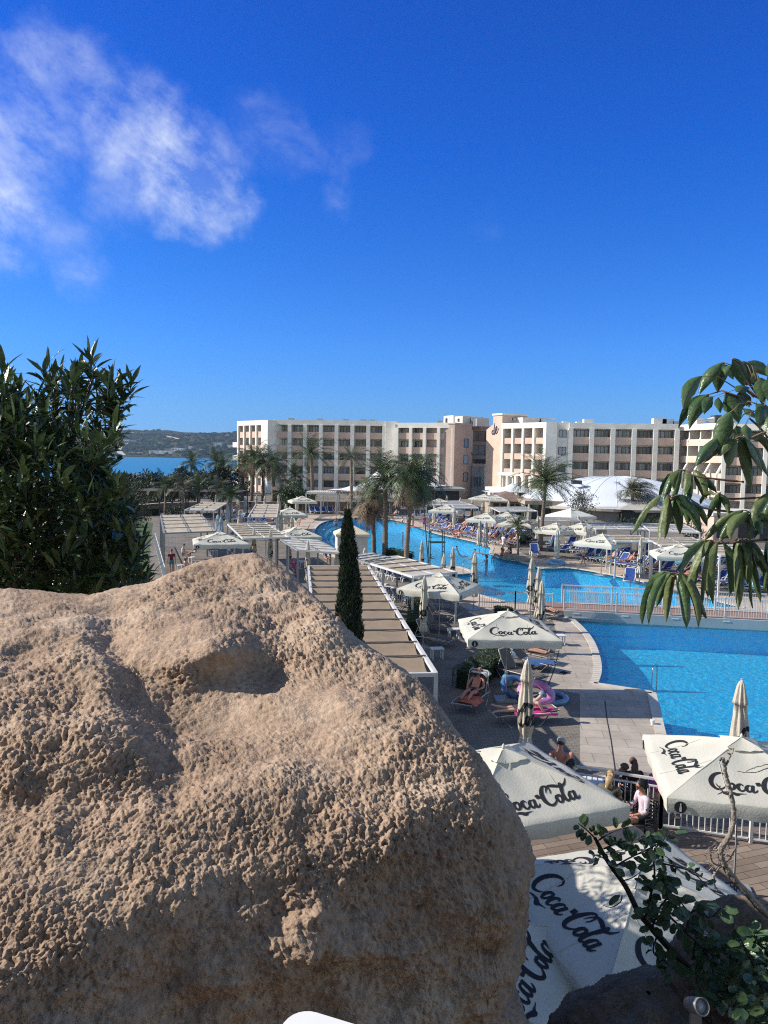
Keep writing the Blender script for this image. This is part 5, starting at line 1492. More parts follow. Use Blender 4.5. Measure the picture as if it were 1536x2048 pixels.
GFR2 = mat('dull grey bar', (.20, .19, .18), .6, .1, 3)
def canopy_pergola(label, c1, c2, c3, z, n, fab, frame, posts=True, sag=.10, group=None, gapf=.06, two=True, height_far=None):
    """fabric canopy on a metal frame; c1 near-left, c2 near-right, c3 far-right (world xy)"""
    c1, c2, c3 = (Vector((c[0], c[1], 0)) for c in (c1, c2, c3)); zf = height_far or z
    c4 = c1 + (c3 - c2); o = (c1 + c3) / 2
    t = thing('pergola', label, 'pergola', (o.x, o.y, 0), 0, group)
    def P(u, v, dz=0): 
        a = c1.lerp(c2, u); b = c4.lerp(c3, u); p = a.lerp(b, v) - o; p.z = z + (zf - z) * v + dz; return p
    m = MB()
    for u in (0, 1): m.beam(P(u, 0), P(u, 1), .10)
    for v in (0, 1): m.beam(P(0, v, .003), P(1, v, .003), .098)
    if two: m.beam(P(.5, 0), P(.5, 1), .07)
    m.build('beam', frame, t)
    m = MB()
    for i in range(1, n): m.beam(P(0, i / n, .07), P(1, i / n, .07), .04)
    m.build('crossbar', GFR2, t)
    m = MB(); spans = ((0, .5), (.5, 1)) if two else ((0, 1),)
    for (ua, ub) in spans:
        ua2, ub2 = ua + .03, ub - .03
        nv = n * 8; vs = []
        for j in range(nv + 1):
            f = (j % 8) / 8; dz = -sag * 4 * f * (1 - f) + .045
            for k in range(7):
                u = ua2 + (ub2 - ua2) * k / 6; vs.append(P(u, j / nv, dz - .012 * math.sin(k * 2.1 + j * .4)))
        m.add(vs, [(j * 7 + k, j * 7 + k + 1, (j + 1) * 7 + k + 1, (j + 1) * 7 + k) for j in range(nv) for k in range(6)])
    m.build('fabric', fab, t, True)
    if posts:
        for (u, v) in ((0, 0), (1, 0), (0, 1), (1, 1), (0, .5), (1, .5)):
            p = P(u, v); m = MB(); m.beam((p.x, p.y, 0), (p.x, p.y, p.z - .05), .10); m.build('post', frame, t)
    return t

# ---- planting
TRUNK = mat('palm trunk', (.19, .145, .11), .95, .35, 3, .6, 14, stretch=(1, 1, 4))
def palm_leaf_mats():
    return (leaf_mat('palm frond', (.035, .062, .022), (.09, .125, .05), .45, .15, 1.5), leaf_mat('grey palm frond', (.06, .07, .045), (.14, .14, .09), .6, .1, 1.5), leaf_mat('dead palm frond', (.16, .11, .075), (.28, .21, .15), .9, .05, 2))
PL = palm_leaf_mats()
def palm(label, pb, pt, d, R_, nf=30, seed=0, mt=0, wind=0.0, up=.5, skirt=0, tr=.16, leaf=.5, name='palm_tree', lw=.035, group=None, droop=1.25):
    """pb = foot on the ground as (px, py), pt = centre of the crown"""
    r = np.random.RandomState(seed + 40)
    b = W(*pb) if d is None else D(pb[0], 1000, d)
    d = b.y; b.z = 0
    c = D(pt[0], pt[1], d)
    t = thing(name, label, 'palm', (b.x, b.y, 0), 0, group)
    top = c - b
    pts = spline([(0, 0, -.1), (top.x * .2, 0, top.z * .33), (top.x * .6, 0, top.z * .7), (top.x, 0, top.z)], 8)
    m = MB(); rs = [tr * (1.25 - .45 * i / len(pts)) * (1 + .05 * math.sin(i * 2.2)) for i in range(len(pts))]; rs[0] *= 1.25
    m.tube([tuple(p) for p in pts], rs, 10); m.build('trunk', TRUNK, t, True)
    def crown(n, el0, el1, R2, mt_, nm, dr, lf=leaf):
        LB, LD, LL, LU = [], [], [], []; rc = MB()
        for i in range(n):
            az = i * 2.399 + r.uniform(-.3, .3); el = el0 + (el1 - el0) * ((i + .5) / n) + r.uniform(-.12, .12)
            dv = np.array([math.cos(az) * math.cos(el), math.sin(az) * math.cos(el), math.sin(el)])
            p = np.array(top) + dv * tr * .6; L2 = R2 * r.uniform(.85, 1.12); ns = 16; path = [p]
            for k in range(ns):
                p = p + dv * L2 / ns; path.append(p)
                dv = dv + np.array([wind * .06, 0, -dr / ns * (.6 + 1.0 * k / ns)]); dv /= np.linalg.norm(dv)
            rc.tube([tuple(q) for q in path[::3]], [.028 * (1 - .9 * j / (len(path[::3]) - 1)) * R2 / 2.2 for j in range(len(path[::3]))], 4)
            for k in range(2, ns + 1):
                for s_ in (0, .5):
                    q = path[k - 1] * (1 - s_) + path[k] * s_; tg = path[k] - path[k - 1]; tg /= np.linalg.norm(tg)
                    sd = np.cross(tg, [0, 0, 1.0]); sd /= np.linalg.norm(sd) + 1e-9; un = np.cross(sd, tg)
                    f = k / ns; l2 = lf * (.45 + .9 * math.sin(PI * min(1, f * .85 + .12))) * r.uniform(.8, 1.15)
                    for sg in (-1, 1):
                        LB.append(q); LD.append(sd * sg * .75 + tg * .75 + un * r.uniform(-.25, .35)); LL.append(l2); LU.append(un)
        V, F = leaves(LB, LD, LL, lw, r.uniform(.3, 1.3, len(LB)) , lambda t: np.interp(t, [0, .3, 1], [.7, 1, .08]), 3, .15, ups=np.array(LU), seed=seed)
        np_mesh(nm, V, F, PL[mt_], t); rc.build(nm + '_rib', PL[mt_] if mt_ == 2 else mat('frond rib', (.16, .17, .08), .7), t, True)
    crown(nf, 1.25, -.35, R_, mt, 'crown', droop)
    if skirt: crown(skirt, -.5, -1.1, R_ * .8, 2, 'dead_skirt', 1.3)
    return t

def leafy_tree(label, foot, crown, d, rx, rz, n, lm, seed, leaf=.3, trunk=.12, name='tree', cat='tree', clumps=14, ry=None, group=None, wid=.4, shell=.55):
    r = np.random.RandomState(seed)
    b = D(foot, 1000, d); b.z = 0; c = D(crown[0], crown[1], d) - b
    t = thing(name, label, cat, (b.x, b.y, 0), 0, group)
    cl = []; ry = ry or rx
    for k in range(clumps):
        q = r.normal(size=3); q /= np.linalg.norm(q); q *= r.uniform(.35, 1.0) ** .6
        cl.append((np.array(c) + q * np.array([rx, ry, rz]) * .78, r.uniform(.32, .55)))
    m = MB(); m.tube([(0, 0, -.1), (c.x * .4, c.y * .4, c.z * .45), (c.x, c.y, c.z)], [trunk, trunk * .75, trunk * .3], 7)
    for (q, s) in cl[:10]: m.tube([(c.x * .35, c.y * .35, c.z * .5), tuple((q + np.array([c.x, c.y, c.z * .7])) / 2), tuple(q)], [trunk * .5, trunk * .3, trunk * .1], 5)
    m.build('trunk', mat('tree bark', (.10, .08, .06), .9, .3, 4), t, True)
    LB, LD = [], []
    per = n // clumps
    for (q, s) in cl:
        u = r.normal(size=(per, 3)); u /= np.linalg.norm(u, axis=1)[:, None]
        rad = r.uniform(shell, 1.05, per)[:, None]
        LB.append(q + u * rad * s * np.array([rx, ry, rz])); LD.append(u + r.normal(size=(per, 3)) * .7)
    LB = np.concatenate(LB); LD = np.concatenate(LD); ok = LB[:, 2] > .05
    LB, LD = LB[ok], LD[ok]
    V, F = leaves(LB, LD, leaf * r.uniform(.6, 1.3, len(LB)), leaf * wid, r.uniform(0, .8, len(LB)), ovate, 2, .3, seed=seed)
    np_mesh('crown', V, F, lm, t)
    return t

LM_DARK = leaf_mat('dark tree leaf', (.016, .030, .012), (.045, .062, .026), .6, .1, .6)
LM_OLIVE = leaf_mat('olive tree leaf', (.045, .058, .03), (.10, .105, .062), .6, .1, .8)
LM_GREEN = leaf_mat('green hedge leaf', (.022, .05, .015), (.06, .10, .03), .5, .15, 2.5)

def cypress(label, px, d, ztop, r0, seed):
    r = np.random.RandomState(seed); b = D(px, 1000, d); b.z = 0
    t = thing('cypress', label, 'tree', (b.x, b.y, 0))
    m = MB(); m.tube([(0, 0, -.1), (0, 0, ztop * .9)], [.07, .01], 6); m.build('trunk', mat('tree bark', (.1, .08, .06)), t)
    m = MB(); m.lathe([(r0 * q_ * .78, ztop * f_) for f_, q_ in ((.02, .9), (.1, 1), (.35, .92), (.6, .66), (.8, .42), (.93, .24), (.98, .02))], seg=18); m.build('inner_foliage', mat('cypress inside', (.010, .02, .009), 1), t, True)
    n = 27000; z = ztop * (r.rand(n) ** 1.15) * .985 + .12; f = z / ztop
    prof = r0 * np.interp(f, [0, .1, .35, .6, .8, .93, 1], [.9, 1.0, .92, .66, .42, .26, .05])
    a = r.rand(n) * 2 * PI; lump = 1 + .10 * np.sin(3 * a + z * 2.7) + .10 * np.sin(5 * a - z * 6.1) + .08 * np.sin(2 * a + z * 11)
    rad = prof * lump * r.uniform(.72, 1.02, n)
    lean = .06 * np.sin(z * .5)
    B_ = np.stack([rad * np.cos(a) + lean, rad * np.sin(a), z], 1)
    Dd = np.stack([np.cos(a) * .45, np.sin(a) * .45, np.ones(n)], 1) + r.normal(size=(n, 3)) * .25
    V, F = leaves(B_, Dd, r.uniform(.05, .12, n), .028, -.3, ovate, 2, .4, seed=seed)
    np_mesh('crown', V, F, leaf_mat('cypress leaf', (.012, .026, .012), (.032, .052, .022), .6, .05, 9), t)

def hedge(label, pts, w, h, n, seed, leaf=.05, lm=None, name='hedge'):
    """clipped hedge following ground points"""
    r = np.random.RandomState(seed); P = [np.array(p[:2]) for p in pts]; o = P[0]
    t = thing(name, label, 'hedge', (o[0], o[1], 0))
    segs = [(a, b, np.linalg.norm(b - a)) for a, b in zip(P, P[1:])]; tot = sum(s[2] for s in segs)
    core = MB(); LB, LD = [], []
    for (a, b, L_) in segs:
        mid = (a + b) / 2 - o; ang = math.atan2(b[1] - a[1], b[0] - a[0])
        core.box((mid[0], mid[1], h * .45), (L_ * .98, w * .8, h * .88), ang)
        k = int(n * L_ / tot); dv = (b - a) / L_; nv = np.array([-dv[1], dv[0]])
        s = r.uniform(-.03, 1.03, k); face = r.choice(4, k, p=[.3, .3, .3, .1])
        for i in range(k):
            f = face[i]; wob = .03 * math.sin(s[i] * L_ * 5 + f) + .02 * math.sin(s[i] * L_ * 13)
            if f == 0: x, z, nrm = r.uniform(-.5, .5) * w, h + wob, (0, 0, 1)
            elif f in (1, 2): sg = 1 if f == 1 else -1; x, z, nrm = sg * (w / 2 + wob), r.uniform(.03, 1) * h, (nv[0] * sg, nv[1] * sg, .2)
            else: s[i] = r.choice([0, 1.0]); x, z, nrm = r.uniform(-.5, .5) * w, r.uniform(0, 1) * h, (dv[0] * (2 * s[i] - 1), dv[1] * (2 * s[i] - 1), .2)
            q = a + (b - a) * s[i] + nv * x - o
            LB.append((q[0], q[1], z)); LD.append(np.array(nrm) + r.normal(size=3) * .7)
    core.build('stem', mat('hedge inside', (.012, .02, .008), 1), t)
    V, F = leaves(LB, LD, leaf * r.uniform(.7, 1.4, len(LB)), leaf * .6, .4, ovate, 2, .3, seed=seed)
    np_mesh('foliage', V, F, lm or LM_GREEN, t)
    return t
# ---------------------------------------------------------------- people
SKINS = [mat('tanned skin', (.40, .21, .14), .55, .12, 6), mat('fair skin', (.58, .36, .27), .55, .10, 6), mat('sunburnt skin', (.50, .22, .16), .55, .12, 6), mat('brown skin', (.24, .125, .08), .55, .12, 6)]
HAIRS = {'dark': mat('dark hair', (.02, .015, .012), .5, .3, 30), 'brown': mat('brown hair', (.10, .055, .03), .5, .3, 30), 'blond': mat('blond hair', (.38, .26, .13), .5, .3, 30), 'grey': mat('grey hair', (.35, .34, .33), .6, .2, 30)}
def cloth(name, c): return mat(name, c, .85, .12, 8)

def body_mesh(J, skin, detail=0, lvl=1):
    """J: joint positions. One continuous skinned surface."""
    V, E, R_ = [], [], []
    def add(p, r, par=None):
        V.append(tuple(p)); R_.append((r, r) if not isinstance(r, tuple) else r)
        if par is not None: E.append((par, len(V) - 1))
        return len(V) - 1
    Vc = {k: Vector(v) for k, v in J.items()}
    fat = J.get('_fat', Vector((1, 0, 0)))[0]; wom = J.get('_wom', Vector((0, 0, 0)))[0]
    pel = add(Vc['pelvis'], (.135 * fat, .105 * fat))
    wa = add(Vc['pelvis'].lerp(Vc['chest'], .45), (.115 * fat * (1 - .12 * wom), .095 * fat), pel)
    ch = add(Vc['chest'], (.135 * (1 + .3 * (fat - 1)) * (1 - .08 * wom), .10 * (1 + .3 * (fat - 1))), wa)
    nb = add(Vc['chest'].lerp(Vc['neck'], .75), (.085, .07), ch)
    nk = add(Vc['neck'], .052, nb)
    hd = Vc['head']; up = (hd - Vc['neck']).normalized()
    fdir = Vector(J.get('_face', (0, -1, 0))); fdir = (fdir - up * fdir.dot(up)).normalized()
    h0 = add(hd - up * .06 + fdir * .012, .072, nk); h1 = add(hd + up * .02 + fdir * .004, (.078, .09), h0); h2 = add(hd + up * .095, .058, h1)
    if detail: add(hd - up * .012 + fdir * .105, .014, h1)
    for s in ('l', 'r'):
        sh_ = add(Vc['sh' + s], .056, ch); el = add(Vc['el' + s], .038, add(Vc['sh' + s].lerp(Vc['el' + s], .4), .047, sh_))
        wr = add(Vc['wr' + s], .026, add(Vc['el' + s].lerp(Vc['wr' + s], .35), .038, el))
        ha = Vc['wr' + s] + (Vc['ha' + s] - Vc['wr' + s]) * .5
        pm = add(ha, (.040, .020) if detail else .028, wr)
        if detail:
            f = (Vc['ha' + s] - Vc['wr' + s]).normalized(); sd = f.cross(Vector((0.2, .3, 1))).normalized(); dn = f.cross(sd).normalized()
            for k, (o, l) in enumerate(((-.03, .068), (-.010, .078), (.011, .073), (.03, .058))):
                q = add(ha + f * .045 + sd * o, .0105, pm); q2 = add(ha + f * (.045 + l * .55) + sd * o * 1.15 + dn * .012, .009, q); add(ha + f * (.045 + l * .85) + sd * o * 1.2 + dn * .034, .007, q2)
            q = add(ha + sd * -.042 - f * .01, .012, pm); add(ha + sd * -.062 + f * .03 + dn * .015, .009, q)
        else: add(Vc['ha' + s] + (Vc['ha' + s] - Vc['wr' + s]) * .35, .014, pm)
        hp = add(Vc['hp' + s], .092 * (1 + .4 * (fat - 1)), pel); kn = add(Vc['kn' + s], .058, add(Vc['hp' + s].lerp(Vc['kn' + s], .45), .078 * (1 + .3 * (fat - 1)), hp))
        an = add(Vc['an' + s], .036, add(Vc['kn' + s].lerp(Vc['an' + s], .35), .056, kn))
        fo = Vc['to' + s]; add(fo, .022, add(Vc['an' + s].lerp(fo, .55) + Vector((0, 0, -.008)), .034, an))
    me = bpy.data.meshes.new('body_skeleton'); me.from_pydata(V, E, [])
    o = bpy.data.objects.new('body_tmp', me); COL.objects.link(o)
    md = o.modifiers.new('skin', 'SKIN'); md.use_smooth_shade = True; md.branch_smoothing = .35
    if not me.skin_vertices: 
        bm = bmesh.new(); bm.from_mesh(me); bm.verts.layers.skin.verify(); bm.to_mesh(me); bm.free()
    for i, sv in enumerate(me.skin_vertices[0].data): sv.radius = R_[i]; sv.use_root = (i == 0)
    sb = o.modifiers.new('sub', 'SUBSURF'); sb.levels = lvl; sb.render_levels = lvl
    dg = bpy.context.evaluated_depsgraph_get(); dg.update()
    me2 = bpy.data.meshes.new_from_object(o.evaluated_get(dg)); me2.name = 'body'
    bpy.data.objects.remove(o); bpy.data.meshes.remove(me)
    me2.materials.clear(); me2.materials.append(skin)
    me2.polygons.foreach_set('use_smooth', [True] * len(me2.polygons))
    return me2, Vc, up, fdir

def seg_dist(P, a, b):
    a, b = np.array(a), np.array(b); d = b - a; t = np.clip(((P - a) @ d) / (d @ d + 1e-9), 0, 1)
    return np.linalg.norm(P - a - t[:, None] * d, axis=1), t

def garment(name, me, Vc, regions, m_, parent, infl=.012):
    """clothing grown from the body surface: regions = list of (jointA, jointB, t0, t1)"""
    n = len(me.vertices); P = np.empty(n * 3, np.float32); me.vertices.foreach_get('co', P); P = P.reshape(-1, 3)
    N_ = np.empty(n * 3, np.float32); me.vertices.foreach_get('normal', N_); N_ = N_.reshape(-1, 3)
    bones = [('pelvis', 'chest'), ('chest', 'neck'), ('neck', 'head')] + [(a + s, b + s) for s in 'lr' for a, b in (('sh', 'el'), ('el', 'wr'), ('wr', 'ha'), ('hp', 'kn'), ('kn', 'an'), ('an', 'to'))] + [('pelvis', 'hpl'), ('pelvis', 'hpr'), ('chest', 'shl'), ('chest', 'shr')]
    best = np.full(n, 9.0); bi = np.zeros(n, int); bt = np.zeros(n)
    for i, (a, b) in enumerate(bones):
        d, t = seg_dist(P, Vc[a], Vc[b]); k = d < best; best[k] = d[k]; bi[k] = i; bt[k] = t[k]
    on = np.zeros(n, bool)
    for (a, b, t0, t1) in regions:
        for i, bb in enumerate(bones):
            if bb == (a, b): on |= (bi == i) & (bt >= t0) & (bt <= t1)
    fs = [tuple(p.vertices) for p in me.polygons if all(on[v] for v in p.vertices)]
    if not fs: return None
    use = sorted({v for f in fs for v in f}); mp = {v: i for i, v in enumerate(use)}
    g = MB(); g.add([tuple(P[v] + N_[v] * infl) for v in use], [tuple(mp[v] for v in f) for f in fs])
    return g.build(name, m_, parent, True)

TRUNKS = [('pelvis', 'chest', 0, .22), ('pelvis', 'hpl', 0, 1), ('pelvis', 'hpr', 0, 1), ('hpl', 'knl', 0, .45), ('hpr', 'knr', 0, .45)]
BRIEFS = [('pelvis', 'chest', 0, .16), ('pelvis', 'hpl', 0, 1), ('pelvis', 'hpr', 0, 1), ('hpl', 'knl', 0, .12), ('hpr', 'knr', 0, .12)]
SHIRT = [('pelvis', 'chest', .0, 1), ('chest', 'neck', 0, .72), ('chest', 'shl', 0, 1), ('chest', 'shr', 0, 1), ('shl', 'ell', 0, .6), ('shr', 'elr', 0, .6)]
LONGS = SHIRT + [('shl', 'ell', 0, 1), ('shr', 'elr', 0, 1), ('ell', 'wrl', 0, .5), ('elr', 'wrr', 0, .5)]
SUIT = [('pelvis', 'chest', 0, 1), ('pelvis', 'hpl', 0, 1), ('pelvis', 'hpr', 0, 1), ('chest', 'neck', 0, .15)]
BIKTOP = [('pelvis', 'chest', .78, 1), ('chest', 'neck', 0, .1)]
DRESS = SHIRT + TRUNKS

def pose(kind, v=0):
    """joints of a figure about 1.72 m tall, facing -y, on the ground or seat"""
    J = {}
    def both(n, x, y, z, x2=None, y2=None, z2=None):
        J[n + 'l'] = (x, y, z); J[n + 'r'] = (-(x if x2 is None else x2), y if y2 is None else y2, z if z2 is None else z2)
    if kind in ('stand', 'walk', 'hips'):
        J.update(pelvis=(0, 0, .93), chest=(0, .01, 1.27), neck=(0, 0, 1.47), head=(0, -.02, 1.60), _face=(0, -1, -.1))
        both('sh', .185, .01, 1.39); both('hp', .095, 0, .88)
        if kind == 'walk':
            both('kn', .10, -.16, .50, .10, .05, .49); both('an', .10, -.2, .09, .10, .27, .15); both('to', .11, -.35, .03, .11, .15, .03)
            both('el', .24, .10, 1.12, .24, -.06, 1.12); both('wr', .25, .02, .88, .24, -.24, .95); both('ha', .24, -.02, .80, .22, -.31, .90)
        else:
            both('kn', .10, -.01, .49); both('an', .10, .02, .08); both('to', .13, -.13, .03)
            if kind == 'hips': both('el', .36, .10, 1.13); both('wr', .20, -.02, 1.0); both('ha', .15, -.06, .98)
            else: both('el', .235, .04, 1.11); both('wr', .245, -.02, .86); both('ha', .24, -.05, .77)
    elif kind == 'recline':   # lying back on a lounger: seat .38, back about 45 degrees, feet to -y
        J.update(pelvis=(0, .16, .50), chest=(0, .42, .75), neck=(0, .55, .92), head=(0, .62, 1.04), _face=(0, -1, .55))
        both('sh', .18, .47, .84); both('hp', .095, .10, .48); both('kn', .11, -.33, .58 if v else .47); both('an', .10, -.74, .44); both('to', .12, -.80, .56)
        if v == 2: both('el', .36, .55, 1.0); both('wr', .16, .68, 1.13); both('ha', .08, .70, 1.12)
        else: both('el', .27, .30, .62); both('wr', .22, .08, .60); both('ha', .15, 0, .60)
    elif kind == 'flat':       # lying on the back on a nearly flat lounger
        J.update(pelvis=(0, .05, .48), chest=(0, .38, .50), neck=(0, .58, .52), head=(0, .70, .55), _face=(0, -.2, 1))
        both('sh', .18, .50, .49); both('hp', .095, -.02, .47); both('kn', .11, -.44, .50); both('an', .11, -.85, .46); both('to', .13, -.90, .57)
        both('el', .27, .25, .47); both('wr', .27, 0, .45); both('ha', .25, -.08, .45)
    elif kind == 'prone':      # on the front, head up on the elbows; head towards +y
        J.update(pelvis=(0, .02, .50), chest=(0, .36, .60), neck=(0, .52, .74), head=(0, .62, .84), _face=(0, 1, -.2))
        both('sh', .18, .46, .66); both('hp', .095, -.05, .48); both('kn', .11, -.47, .46); both('an', .13, -.88, .47, .10, -.84, .56); both('to', .15, -1.03, .43, .10, -.96, .62)
        both('el', .22, .58, .44); both('wr', .10, .80, .42); both('ha', .05, .87, .42)
    elif kind == 'sit':        # on a chair or bench, seat .45
        lean = v * .12
        J.update(pelvis=(0, .05, .56), chest=(0, .05 - lean, .89), neck=(0, .03 - lean * 1.6, 1.09), head=(0, 0 - lean * 2, 1.22), _face=(0, -1, -.15))
        both('sh', .18, .05 - lean * 1.3, 1.0); both('hp', .10, .02, .53); both('kn', .12, -.42, .52); both('an', .12, -.44, .09); both('to', .13, -.6, .03)
        both('el', .25, -.02 - lean, .74); both('wr', .20, -.26, .68); both('ha', .16, -.34, .66)
    elif kind == 'edge':       # on the ground, knees up, leaning on the arms
        J.update(pelvis=(0, .05, .13), chest=(0, .12, .46), neck=(0, .10, .66), head=(0, .07, .79), _face=(0, -1, -.1))
        both('sh', .18, .12, .58); both('hp', .10, 0, .12); both('kn', .13, -.42, .22 if v == 0 else .42); both('an', .12, -.80 if v == 0 else -.62, .08); both('to', .13, -.92 if v == 0 else -.78, .12 if v == 0 else .03)
        both('el', .25, .24, .34); both('wr', .26, .30, .08); both('ha', .26, .22, .03)
    elif kind == 'swim':       # chest deep, arms forward under the surface
        J.update(pelvis=(0, .25, -.62), chest=(0, .12, -.30), neck=(0, .04, -.10), head=(0, 0, .04), _face=(0, -1, 0))
        both('sh', .18, .08, -.17); both('hp', .095, .28, -.66); both('kn', .12, .55, -.85); both('an', .12, .95, -.80); both('to', .12, 1.1, -.82)
        both('el', .30, -.12, -.20); both('wr', .24, -.36, -.14); both('ha', .2, -.45, -.13)
    elif kind == 'wade':
        J.update(pelvis=(0, 0, -.25), chest=(0, .0, .09), neck=(0, -.01, .29), head=(0, -.03, .42), _face=(0, -1, -.1))
        both('sh', .185, .01, .21); both('hp', .095, 0, -.3); both('kn', .1, 0, -.7); both('an', .1, 0, -1.1); both('to', .12, -.12, -1.14)
        both('el', .30, -.04, -.02); both('wr', .3, -.22, -.14); both('ha', .28, -.3, -.16)
    return J

def make_person(label, kind, v=0, skin=0, hair='dark', hlen=0, wear=(), loc=(0, 0, 0), rz=0, detail=0, fat=1.0, wom=0, hat=None, glasses=False, s=1.0, group=None, lean=None):
    J = pose(kind, v); J['_fat'] = (fat, 0, 0); J['_wom'] = (wom, 0, 0)
    if lean: 
        for k, dv in lean.items(): J[k] = tuple(a + b for a, b in zip(J[k], dv))
    me, Vc, up, fd = body_mesh(J, SKINS[skin], detail, 2 if detail else 1)
    t = thing('person', label, 'person', loc, rz, group); t.scale = (s, s, s)
    b = bpy.data.objects.new('body', me); COL.objects.link(b); b.parent = t
    for (nm, reg, m_) in wear: garment(nm, me, Vc, reg, m_, t, .011 if nm != 'dress' else .02)
    hd = Vc['head']; side = up.cross(fd).normalized()
    M4 = Matrix(((side.x, -fd.x, up.x, hd.x), (side.y, -fd.y, up.y, hd.y), (side.z, -fd.z, up.z, hd.z), (0, 0, 0, 1)))
    if hair:
        m = MB(); vs, fs = [], []; nu, nv = 16, 9
        for j in range(nv):
            e = PI / 2 - j / (nv - 1) * 1.95
            for k in range(nu):
                a = 2 * PI * k / nu; cut = 1.0
                front = max(0, -math.sin(a))           # -y is the face
                e2 = PI / 2 - (PI / 2 - e) * (1 - .62 * front) 
                vs.append((.088 * math.cos(e2) * math.cos(a), .104 * math.cos(e2) * math.sin(a) + .006, .018 + .108 * math.sin(e2)))
        fs = [(j * nu + k, (j + 1) * nu + k, (j + 1) * nu + (k + 1) % nu, j * nu + (k + 1) % nu) for j in range(nv - 1) for k in range(nu)]
        m.add(vs, fs)
        if hlen: m.tube([(0, .06, .05), (0, .095, -.05), (0, .10, -.05 - hlen * .5), (0, .085, -.05 - hlen)], [.075, .078, .07, .03], 10)
        m.xf(M4); m.build('hair', HAIRS[hair], t, True)
    if hat:
        m = MB(); m.lathe([(.098, .03), (.102, .06), (.095, .10), (.06, .135), (.005, .145)], (0, 0, 0), 16)
        m.box((0, -.125, .045), (.13, .10, .012)); m.xf(M4); m.build('cap', cloth('cap ' + hat[0], hat[1]), t, True)
    if glasses:
        m = MB(); m.box((.034, -.094, .012), (.05, .014, .034)); m.box((-.034, -.094, .012), (.05, .014, .034)); m.box((0, -.099, .022), (.02, .01, .008))
        m.xf(M4); m.build('sunglasses', BLACKINK, t)
    elif detail:
        m = MB()
        for s_ in (-1, 1): m.ell((s_ * .031, -.083, .012), (.013, .008, .008), 8, 6)
        m.xf(M4); m.build('eyes', BLACKINK, t)
    return t
# ---------------------------------------------------------------- placing everything
ORD = ['first','second','third','fourth','fifth','sixth','seventh','eighth','ninth','tenth','eleventh','twelfth','thirteenth','fourteenth','fifteenth','sixteenth','seventeenth','eighteenth','nineteenth','twentieth','twenty-first','twenty-second','twenty-third','twenty-fourth','twenty-fifth','twenty-sixth','twenty-seventh','twenty-eighth','twenty-ninth','thirtieth']
def at(px, py, z=0.0):
    p = W(px, py, z); return Vector((p.x, p.y, 0))

# ---- open parasols
G_P = 'open cream parasols with black script'
near = make_parasol(3.0, 2.38, 2.96, n=12)
far = make_parasol(3.0, 2.30, 2.88, emblem=False, n=5, ribs=False)
_used = set()
def parasol(proto, x, y, yaw, label, s=1.0, group=G_P):
    if proto.name not in _used:
        _used.add(proto.name); proto.location = (x, y, 0); proto.rotation_euler = (0, 0, yaw); proto.scale = (s, s, 1); proto['label'] = label; proto['group'] = group; return proto
    return dup(proto, (x, y, 0), yaw, label, group, (s, s, 1))
parasol(near, 2.144, 13.016, .395, 'cream parasol right behind the big rock, its script cut off by the rock')
parasol(near, 6.604, 13.729, -.193, 'cream parasol at the right edge with bottle emblem and dead branch in front')
_u3 = parasol(near, 3.388, 9.513, .286, 'large parasol in the lower right corner, tilted script in shade below the others')
_u4 = parasol(near, .75, 8.7, -.52, 'shaded parasol corner squeezed between the big rock and the dark rock')
_u3.scale.z = .945; _u4.scale.z = .88
parasol(near, 4.15, 25.1, .01, 'cream parasol over the hedge by the near pool edge, script facing front', .98)
parasol(near, 2.50, 33.3, -.45, 'cream parasol with a closed parasol standing before it, left of the bridge railing', .95)
parasol(near, -10.5, 49.3, .26, 'cream parasol above the crest of the big rock at the left', 1.15)
parasol(near, -6.1, 54.0, .35, 'cream parasol beside the curved left end of the far pool', .95)
def pk(px, py, z=2.93): 
    p = W(px, py, z); return p.x, p.y
parasol(far, *pk(580, 1015), .2, 'white parasol right of the tan slatted pergola beyond the left terrace', 1.05)
parasol(far, *pk(605, 992), .3, 'pale parasol in shade by the wall behind four blue loungers', 1.05)
for (px, py, yaw, s, lab) in [
    (1205,1067,-.75,.95,'cream parasol with script on two faces in the middle of the right deck'), (1358,1088,-.18,1.0,'cream parasol with script behind the hanging leaves at the right'),
    (1113,1045,-.85,.9,'cream parasol just right of the tall palm trunk, the left of a touching pair'), (1162,1045,-.80,.9,'cream parasol behind the tall palm, the right of a touching pair'),
    (973,1025,-.5,1.0,'cream parasol left of the small palm over the crowded loungers'), (1015,1023,-.45,.95,'cream parasol partly hidden behind another, right of the crowded loungers'),
    (1036,1033,-.4,1.0,'cream parasol behind the young palm at the pool edge'), (893,1009,-.3,1.1,'cream parasol under the pale flat canopies at the far end of the pool'),
    (968,988,-.4,1.2,'far white parasol below the glazed hotel entrance, left one of two'), (992,990,-.2,1.2,'far white parasol below the white lobby terrace, right one of two'), (879,997,.1,1.2,'farthest parasol behind the pale canopies right of the skirted palm')]:
    parasol(far, *pk(px, py), yaw, lab, s)
plain = make_parasol(3.3, 2.3, 3.05, emblem=False, lettering=False, n=6, ribs=False, cmat=OFFW)
parasol(plain, *pk(1142, 1016, 3.1), -1.0, 'big plain white parasol without script before the dome', 1.1, 'plain parasols')

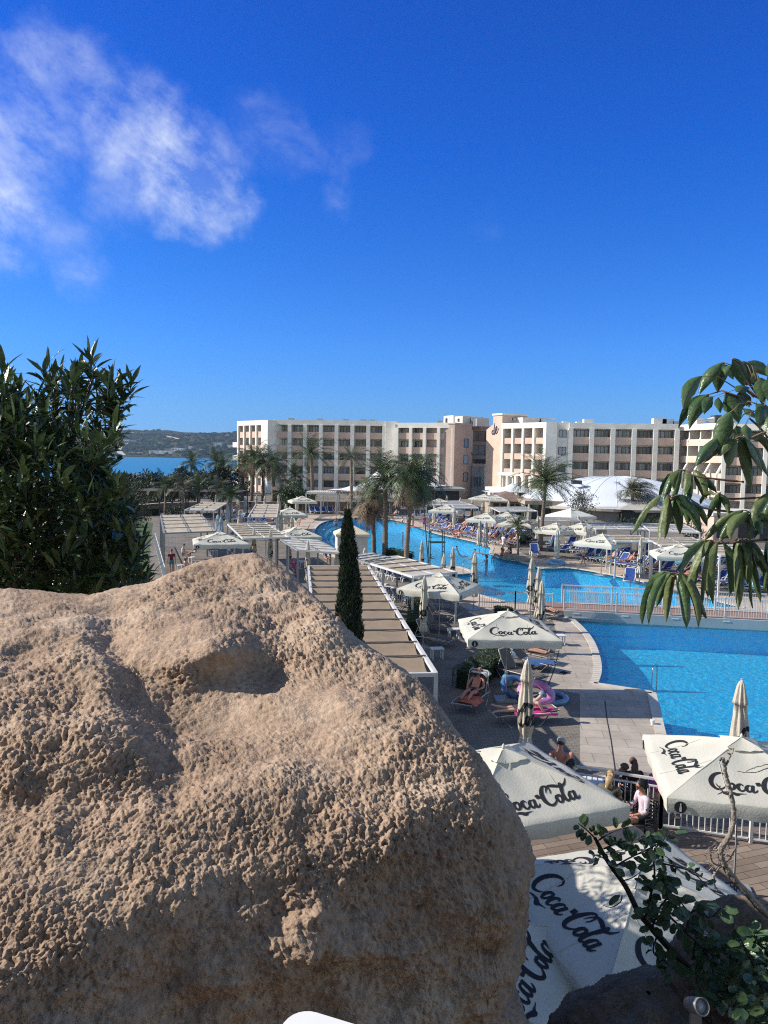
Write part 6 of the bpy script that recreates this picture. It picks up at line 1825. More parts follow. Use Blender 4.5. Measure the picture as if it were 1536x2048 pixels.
# ---- closed parasols
G_C = 'closed cream parasols'
c0 = make_closed(3.0, seed=0); c1 = make_closed(3.0, seed=2.1, slim=.85); c2 = make_closed(2.75, letters=False, seed=1, slim=1.1); c3 = make_closed(2.4, col=mat('pale blue canvas', (.40, .47, .52), .9, .1, 4), letters=False, seed=3, slim=1.25)
def closed(proto, px, py, rz, label, s=1.0, group=G_C):
    z = {c0.name: 3.0, c1.name: 3.0, c2.name: 2.75, c3.name: 2.4}[proto.name] * s
    p = at(px, py, z)
    if proto.name not in _used:
        _used.add(proto.name); proto.location = p; proto.rotation_euler = (0, 0, rz); proto.scale = (s, s, s); proto['label'] = label; proto['group'] = group; return
    dup(proto, p, rz, label, group, s)
for (pr, px, py, rz, lab) in [
    (c0,1055,1322,.3,'closed parasol with black script beside the woman on the pink towel'), (c0,1483,1364,1.2,'closed parasol standing in front of the blue near pool at the right'),
    (c1,849,1155,.6,'slim closed parasol in front of the two script parasol by the taupe loungers'), (c0,1064,1118,2.0,'tall closed parasol, left one of the three by the bridge'),
    (c1,1078,1136,2.7,'closed parasol, middle one of the three by the bridge'), (c1,1084,1163,.1,'shortest closed parasol, right front one of the three by the bridge'),
    (c0,950,1107,3.3,'closed parasol alone at the pool edge between palms and bridge'), (c1,888,1110,4.0,'closed parasol behind the tan canopy, the left of two'), (c1,906,1096,4.4,'closed parasol near the pool steps, the right of two behind the tan canopy'),
    (c1,844,1083,5.0,'closed parasol against the water left of the lifeguard tower'), (c2,730,1097,.4,'closed parasol at the far end of the brown canopy, right of the cypress'), (c2,676,1094,.9,'closed parasol just left of the cypress'),
    (c1,616,1083,1.4,'closed parasol at the far left corner of the brown canopy'), (c1,541,1061,2.2,'closed parasol rising over the rock crest, right of a pair'), (c1,508,1058,2.9,'closed parasol rising over the rock crest, left of a pair')]:
    closed(pr, px, py, rz, lab)
for i, (px, py) in enumerate([(432,990),(477,991),(513,991),(530,992),(557,990)]):
    closed(c2, px, py, i, f'far closed cream parasol along the left garden wall, {ORD[i]} from the left', 1.0)
for i, (px, py) in enumerate([(436,1030),(442,1036),(455,1010),(462,1002),(490,995)]):
    closed(c3, px, py, i * 1.3, f'closed pale blue parasol among the left loungers, {ORD[i]} from the left', 1.0, 'closed pale blue parasols')
for i, (px, py, lab) in enumerate([(479,1021,'low closed cream parasol left of the tan pergola'),(562,1024,'closed cream parasol before the white parasol, left of three'),(572,1009,'closed cream parasol before the white parasol, middle of three'),(580,1013,'closed cream parasol before the white parasol, right of three'),(584,1034,'closed cream parasol nearest the curved pool end'),(594,993,'closed cream parasol beside the pale shaded parasol')]):
    closed(c2, px, py, i * .7, lab, 1.0)
for i, (px, py) in enumerate([(869,1009),(894,992),(909,1016),(921,996),(945,999),(960,1042),(965,1007),(972,1044),(979,1003),(981,1016),(1018,1002),(1058,1009),(1076,1033),(1115,1059),(1157,1032),(1171,1053),(1210,1052)]):
    closed(c2, px, py, i * .9, f'closed cream parasol on the right pool deck, {ORD[i]} from the left', 1.0)
closed(c1, 1282, 1077, .5, 'closed white parasol with loose drapes by the right loungers', 1.0)

# ---- loungers
blue = make_lounger('blue', 50); flatb = make_lounger('blue', 14); taupe = make_lounger('taupe', 38); taupe2 = make_lounger('taupe', 62); taupe3 = make_lounger('taupe', 4)
def put(proto, loc, rz, label, group):
    if proto.name not in _used:
        _used.add(proto.name); proto.location = loc; proto.rotation_euler = (0, 0, rz); proto['label'] = label; proto['group'] = group; return proto
    return dup(proto, loc, rz, label, group)
def resample(P, sp):
    P = [Vector(p) for p in P]; out = []; acc = 0
    for a, b in zip(P, P[1:]):
        L_ = (b - a).length
        while acc <= L_: out.append(a + (b - a) * (acc / L_)); acc += sp
        acc -= L_
    return out
SPOTS = []      # (location, rz, row words, ordinal) for sunbathers
def row(pts, sp, words, jitter=.12, flip=1, drop=(), two=False, rot=0.0):
    P = resample([at(*p) for p in pts], sp)
    for i, p in enumerate(P):
        if i in drop: continue
        a = P[max(i - 1, 0)]; b = P[min(i + 1, len(P) - 1)]; t = (b - a).normalized()
        n = Vector((-t.y, t.x, 0)) * flip
        rz = math.atan2(-n.x, n.y) + rnd.uniform(-jitter, jitter) + rot
        q = p + Vector((rnd.uniform(-.1, .1), rnd.uniform(-.15, .15), 0))
        put(flatb if rnd.random() < .14 else blue, q, rz, f'blue lounger, {ORD[i]} from the left in the {words}', 'blue loungers round the far pool')
        SPOTS.append((q, rz, words, i))
row([(866,1059),(905,1069),(945,1076),(990,1087),(1028,1095)], .95, 'front row beyond the tower')
row([(872,1049),(930,1060),(990,1071),(1040,1081)], .98, 'second row beyond the tower', .2)
row([(858,1041),(930,1048),(1000,1057),(1060,1068)], 1.3, 'back row beyond the tower', .25)
row([(1072,1112),(1100,1115)], 1.3, 'pair beside the rockery palm')
row([(1172,1118),(1232,1129),(1300,1143),(1400,1163),(1520,1184)], .95, 'front row at right')
row([(1105,1101),(1200,1112),(1300,1125),(1420,1144),(1536,1160)], 1.35, 'second row at right', .25)
row([(1070,1089),(1180,1098),(1300,1109),(1450,1126)], 1.7, 'back row at right', .3)
row([(624,1027),(662,1027)], .85, 'group of four against the garden wall', .02)
row([(770,1152),(815,1166)], .80, 'row under the tan and white canopy', .04, -1, rot=.6)
row([(762,1187),(812,1209)], .80, 'row behind the near railing', .04, -1, rot=.6)
row([(452,1033),(478,1044)], 1.0, 'group by the blue parasols', .3)
row([(505,1047),(548,1049)], 1.2, 'row under the tan pergola', .2)
row([(700,1032),(835,1040)], 2.2, 'far end row', .4)
row([(1262,1168),(1300,1176)], 9.0, 'spot below the leaves', .4)
row([(392,1026),(440,1027)], 1.1, 'row under the farthest pergola', .2)

def from_to(proto, foot, head, label, group='taupe loungers on the near terrace'):
    a, b = at(*foot), at(*head); d = (b - a).normalized(); c = a + d * 1.0
    rz = math.atan2(-d.x, d.y); put(proto, c, rz, label, group); return c, rz
T_ = [((918,1222),(878,1219),taupe,'taupe lounger under the script parasol, farthest of its column'), ((918,1243),(872,1238),taupe,'taupe lounger second from the far end below the script parasol'),
      ((914,1268),(862,1261),taupe2,'taupe lounger with a raised back left of the white side table'), ((905,1296),(845,1286),taupe2,'taupe lounger nearest the slim closed parasol'),
      ((812,1226),(770,1221),taupe,'taupe lounger in shade behind the pergola rail, far one'), ((815,1248),(768,1242),taupe,'taupe lounger in shade behind the pergola rail, near one'), ((812,1275),(770,1268),taupe,'taupe lounger in shade behind the pergola rail, nearest one'),
      ((1108,1266),(1070,1262),taupe,'taupe lounger behind the front parasol, far one'), ((1108,1290),(1068,1283),taupe,'taupe lounger partly hidden by the front parasol valance'),
      ((1108,1346),(1050,1334),taupe,'empty taupe lounger with blue towel before the sunbathing couple'), ((1080,1372),(1020,1356),taupe2,'taupe lounger piled with bags beside the hedge'),
      ((934,1204),(896,1201),taupe,'taupe lounger at the end of the railing by the pool')]
for (f, h, pr, lab) in T_: from_to(pr, f, h, lab)
manL = from_to(taupe2, (922,1430), (990,1376), 'taupe lounger carrying the man in navy trunks')
womL = from_to(taupe3, (984,1449), (1112,1441), 'flat taupe lounger with the pink towel')
c1L = from_to(taupe, (1105,1312), (1042,1302), 'taupe lounger of the far sunbather of the couple')
c2L = from_to(taupe, (1106,1330), (1040,1318), 'taupe lounger of the near sunbather of the couple')
redL = from_to(taupe2, (1120,1243), (1085,1236), 'taupe lounger of the person in red by the bridge')
wt = make_side_table(WPLAST); put(wt, at(874, 1318), .2, 'white side table at the foot of the slim closed parasol', 'white side tables')
put(wt, at(907, 1277), .2, 'white side table between taupe loungers under the script parasol', 'white side tables'); put(wt, at(1118, 1290), .1, 'white side table at the curved stone edge of the near pool', 'white side tables')

# ---- pergolas
BRN = mat('brown pergola canvas', (.31, .235, .17), .85, .12, 2.5, .25, 25, transl=.1)
TANC = mat('tan slat canvas', (.50, .43, .33), .85, .15, 2, .25, 20, transl=.1)
GRYC = mat('pale grey canvas', (.50, .50, .48), .85, .12, 1.2, .2, 20, transl=.1)
ORG = mat('faded orange canvas', (.58, .44, .27), .85, .25, .5, .2, 20, transl=.1, col2=(.56, .54, .50))
PFR = mat('white pergola frame', (.60, .59, .57), .5, .06, 2); GFR = mat('grey pergola frame', (.25, .25, .25), .5, .1, 2)
def quad(n, f, fr): pass
nr, frr, fl = at(872, 1349, 2.6), at(737, 1133, 2.6), at(617, 1133, 2.6)
canopy_pergola('long brown fabric canopy on a white frame running away from the rock past the cypress', nr + (fl - frr), nr, frr, 2.6, 12, BRN, PFR, sag=.20, two=False)
def cp(lab, a, b, c, z, n, fab, fr, **k): return canopy_pergola(lab, at(*a, z), at(*b, z), at(*c, z), z, n, fab, fr, **k)
GL = 'slatted canopies left of the far pool'
cp('brown grey slatted canopy over the seats at the left, nearest the shrub', (328,1067), (431,1063), (402,1029), 2.7, 5, TANC, GFR, group=GL)
cp('farthest small slatted canopy at the left in front of the garden wall', (369,1021), (427,1022), (454,1006), 2.6, 4, TANC, PFR, group=GL)
cp('tan slatted canopy beside the white parasol', (496,1035), (553,1035), (557,1009), 2.6, 5, TANC, PFR, group=GL)
cp('yellowish slatted canopy in front of the tan one, reaching toward the pool', (486,1078), (577,1075), (532,1047), 2.6, 7, TANC, PFR, group=GL)
cp('flat pale grey canopy beside the curved pool end', (596,1101), (690,1108), (636,1081), 2.5, 5, GRYC, GFR, sag=.03)
cp('flat canopy with faded orange panels behind the script parasol', (826,1154), (913,1145), (795,1113), 2.5, 5, ORG, PFR, sag=.03)
cp('flat pale canopy hidden behind the cypress', (742,1128), (795,1120), (742,1106), 2.5, 4, GRYC, GFR, sag=.03)
GR = 'pale flat canopies on the right deck'
for (lab, a, b, c) in [
    ('pale flat canopy at the far end of the right deck', (853,1011), (945,1010), (915,1002)), ('pale flat canopy right of the farthest one', (912,1017), (957,1017), (945,1010)),
    ('pale flat canopy between the tall palm and the plain white parasol', (1086,1042), (1164,1044), (1150,1036)), ('pale flat canopy right of the plain white parasol', (1192,1059), (1292,1060), (1262,1047)),
    ('pale flat canopy behind the two script parasol at the right', (1232,1084), (1302,1085), (1280,1072)), ('pale flat canopy behind the hanging leaves', (1322,1092), (1425,1091), (1385,1076)),
    ('pale flat canopy at the far right behind the leaves', (1440,1112), (1545,1112), (1500,1090)), ('pale flat canopy above the bar right of the small palm', (1000,1024), (1075,1023), (1050,1014)),
    ('pale flat canopy before the low dome building', (1300,1062), (1400,1066), (1370,1050))]:
    cp(lab, a, b, c, 2.5, 4, GRYC if 'behind' not in lab else TANC, PFR, sag=.04, group=GR)

# ---- railings and the bridge
def wl(pts, z=0.0): return [at(x, y, z) for x, y in pts]
fa, fb = at(1128, 1235), at(1800, 1270); bd = (fb - fa).normalized(); bn = Vector((-bd.y, bd.x, 0))
t = thing('footbridge', 'low footbridge with grey edge beam between the two pools', 'bridge', (fa.x, fa.y, 0), math.atan2(bd.y, bd.x))
L_ = (fb - fa).length
m = MB(); m.box((L_ / 2 - .8, 1.35, .05), (L_ + 1.6, 2.3, .5)); m.build('deck', mat('red brown deck', (.25, .15, .12), .9, .2, 2), t)
m = MB(); m.box((L_ / 2, .12, .09), (L_, .16, .50)); m.build('beam', mat('grey bridge beam', (.36, .39, .40), .5, .1, 1), t)
m = MB()
for k in range(int(L_ / 2.4)): m.box((.6 + 2.4 * k, .033, .22), (.34, .02, .05))
m.build('bracket', WPLAST, t)
q = [fa + bn * .35, fb + bn * .35]; railing('white bridge railing along the near pool', q, 1.0, .3, 2.4, group='bridge railings')
q = [fa + bn * 2.3, fb + bn * 2.3]; railing('white bridge railing along the far pool', q, 1.0, .3, 2.4, group='bridge railings')
railing('white railing between the far pool and the taupe loungers', wl([(958,1218),(1030,1222),(1105,1226)]), 1.0, 0, 2.2)
railing('white railing behind the taupe loungers beside the brown canopy', wl([(748,1208),(828,1218)]), 1.05, 0, 2.0)
railing('white double railing of the restaurant terrace behind the front parasols', [at(1148,1532,1.1), at(1325,1560,1.1), at(1700,1612,1.1)], 1.1, 0, 2.0, two=True)
railing('white fence running back along the left seating terrace', wl([(330,1172),(310,1092)]), 1.1, 0, 2.0)
railing('white railing at the back of the left seating terrace', wl([(330,1098),(392,1098)]), 1.0, 0, 2.0)
railing('white railing of the bar terrace under the tents', wl([(590,1013),(690,1014),(790,1016)]), 1.1, .3, 3.0, .2)

# ---- pool things
t0 = at(872, 1131); t = thing('lifeguard_tower', 'tall green metal lifeguard chair with a leaning pole at the pool edge', 'lifeguard tower', t0, .15)
gm = mat('dark green metal', (.03, .075, .06), .5, .15, 3); 
m = MB()
for (x, y) in ((-.55, -.4), (.55, -.4)): m.beam((x, y, 0), (x * .9, y * .7, 2.6), .06)
m.build('leg', gm, t)
for (x, y) in ((-.55, .4), (.55, .4)): 
    m = MB(); m.beam((x, y, 0), (x * .9, y * .7, 2.6), .06); m.build('leg', gm, t)
m = MB(); m.box((0, 0, 1.75), (1.2, .8, .08)); m.build('seat', gm, t)
m = MB()
for z in (2.1, 2.55): m.beam((-.52, .29, z), (.52, .29, z), .045); m.beam((-.52, -.29, z), (-.52, .29, z), .045); m.beam((.52, -.29, z), (.52, .29, z), .045)
m.build('guard_rail', gm, t)
m = MB()
for z in (.35, .7, 1.05, 1.4): m.beam((.54, -.38, z), (.54, .38, z), .04)
m.build('ladder', gm, t)
m = MB(); m.beam((-.55, .1, 0), (-1.05, .1, 4.9), .07); m.build('pole', METALD, t)
k0 = at(702, 1113); t = thing('pool_kiosk', 'small cream kiosk with a pointed canvas roof behind the cypress', 'kiosk', k0, .15)
m = MB(); m.box((0, 0, .95), (2.4, 2.2, 1.9)); 
for k in range(14): m.box((-1.15 + .177 * k, -1.115, .95), (.05, .03, 1.8))
m.build('wall', mat('grey white panel', (.52, .52, .50), .7, .1, 1), t)
m = MB(); m.add([(-1.35, -1.25, 1.9), (1.35, -1.25, 1.9), (1.35, 1.25, 1.9), (-1.35, 1.25, 1.9), (0, 0, 2.6), (-1.35, -1.25, 1.72), (1.35, -1.25, 1.72), (1.35, 1.25, 1.72), (-1.35, 1.25, 1.72)], [(0, 1, 4), (1, 2, 4), (2, 3, 4), (3, 0, 4), (5, 6, 1, 0), (6, 7, 2, 1), (7, 8, 3, 2), (8, 5, 0, 3)]); m.build('roof', mat('cream kiosk roof', (.62, .55, .42), .85, .1, 2), t)
inox = mat('stainless steel', (.55, .56, .57), .22, .05, 4, metal=1.0)
def handrail(lab, pts, r=.022):
    p0 = Vector(pts[0]); t = thing('pool_handrail', lab, 'handrail', (p0.x, p0.y, 0)); m = MB(); m.tube(spline([tuple(Vector(p) - Vector((p0.x, p0.y, 0))) for p in pts], 6), r, 8); m.build('rail', inox, t, True)
    m = MB(); m.cyl((0, 0, 0), .05, .02, 10); m.build('flange', inox, t)
a = at(1303, 1388); handrail('stainless handrail standing at the ledge corner of the near pool', [a + Vector((0, 0, 0)), a + Vector((0, 0, .8)), a + Vector((.12, .15, .95)), a + Vector((.3, .4, .8)), a + Vector((.34, .5, -.3))])
a, b = at(998, 1093), at(972, 1110); handrail('steel handrail sloping into the far pool beside the bathers', [a, a + Vector((0, 0, .9)), b + Vector((0, 0, .55)), b + Vector((0, 0, -.4))])
a, b = at(672, 1037), at(650, 1062); handrail('curved steel handrail at the entry steps of the far pool, left one', [a, a + Vector((0, 0, .9)), b + Vector((0, 0, .5)), b + Vector((0, 0, -.4))])
a, b = at(690, 1037), at(664, 1066); handrail('curved steel handrail at the entry steps of the far pool, right one', [a, a + Vector((0, 0, .9)), b + Vector((0, 0, .5)), b + Vector((0, 0, -.4))])
a, b = at(926, 1150), at(920, 1140); handrail('steel handrail at the dark pool steps behind the tan canopy', [a, a + Vector((0, 0, .9)), b + Vector((.4, 0.3, .6)), b + Vector((.9, .5, -.3))])
t = thing('cup', 'small white plastic cup on the stone edge of the near pool', 'cup', at(1305, 1450)); m = MB(); m.lathe([(.05, 0), (.07, .16), (.062, .16), (.045, .01)], seg=14); m.build('cup_body', WPLAST, t); m = MB(); m.lathe([(.0705, .15), (.077, .155), (.0705, .165)], seg=14); m.build('rim', WPLAST, t)
def ring(lab, px, py, R_, r, z, tilt, c, cat='swim ring'):
    p = at(px, py); t = thing('swim_ring', lab, cat, (p.x, p.y, z), .3); m = MB(); pts = [(R_ * math.cos(a), R_ * math.sin(a) * math.cos(tilt), R_ * math.sin(a) * math.sin(tilt)) for a in np.linspace(0, 2 * PI, 25)]
    m.tube(pts, r, 10, cap=False); m.build('tube', c, t, True); m = MB(); m.cyl((R_ * .8, 0, r), .012, .03, 6); m.build('valve', WPLAST, t)
ring('pink and purple swim ring leaning on the loungers by the hedge', 1072, 1404, .50, .14, .30, .40, mat('pink vinyl', (.55, .12, .38), .25, .2, 3, col2=(.65, .35, .60)))
ring('blue swim ring lying at the stone edge right of the pink ring', 1106, 1402, .42, .10, .12, .12, mat('blue vinyl', (.05, .22, .55), .25, .3, 3, col2=(.30, .42, .55)))
ring('blue clear swim ring behind the closed parasol by the hedge', 1032, 1392, .46, .10, .30, .5, mat('clear blue vinyl', (.06, .16, .36), .2, .3, 4))
ring('light blue swim ring on the deck beside the floating swimmer', 1113, 1129, .55, .14, .16, .1, mat('light blue vinyl', (.16, .36, .55), .3, .2, 3))
def towel(lab, c, rz, ln, w_, z, mt, sag=.03):
    t = thing('towel', lab, 'towel', (c.x, c.y, z), rz); m = MB(); n = 14; vs = []
    for i in range(n + 1):
        for j in range(7): vs.append((w_ * (j / 6 - .5), ln * (i / n - .5), .008 * math.sin(i * 1.3 + j) - (.10 if j in (0, 6) else 0)))
    f = [(i * 7 + j, i * 7 + j + 1, (i + 1) * 7 + j + 1, (i + 1) * 7 + j) for i in range(n) for j in range(6)]; k = len(vs)
    m.add(vs + [(x, y, z_ - .012) for x, y, z_ in vs], f + [tuple(k + q for q in g[::-1]) for g in f]); m.build('cloth', mt, t, True)
PINKT = mat('hot pink towel', (.62, .03, .20), .95, .15, 12); towel('hot pink towel under the prone woman', womL[0] + Vector((.3, .02, 0)), womL[1], 1.35, .66, .405, PINKT)
m = mat('white blue towel', (.55, .60, .66), .95, .2, 6); d_ = Vector((-math.sin(manL[1]), math.cos(manL[1]), 0))
towel('pale blue towel over the backrest behind the man in navy trunks', manL[0] + d_ * .62, manL[1], .5, .66, 1.0, m)
towel('blue towel on the empty taupe lounger before the couple', at(1078, 1342), 1.4, 1.1, .6, .41, mat('deep blue towel', (.04, .10, .26), .95, .2, 8))
towel('red and orange towel beside the man in navy trunks', manL[0] - d_ * .55 + Vector((.1, -.05, 0)), manL[1], .8, .66, .40, mat('red towel', (.55, .05, .09), .95, .3, 5, col2=(.70, .28, .14)))
for (lab, px, py, c, s) in [('teal beach bag under the front parasol', 1012, 1372, (.10, .26, .30), .34), ('dark blue beach bag leaning on the hedge', 1000, 1352, (.03, .05, .12), .36), ('white plastic bag hanging by the couple', 1022, 1336, (.62, .62, .60), .26), ('grey rucksack on the bag lounger', 1050, 1366, (.20, .24, .25), .36)]:
    p = at(px, py); t = thing('beach_bag', lab, 'bag', (p.x, p.y, .0 if 'hang' not in lab else .35), rnd.uniform(0, 3)); b = MB(); b.lathe([(s * .5, 0), (s * .62, s * .2), (s * .58, s * .8), (s * .35, s * 1.15), (s * .1, s * 1.2)], seg=16, fold=lambda r, z, a: r * (1 + .12 * math.sin(3 * a + z * 9)) * (1 if abs(math.cos(a)) > .5 else .75)); b.build('bag_body', mat('bag ' + lab[:9], c, .7, .25, 6), t, True)
    b = MB(); b.tube([(-s * .3, 0, s), (-s * .2, 0, s * 1.5), (s * .2, 0, s * 1.5), (s * .3, 0, s)], .015, 6); b.build('handle', mat('bag ' + lab[:9], c), t)
for (lab, px, py) in [('pair of black flip flops on the stone edge', 1128, 1346)]:
    p = at(px, py); t = thing('flip_flops', lab, 'sandals', (p.x, p.y, .005), .8)
    for dx in (-.07, .07):
        b = MB(); b.prism([(dx + .045 * math.cos(a) * (1.15 if math.sin(a) > 0 else .9), .14 * math.sin(a)) for a in np.linspace(0, 2 * PI, 14, endpoint=False)], 0, .025); b.build('sole', BLACKINK, t)
        b = MB(); b.tube([(dx - .04, 0, .025), (dx, .07, .06), (dx + .04, 0, .025)], .008, 6); b.build('strap', BLACKINK, t)

def wicker_chair(lab, loc, rz):
    t = thing('wicker_chair', lab, 'chair', loc, rz, 'dark wicker chairs'); wk = mat('dark wicker', (.03, .028, .028), .7, .3, 40, .5, 80)
    m = MB(); m.box((0, 0, .42), (.52, .52, .05)); m.build('seat', wk, t)
    m = MB(); n = 14
    for j in range(6):
        z = .46 + .075 * j; m.tube([(.30 * math.cos(a), .06 + .27 * math.sin(a), z - .10 * max(0, -math.sin(a))) for a in np.linspace(-.45, PI + .45, n)], .016, 5)
    for a in np.linspace(-.4, PI + .4, 13): m.beam((.30 * math.cos(a), .06 + .27 * math.sin(a), .42), (.30 * math.cos(a), .06 + .27 * math.sin(a), .85 - .10 * max(0, -math.sin(a))), .014)
    m.build('backrest', wk, t)
    for a in (-1, 1):
        for b in (-1, 1): q = MB(); q.beam((a * .23, b * .22, 0), (a * .22, b * .21, .41), .035); q.build('leg', wk, t)
wc = [('dark wicker chair of the woman in the lace top', (5.55, 15.75), -PI / 2 + .15), ('empty dark wicker chair under the right parasol', (6.0, 13.0), 2.4), ('dark wicker chair of the girl with long hair', (5.75, 17.0), PI), ('dark wicker chair of the dark haired guest', (4.25, 16.7), PI - .5), ('dark wicker chair of the blond guest behind the parasol', (4.95, 16.1), 2.6)]
for (lab, (x, y), rz) in wc: wicker_chair(lab, (x, y, 0), rz)
t = thing('dining_table', 'round terrace table with a straw lampshade top behind the carob twigs', 'table', (4.75, 14.6, 0)); m = MB(); m.cyl((0, 0, .70), .45, .04, 24); m.build('tabletop', mat('tan tabletop', (.45, .33, .22), .7), t); m = MB(); m.cyl((0, 0, 0), .05, .7, 10); m.cyl((0, 0, 0), .25, .03, 16); m.build('pedestal', METALD, t)
t = thing('table', 'white terrace table between the wicker chairs', 'table', (4.9, 16.85, 0), .1); m = MB(); m.box((0, 0, .72), (.85, .85, .04)); m.build('tabletop', WPLAST, t); m = MB(); m.cyl((0, 0, 0), .045, .7, 10); m.box((0, 0, .02), (.5, .5, .04)); m.build('pedestal', METALD, t)
for i, (x, y, rz) in enumerate([(6.55, 11.3, .5), (6.75, 10.75, .5)]):
    t = thing('paving_slab', ('upper' if i == 0 else 'lower') + ' pebble slab under the right parasol pole', 'slab', (x, y, .006), rz); m = MB(); m.box((0, 0, .03), (.6, .5, .06)); m.build('slab', mat('pebble slab', (.33, .29, .25), .9, .5, 30, .6, 60), t)

for (lab, px, py) in [('white table by the seated man on the left terrace', 384, 1126), ('white table in front of the maroon shirt on the left terrace', 360, 1143), ('white table behind the rock crest under the script parasol', 428, 1112), ('white table at the grey canopy by the curved pool end', 606, 1134)]:
    put(wt, at(px, py), rnd.uniform(0, 1.5), lab, 'white side tables')
# ---- garden walls
def wall(lab, pts, h, m_, w_=.35):
    P = [at(*p) for p in pts]; t = thing('garden_wall', lab, 'wall', P[0]); m = MB(); m2 = MB()
    for a, b in zip(P, P[1:]):
        c = (a + b) / 2 - P[0]; v = b - a; g = math.atan2(v.y, v.x); m.box((c.x, c.y, h / 2), (v.length + .1, w_, h), g); m2.box((c.x, c.y, h + .04), (v.length + .12, w_ + .1, .08), g)
    m.build('wall', m_, t); m2.build('coping', CREAMW, t)
BW = mat('brown stone wall', (.24, .17, .13), .95, .25, 1.2, .5, 8)
wall('brown garden wall behind the left pergolas', [(200,1035),(330,1022),(440,1018),(585,1020)], 1.1, BW)
wall('brown retaining wall of the bar terrace behind the four loungers', [(586,1021),(700,1022),(800,1022)], 1.35, BW)
wall('low sand wall behind the far right loungers', [(845,1036),(950,1040),(1060,1052)], .5, mat('sand wall', (.42, .33, .25), .9, .2, 1))

# ---- palms, trees, hedges
palm('tall palm with thick trunk in the middle, foremost of the pool trio', (770,1113), (771,958), None, 3.3, 40, 1, 0, .3, droop=1.5, tr=.20, leaf=.65, lw=.05)
palm('shorter palm with browning fronds left of the thick trunk', (748,1108), (744,1004), None, 2.7, 30, 2, 2, .2, droop=1.7, skirt=8, tr=.17, leaf=.6, lw=.05)
palm('palm with a hanging brown skirt, right one of the pool trio', (812,1122), (827,955), None, 3.1, 40, 3, 0, .15, droop=2.0, skirt=28, tr=.17, leaf=.7, lw=.05)
palm('thin tall palm standing before the left hotel block', None or (703,1060), (703,915), 100, 3.0, 26, 4, 1, .5, droop=1.2, tr=.2)
palm('broad feathery palm before the left hotel block', (626,1010), (622,906), 118, 4.6, 30, 5, 0, .5, droop=1.3, tr=.28, leaf=.7, lw=.05)
for i, (fx, cx, cy, d) in enumerate([(484,488,925,128), (503,508,918,124), (526,527,920,130), (546,548,926,122)]):
    palm(f'dark palm of the close row of four left of the hotel, {ORD[i]} from the left', (fx, 1000), (cx, cy), d, 3.9, 26, 6 + i, 0, .25, droop=1.6, skirt=8, tr=.25, leaf=.75, lw=.06, group='row of four dark palms')
palm('slim leaning palm on the right deck with a full crown', (1081,1101), (1092,962), None, 3.6, 38, 11, 0, .55, droop=1.25, tr=.15, leaf=.62, lw=.05)
palm('windblown palm before the dome at the right', (1263,1046), (1266,983), None, 3.5, 40, 12, 1, 2.6, droop=1.4, tr=.22, leaf=.75, lw=.06)
palm('small banana like palm left of the windblown palm', (1233,1040), (1235,1000), None, 2.1, 14, 13, 0, .2, droop=.9, tr=.16, leaf=.5, lw=.12)
palm('short bushy palm left of the banana like palm', (1213,1040), (1212,1010), None, 1.6, 14, 14, 0, .2, droop=1.1, tr=.14, leaf=.45, lw=.1)
palm('young palm on the rockery at the pool edge', (1036,1113), (1035,1052), None, 1.5, 16, 15, 0, .2, droop=1.0, tr=.08, leaf=.4)
for i, (fx, cx, cy, d, R_) in enumerate([(330,331,972,95,2.6), (366,366,976,93,2.2), (398,398,972,96,2.6), (438,439,978,94,2.2), (460,462,990,90,1.6), (562,565,985,112,2.6), (592,590,952,120,2.8)]):
    palm(f'small garden palm in front of the dark pergolas, {ORD[i]} from the left', (fx, 1000), (cx, cy), d, R_, 18, 20 + i, 1 if i % 2 else 0, .2, droop=1.2, tr=.14, leaf=.5, lw=.06, group='small palms of the left garden')
for i, (fx, cx, cy, d) in enumerate([(378,384,928,165), (432,433,926,160), (446,447,934,158)]):
    palm(f'dark palm against the sea above the tree belt, {ORD[i]} from the left', (fx, 1000), (cx, cy), d, 3.6, 20, 30 + i, 0, .4, droop=1.3, tr=.25, leaf=.8, lw=.09, group='palms against the sea')
cypress('slender dark cypress rising past the brown canopy', 697, 17.0, 6.75, .47, 3)
r_ = random.Random(21)
for i in range(15):
    px = 205 + i * 19 + r_.uniform(-6, 6); d = 135 + r_.uniform(-12, 30); cy = 966 + r_.uniform(-8, 8) - (7 if i in (3, 4, 9) else 0)
    leafy_tree(f'dark tree of the belt before the sea, {ORD[i]} from the left', px, (px, cy), d, r_.uniform(2.2, 3.2), r_.uniform(1.8, 2.5), 900, LM_DARK if r_.random() < .6 else LM_OLIVE, 50 + i, .75, .2, group='tree belt before the sea', clumps=12)
for i in range(9):
    px = 190 + i * 30; d = 116 + r_.uniform(-4, 8)
    leafy_tree(f'low bush at the back of the left garden, {ORD[i]} from the left', px, (px, 985 + r_.uniform(-5, 5)), d, 2.4, 1.8, 700, LM_DARK, 80 + i, .55, .1, 'bush', 'bush', group='bushes of the left garden', clumps=8)
leafy_tree('grey green feathery tree right of the shrub at the left', 268, (264,1012), 46, 1.25, 1.5, 3600, LM_OLIVE, 91, .16, .06, clumps=20)
leafy_tree('dark bush beside the garden wall below the left pergolas', 348, (348,1021), 86, 1.2, .9, 700, LM_DARK, 92, .3, .05, 'bush', 'bush')
leafy_tree('airy grey tree before the dome', 1170, (1168,1012), 96, 2.1, 2.0, 1500, leaf_mat('grey tree leaf', (.10, .11, .085), (.20, .20, .16), .7, .1, 1), 93, .35, .07, clumps=26, shell=.2)
leafy_tree('dense clipped green bush left of the bar pergola', 590, (591,991), 108, 2.6, 1.7, 3200, LM_GREEN, 94, .4, .1, 'bush', 'bush', clumps=10)
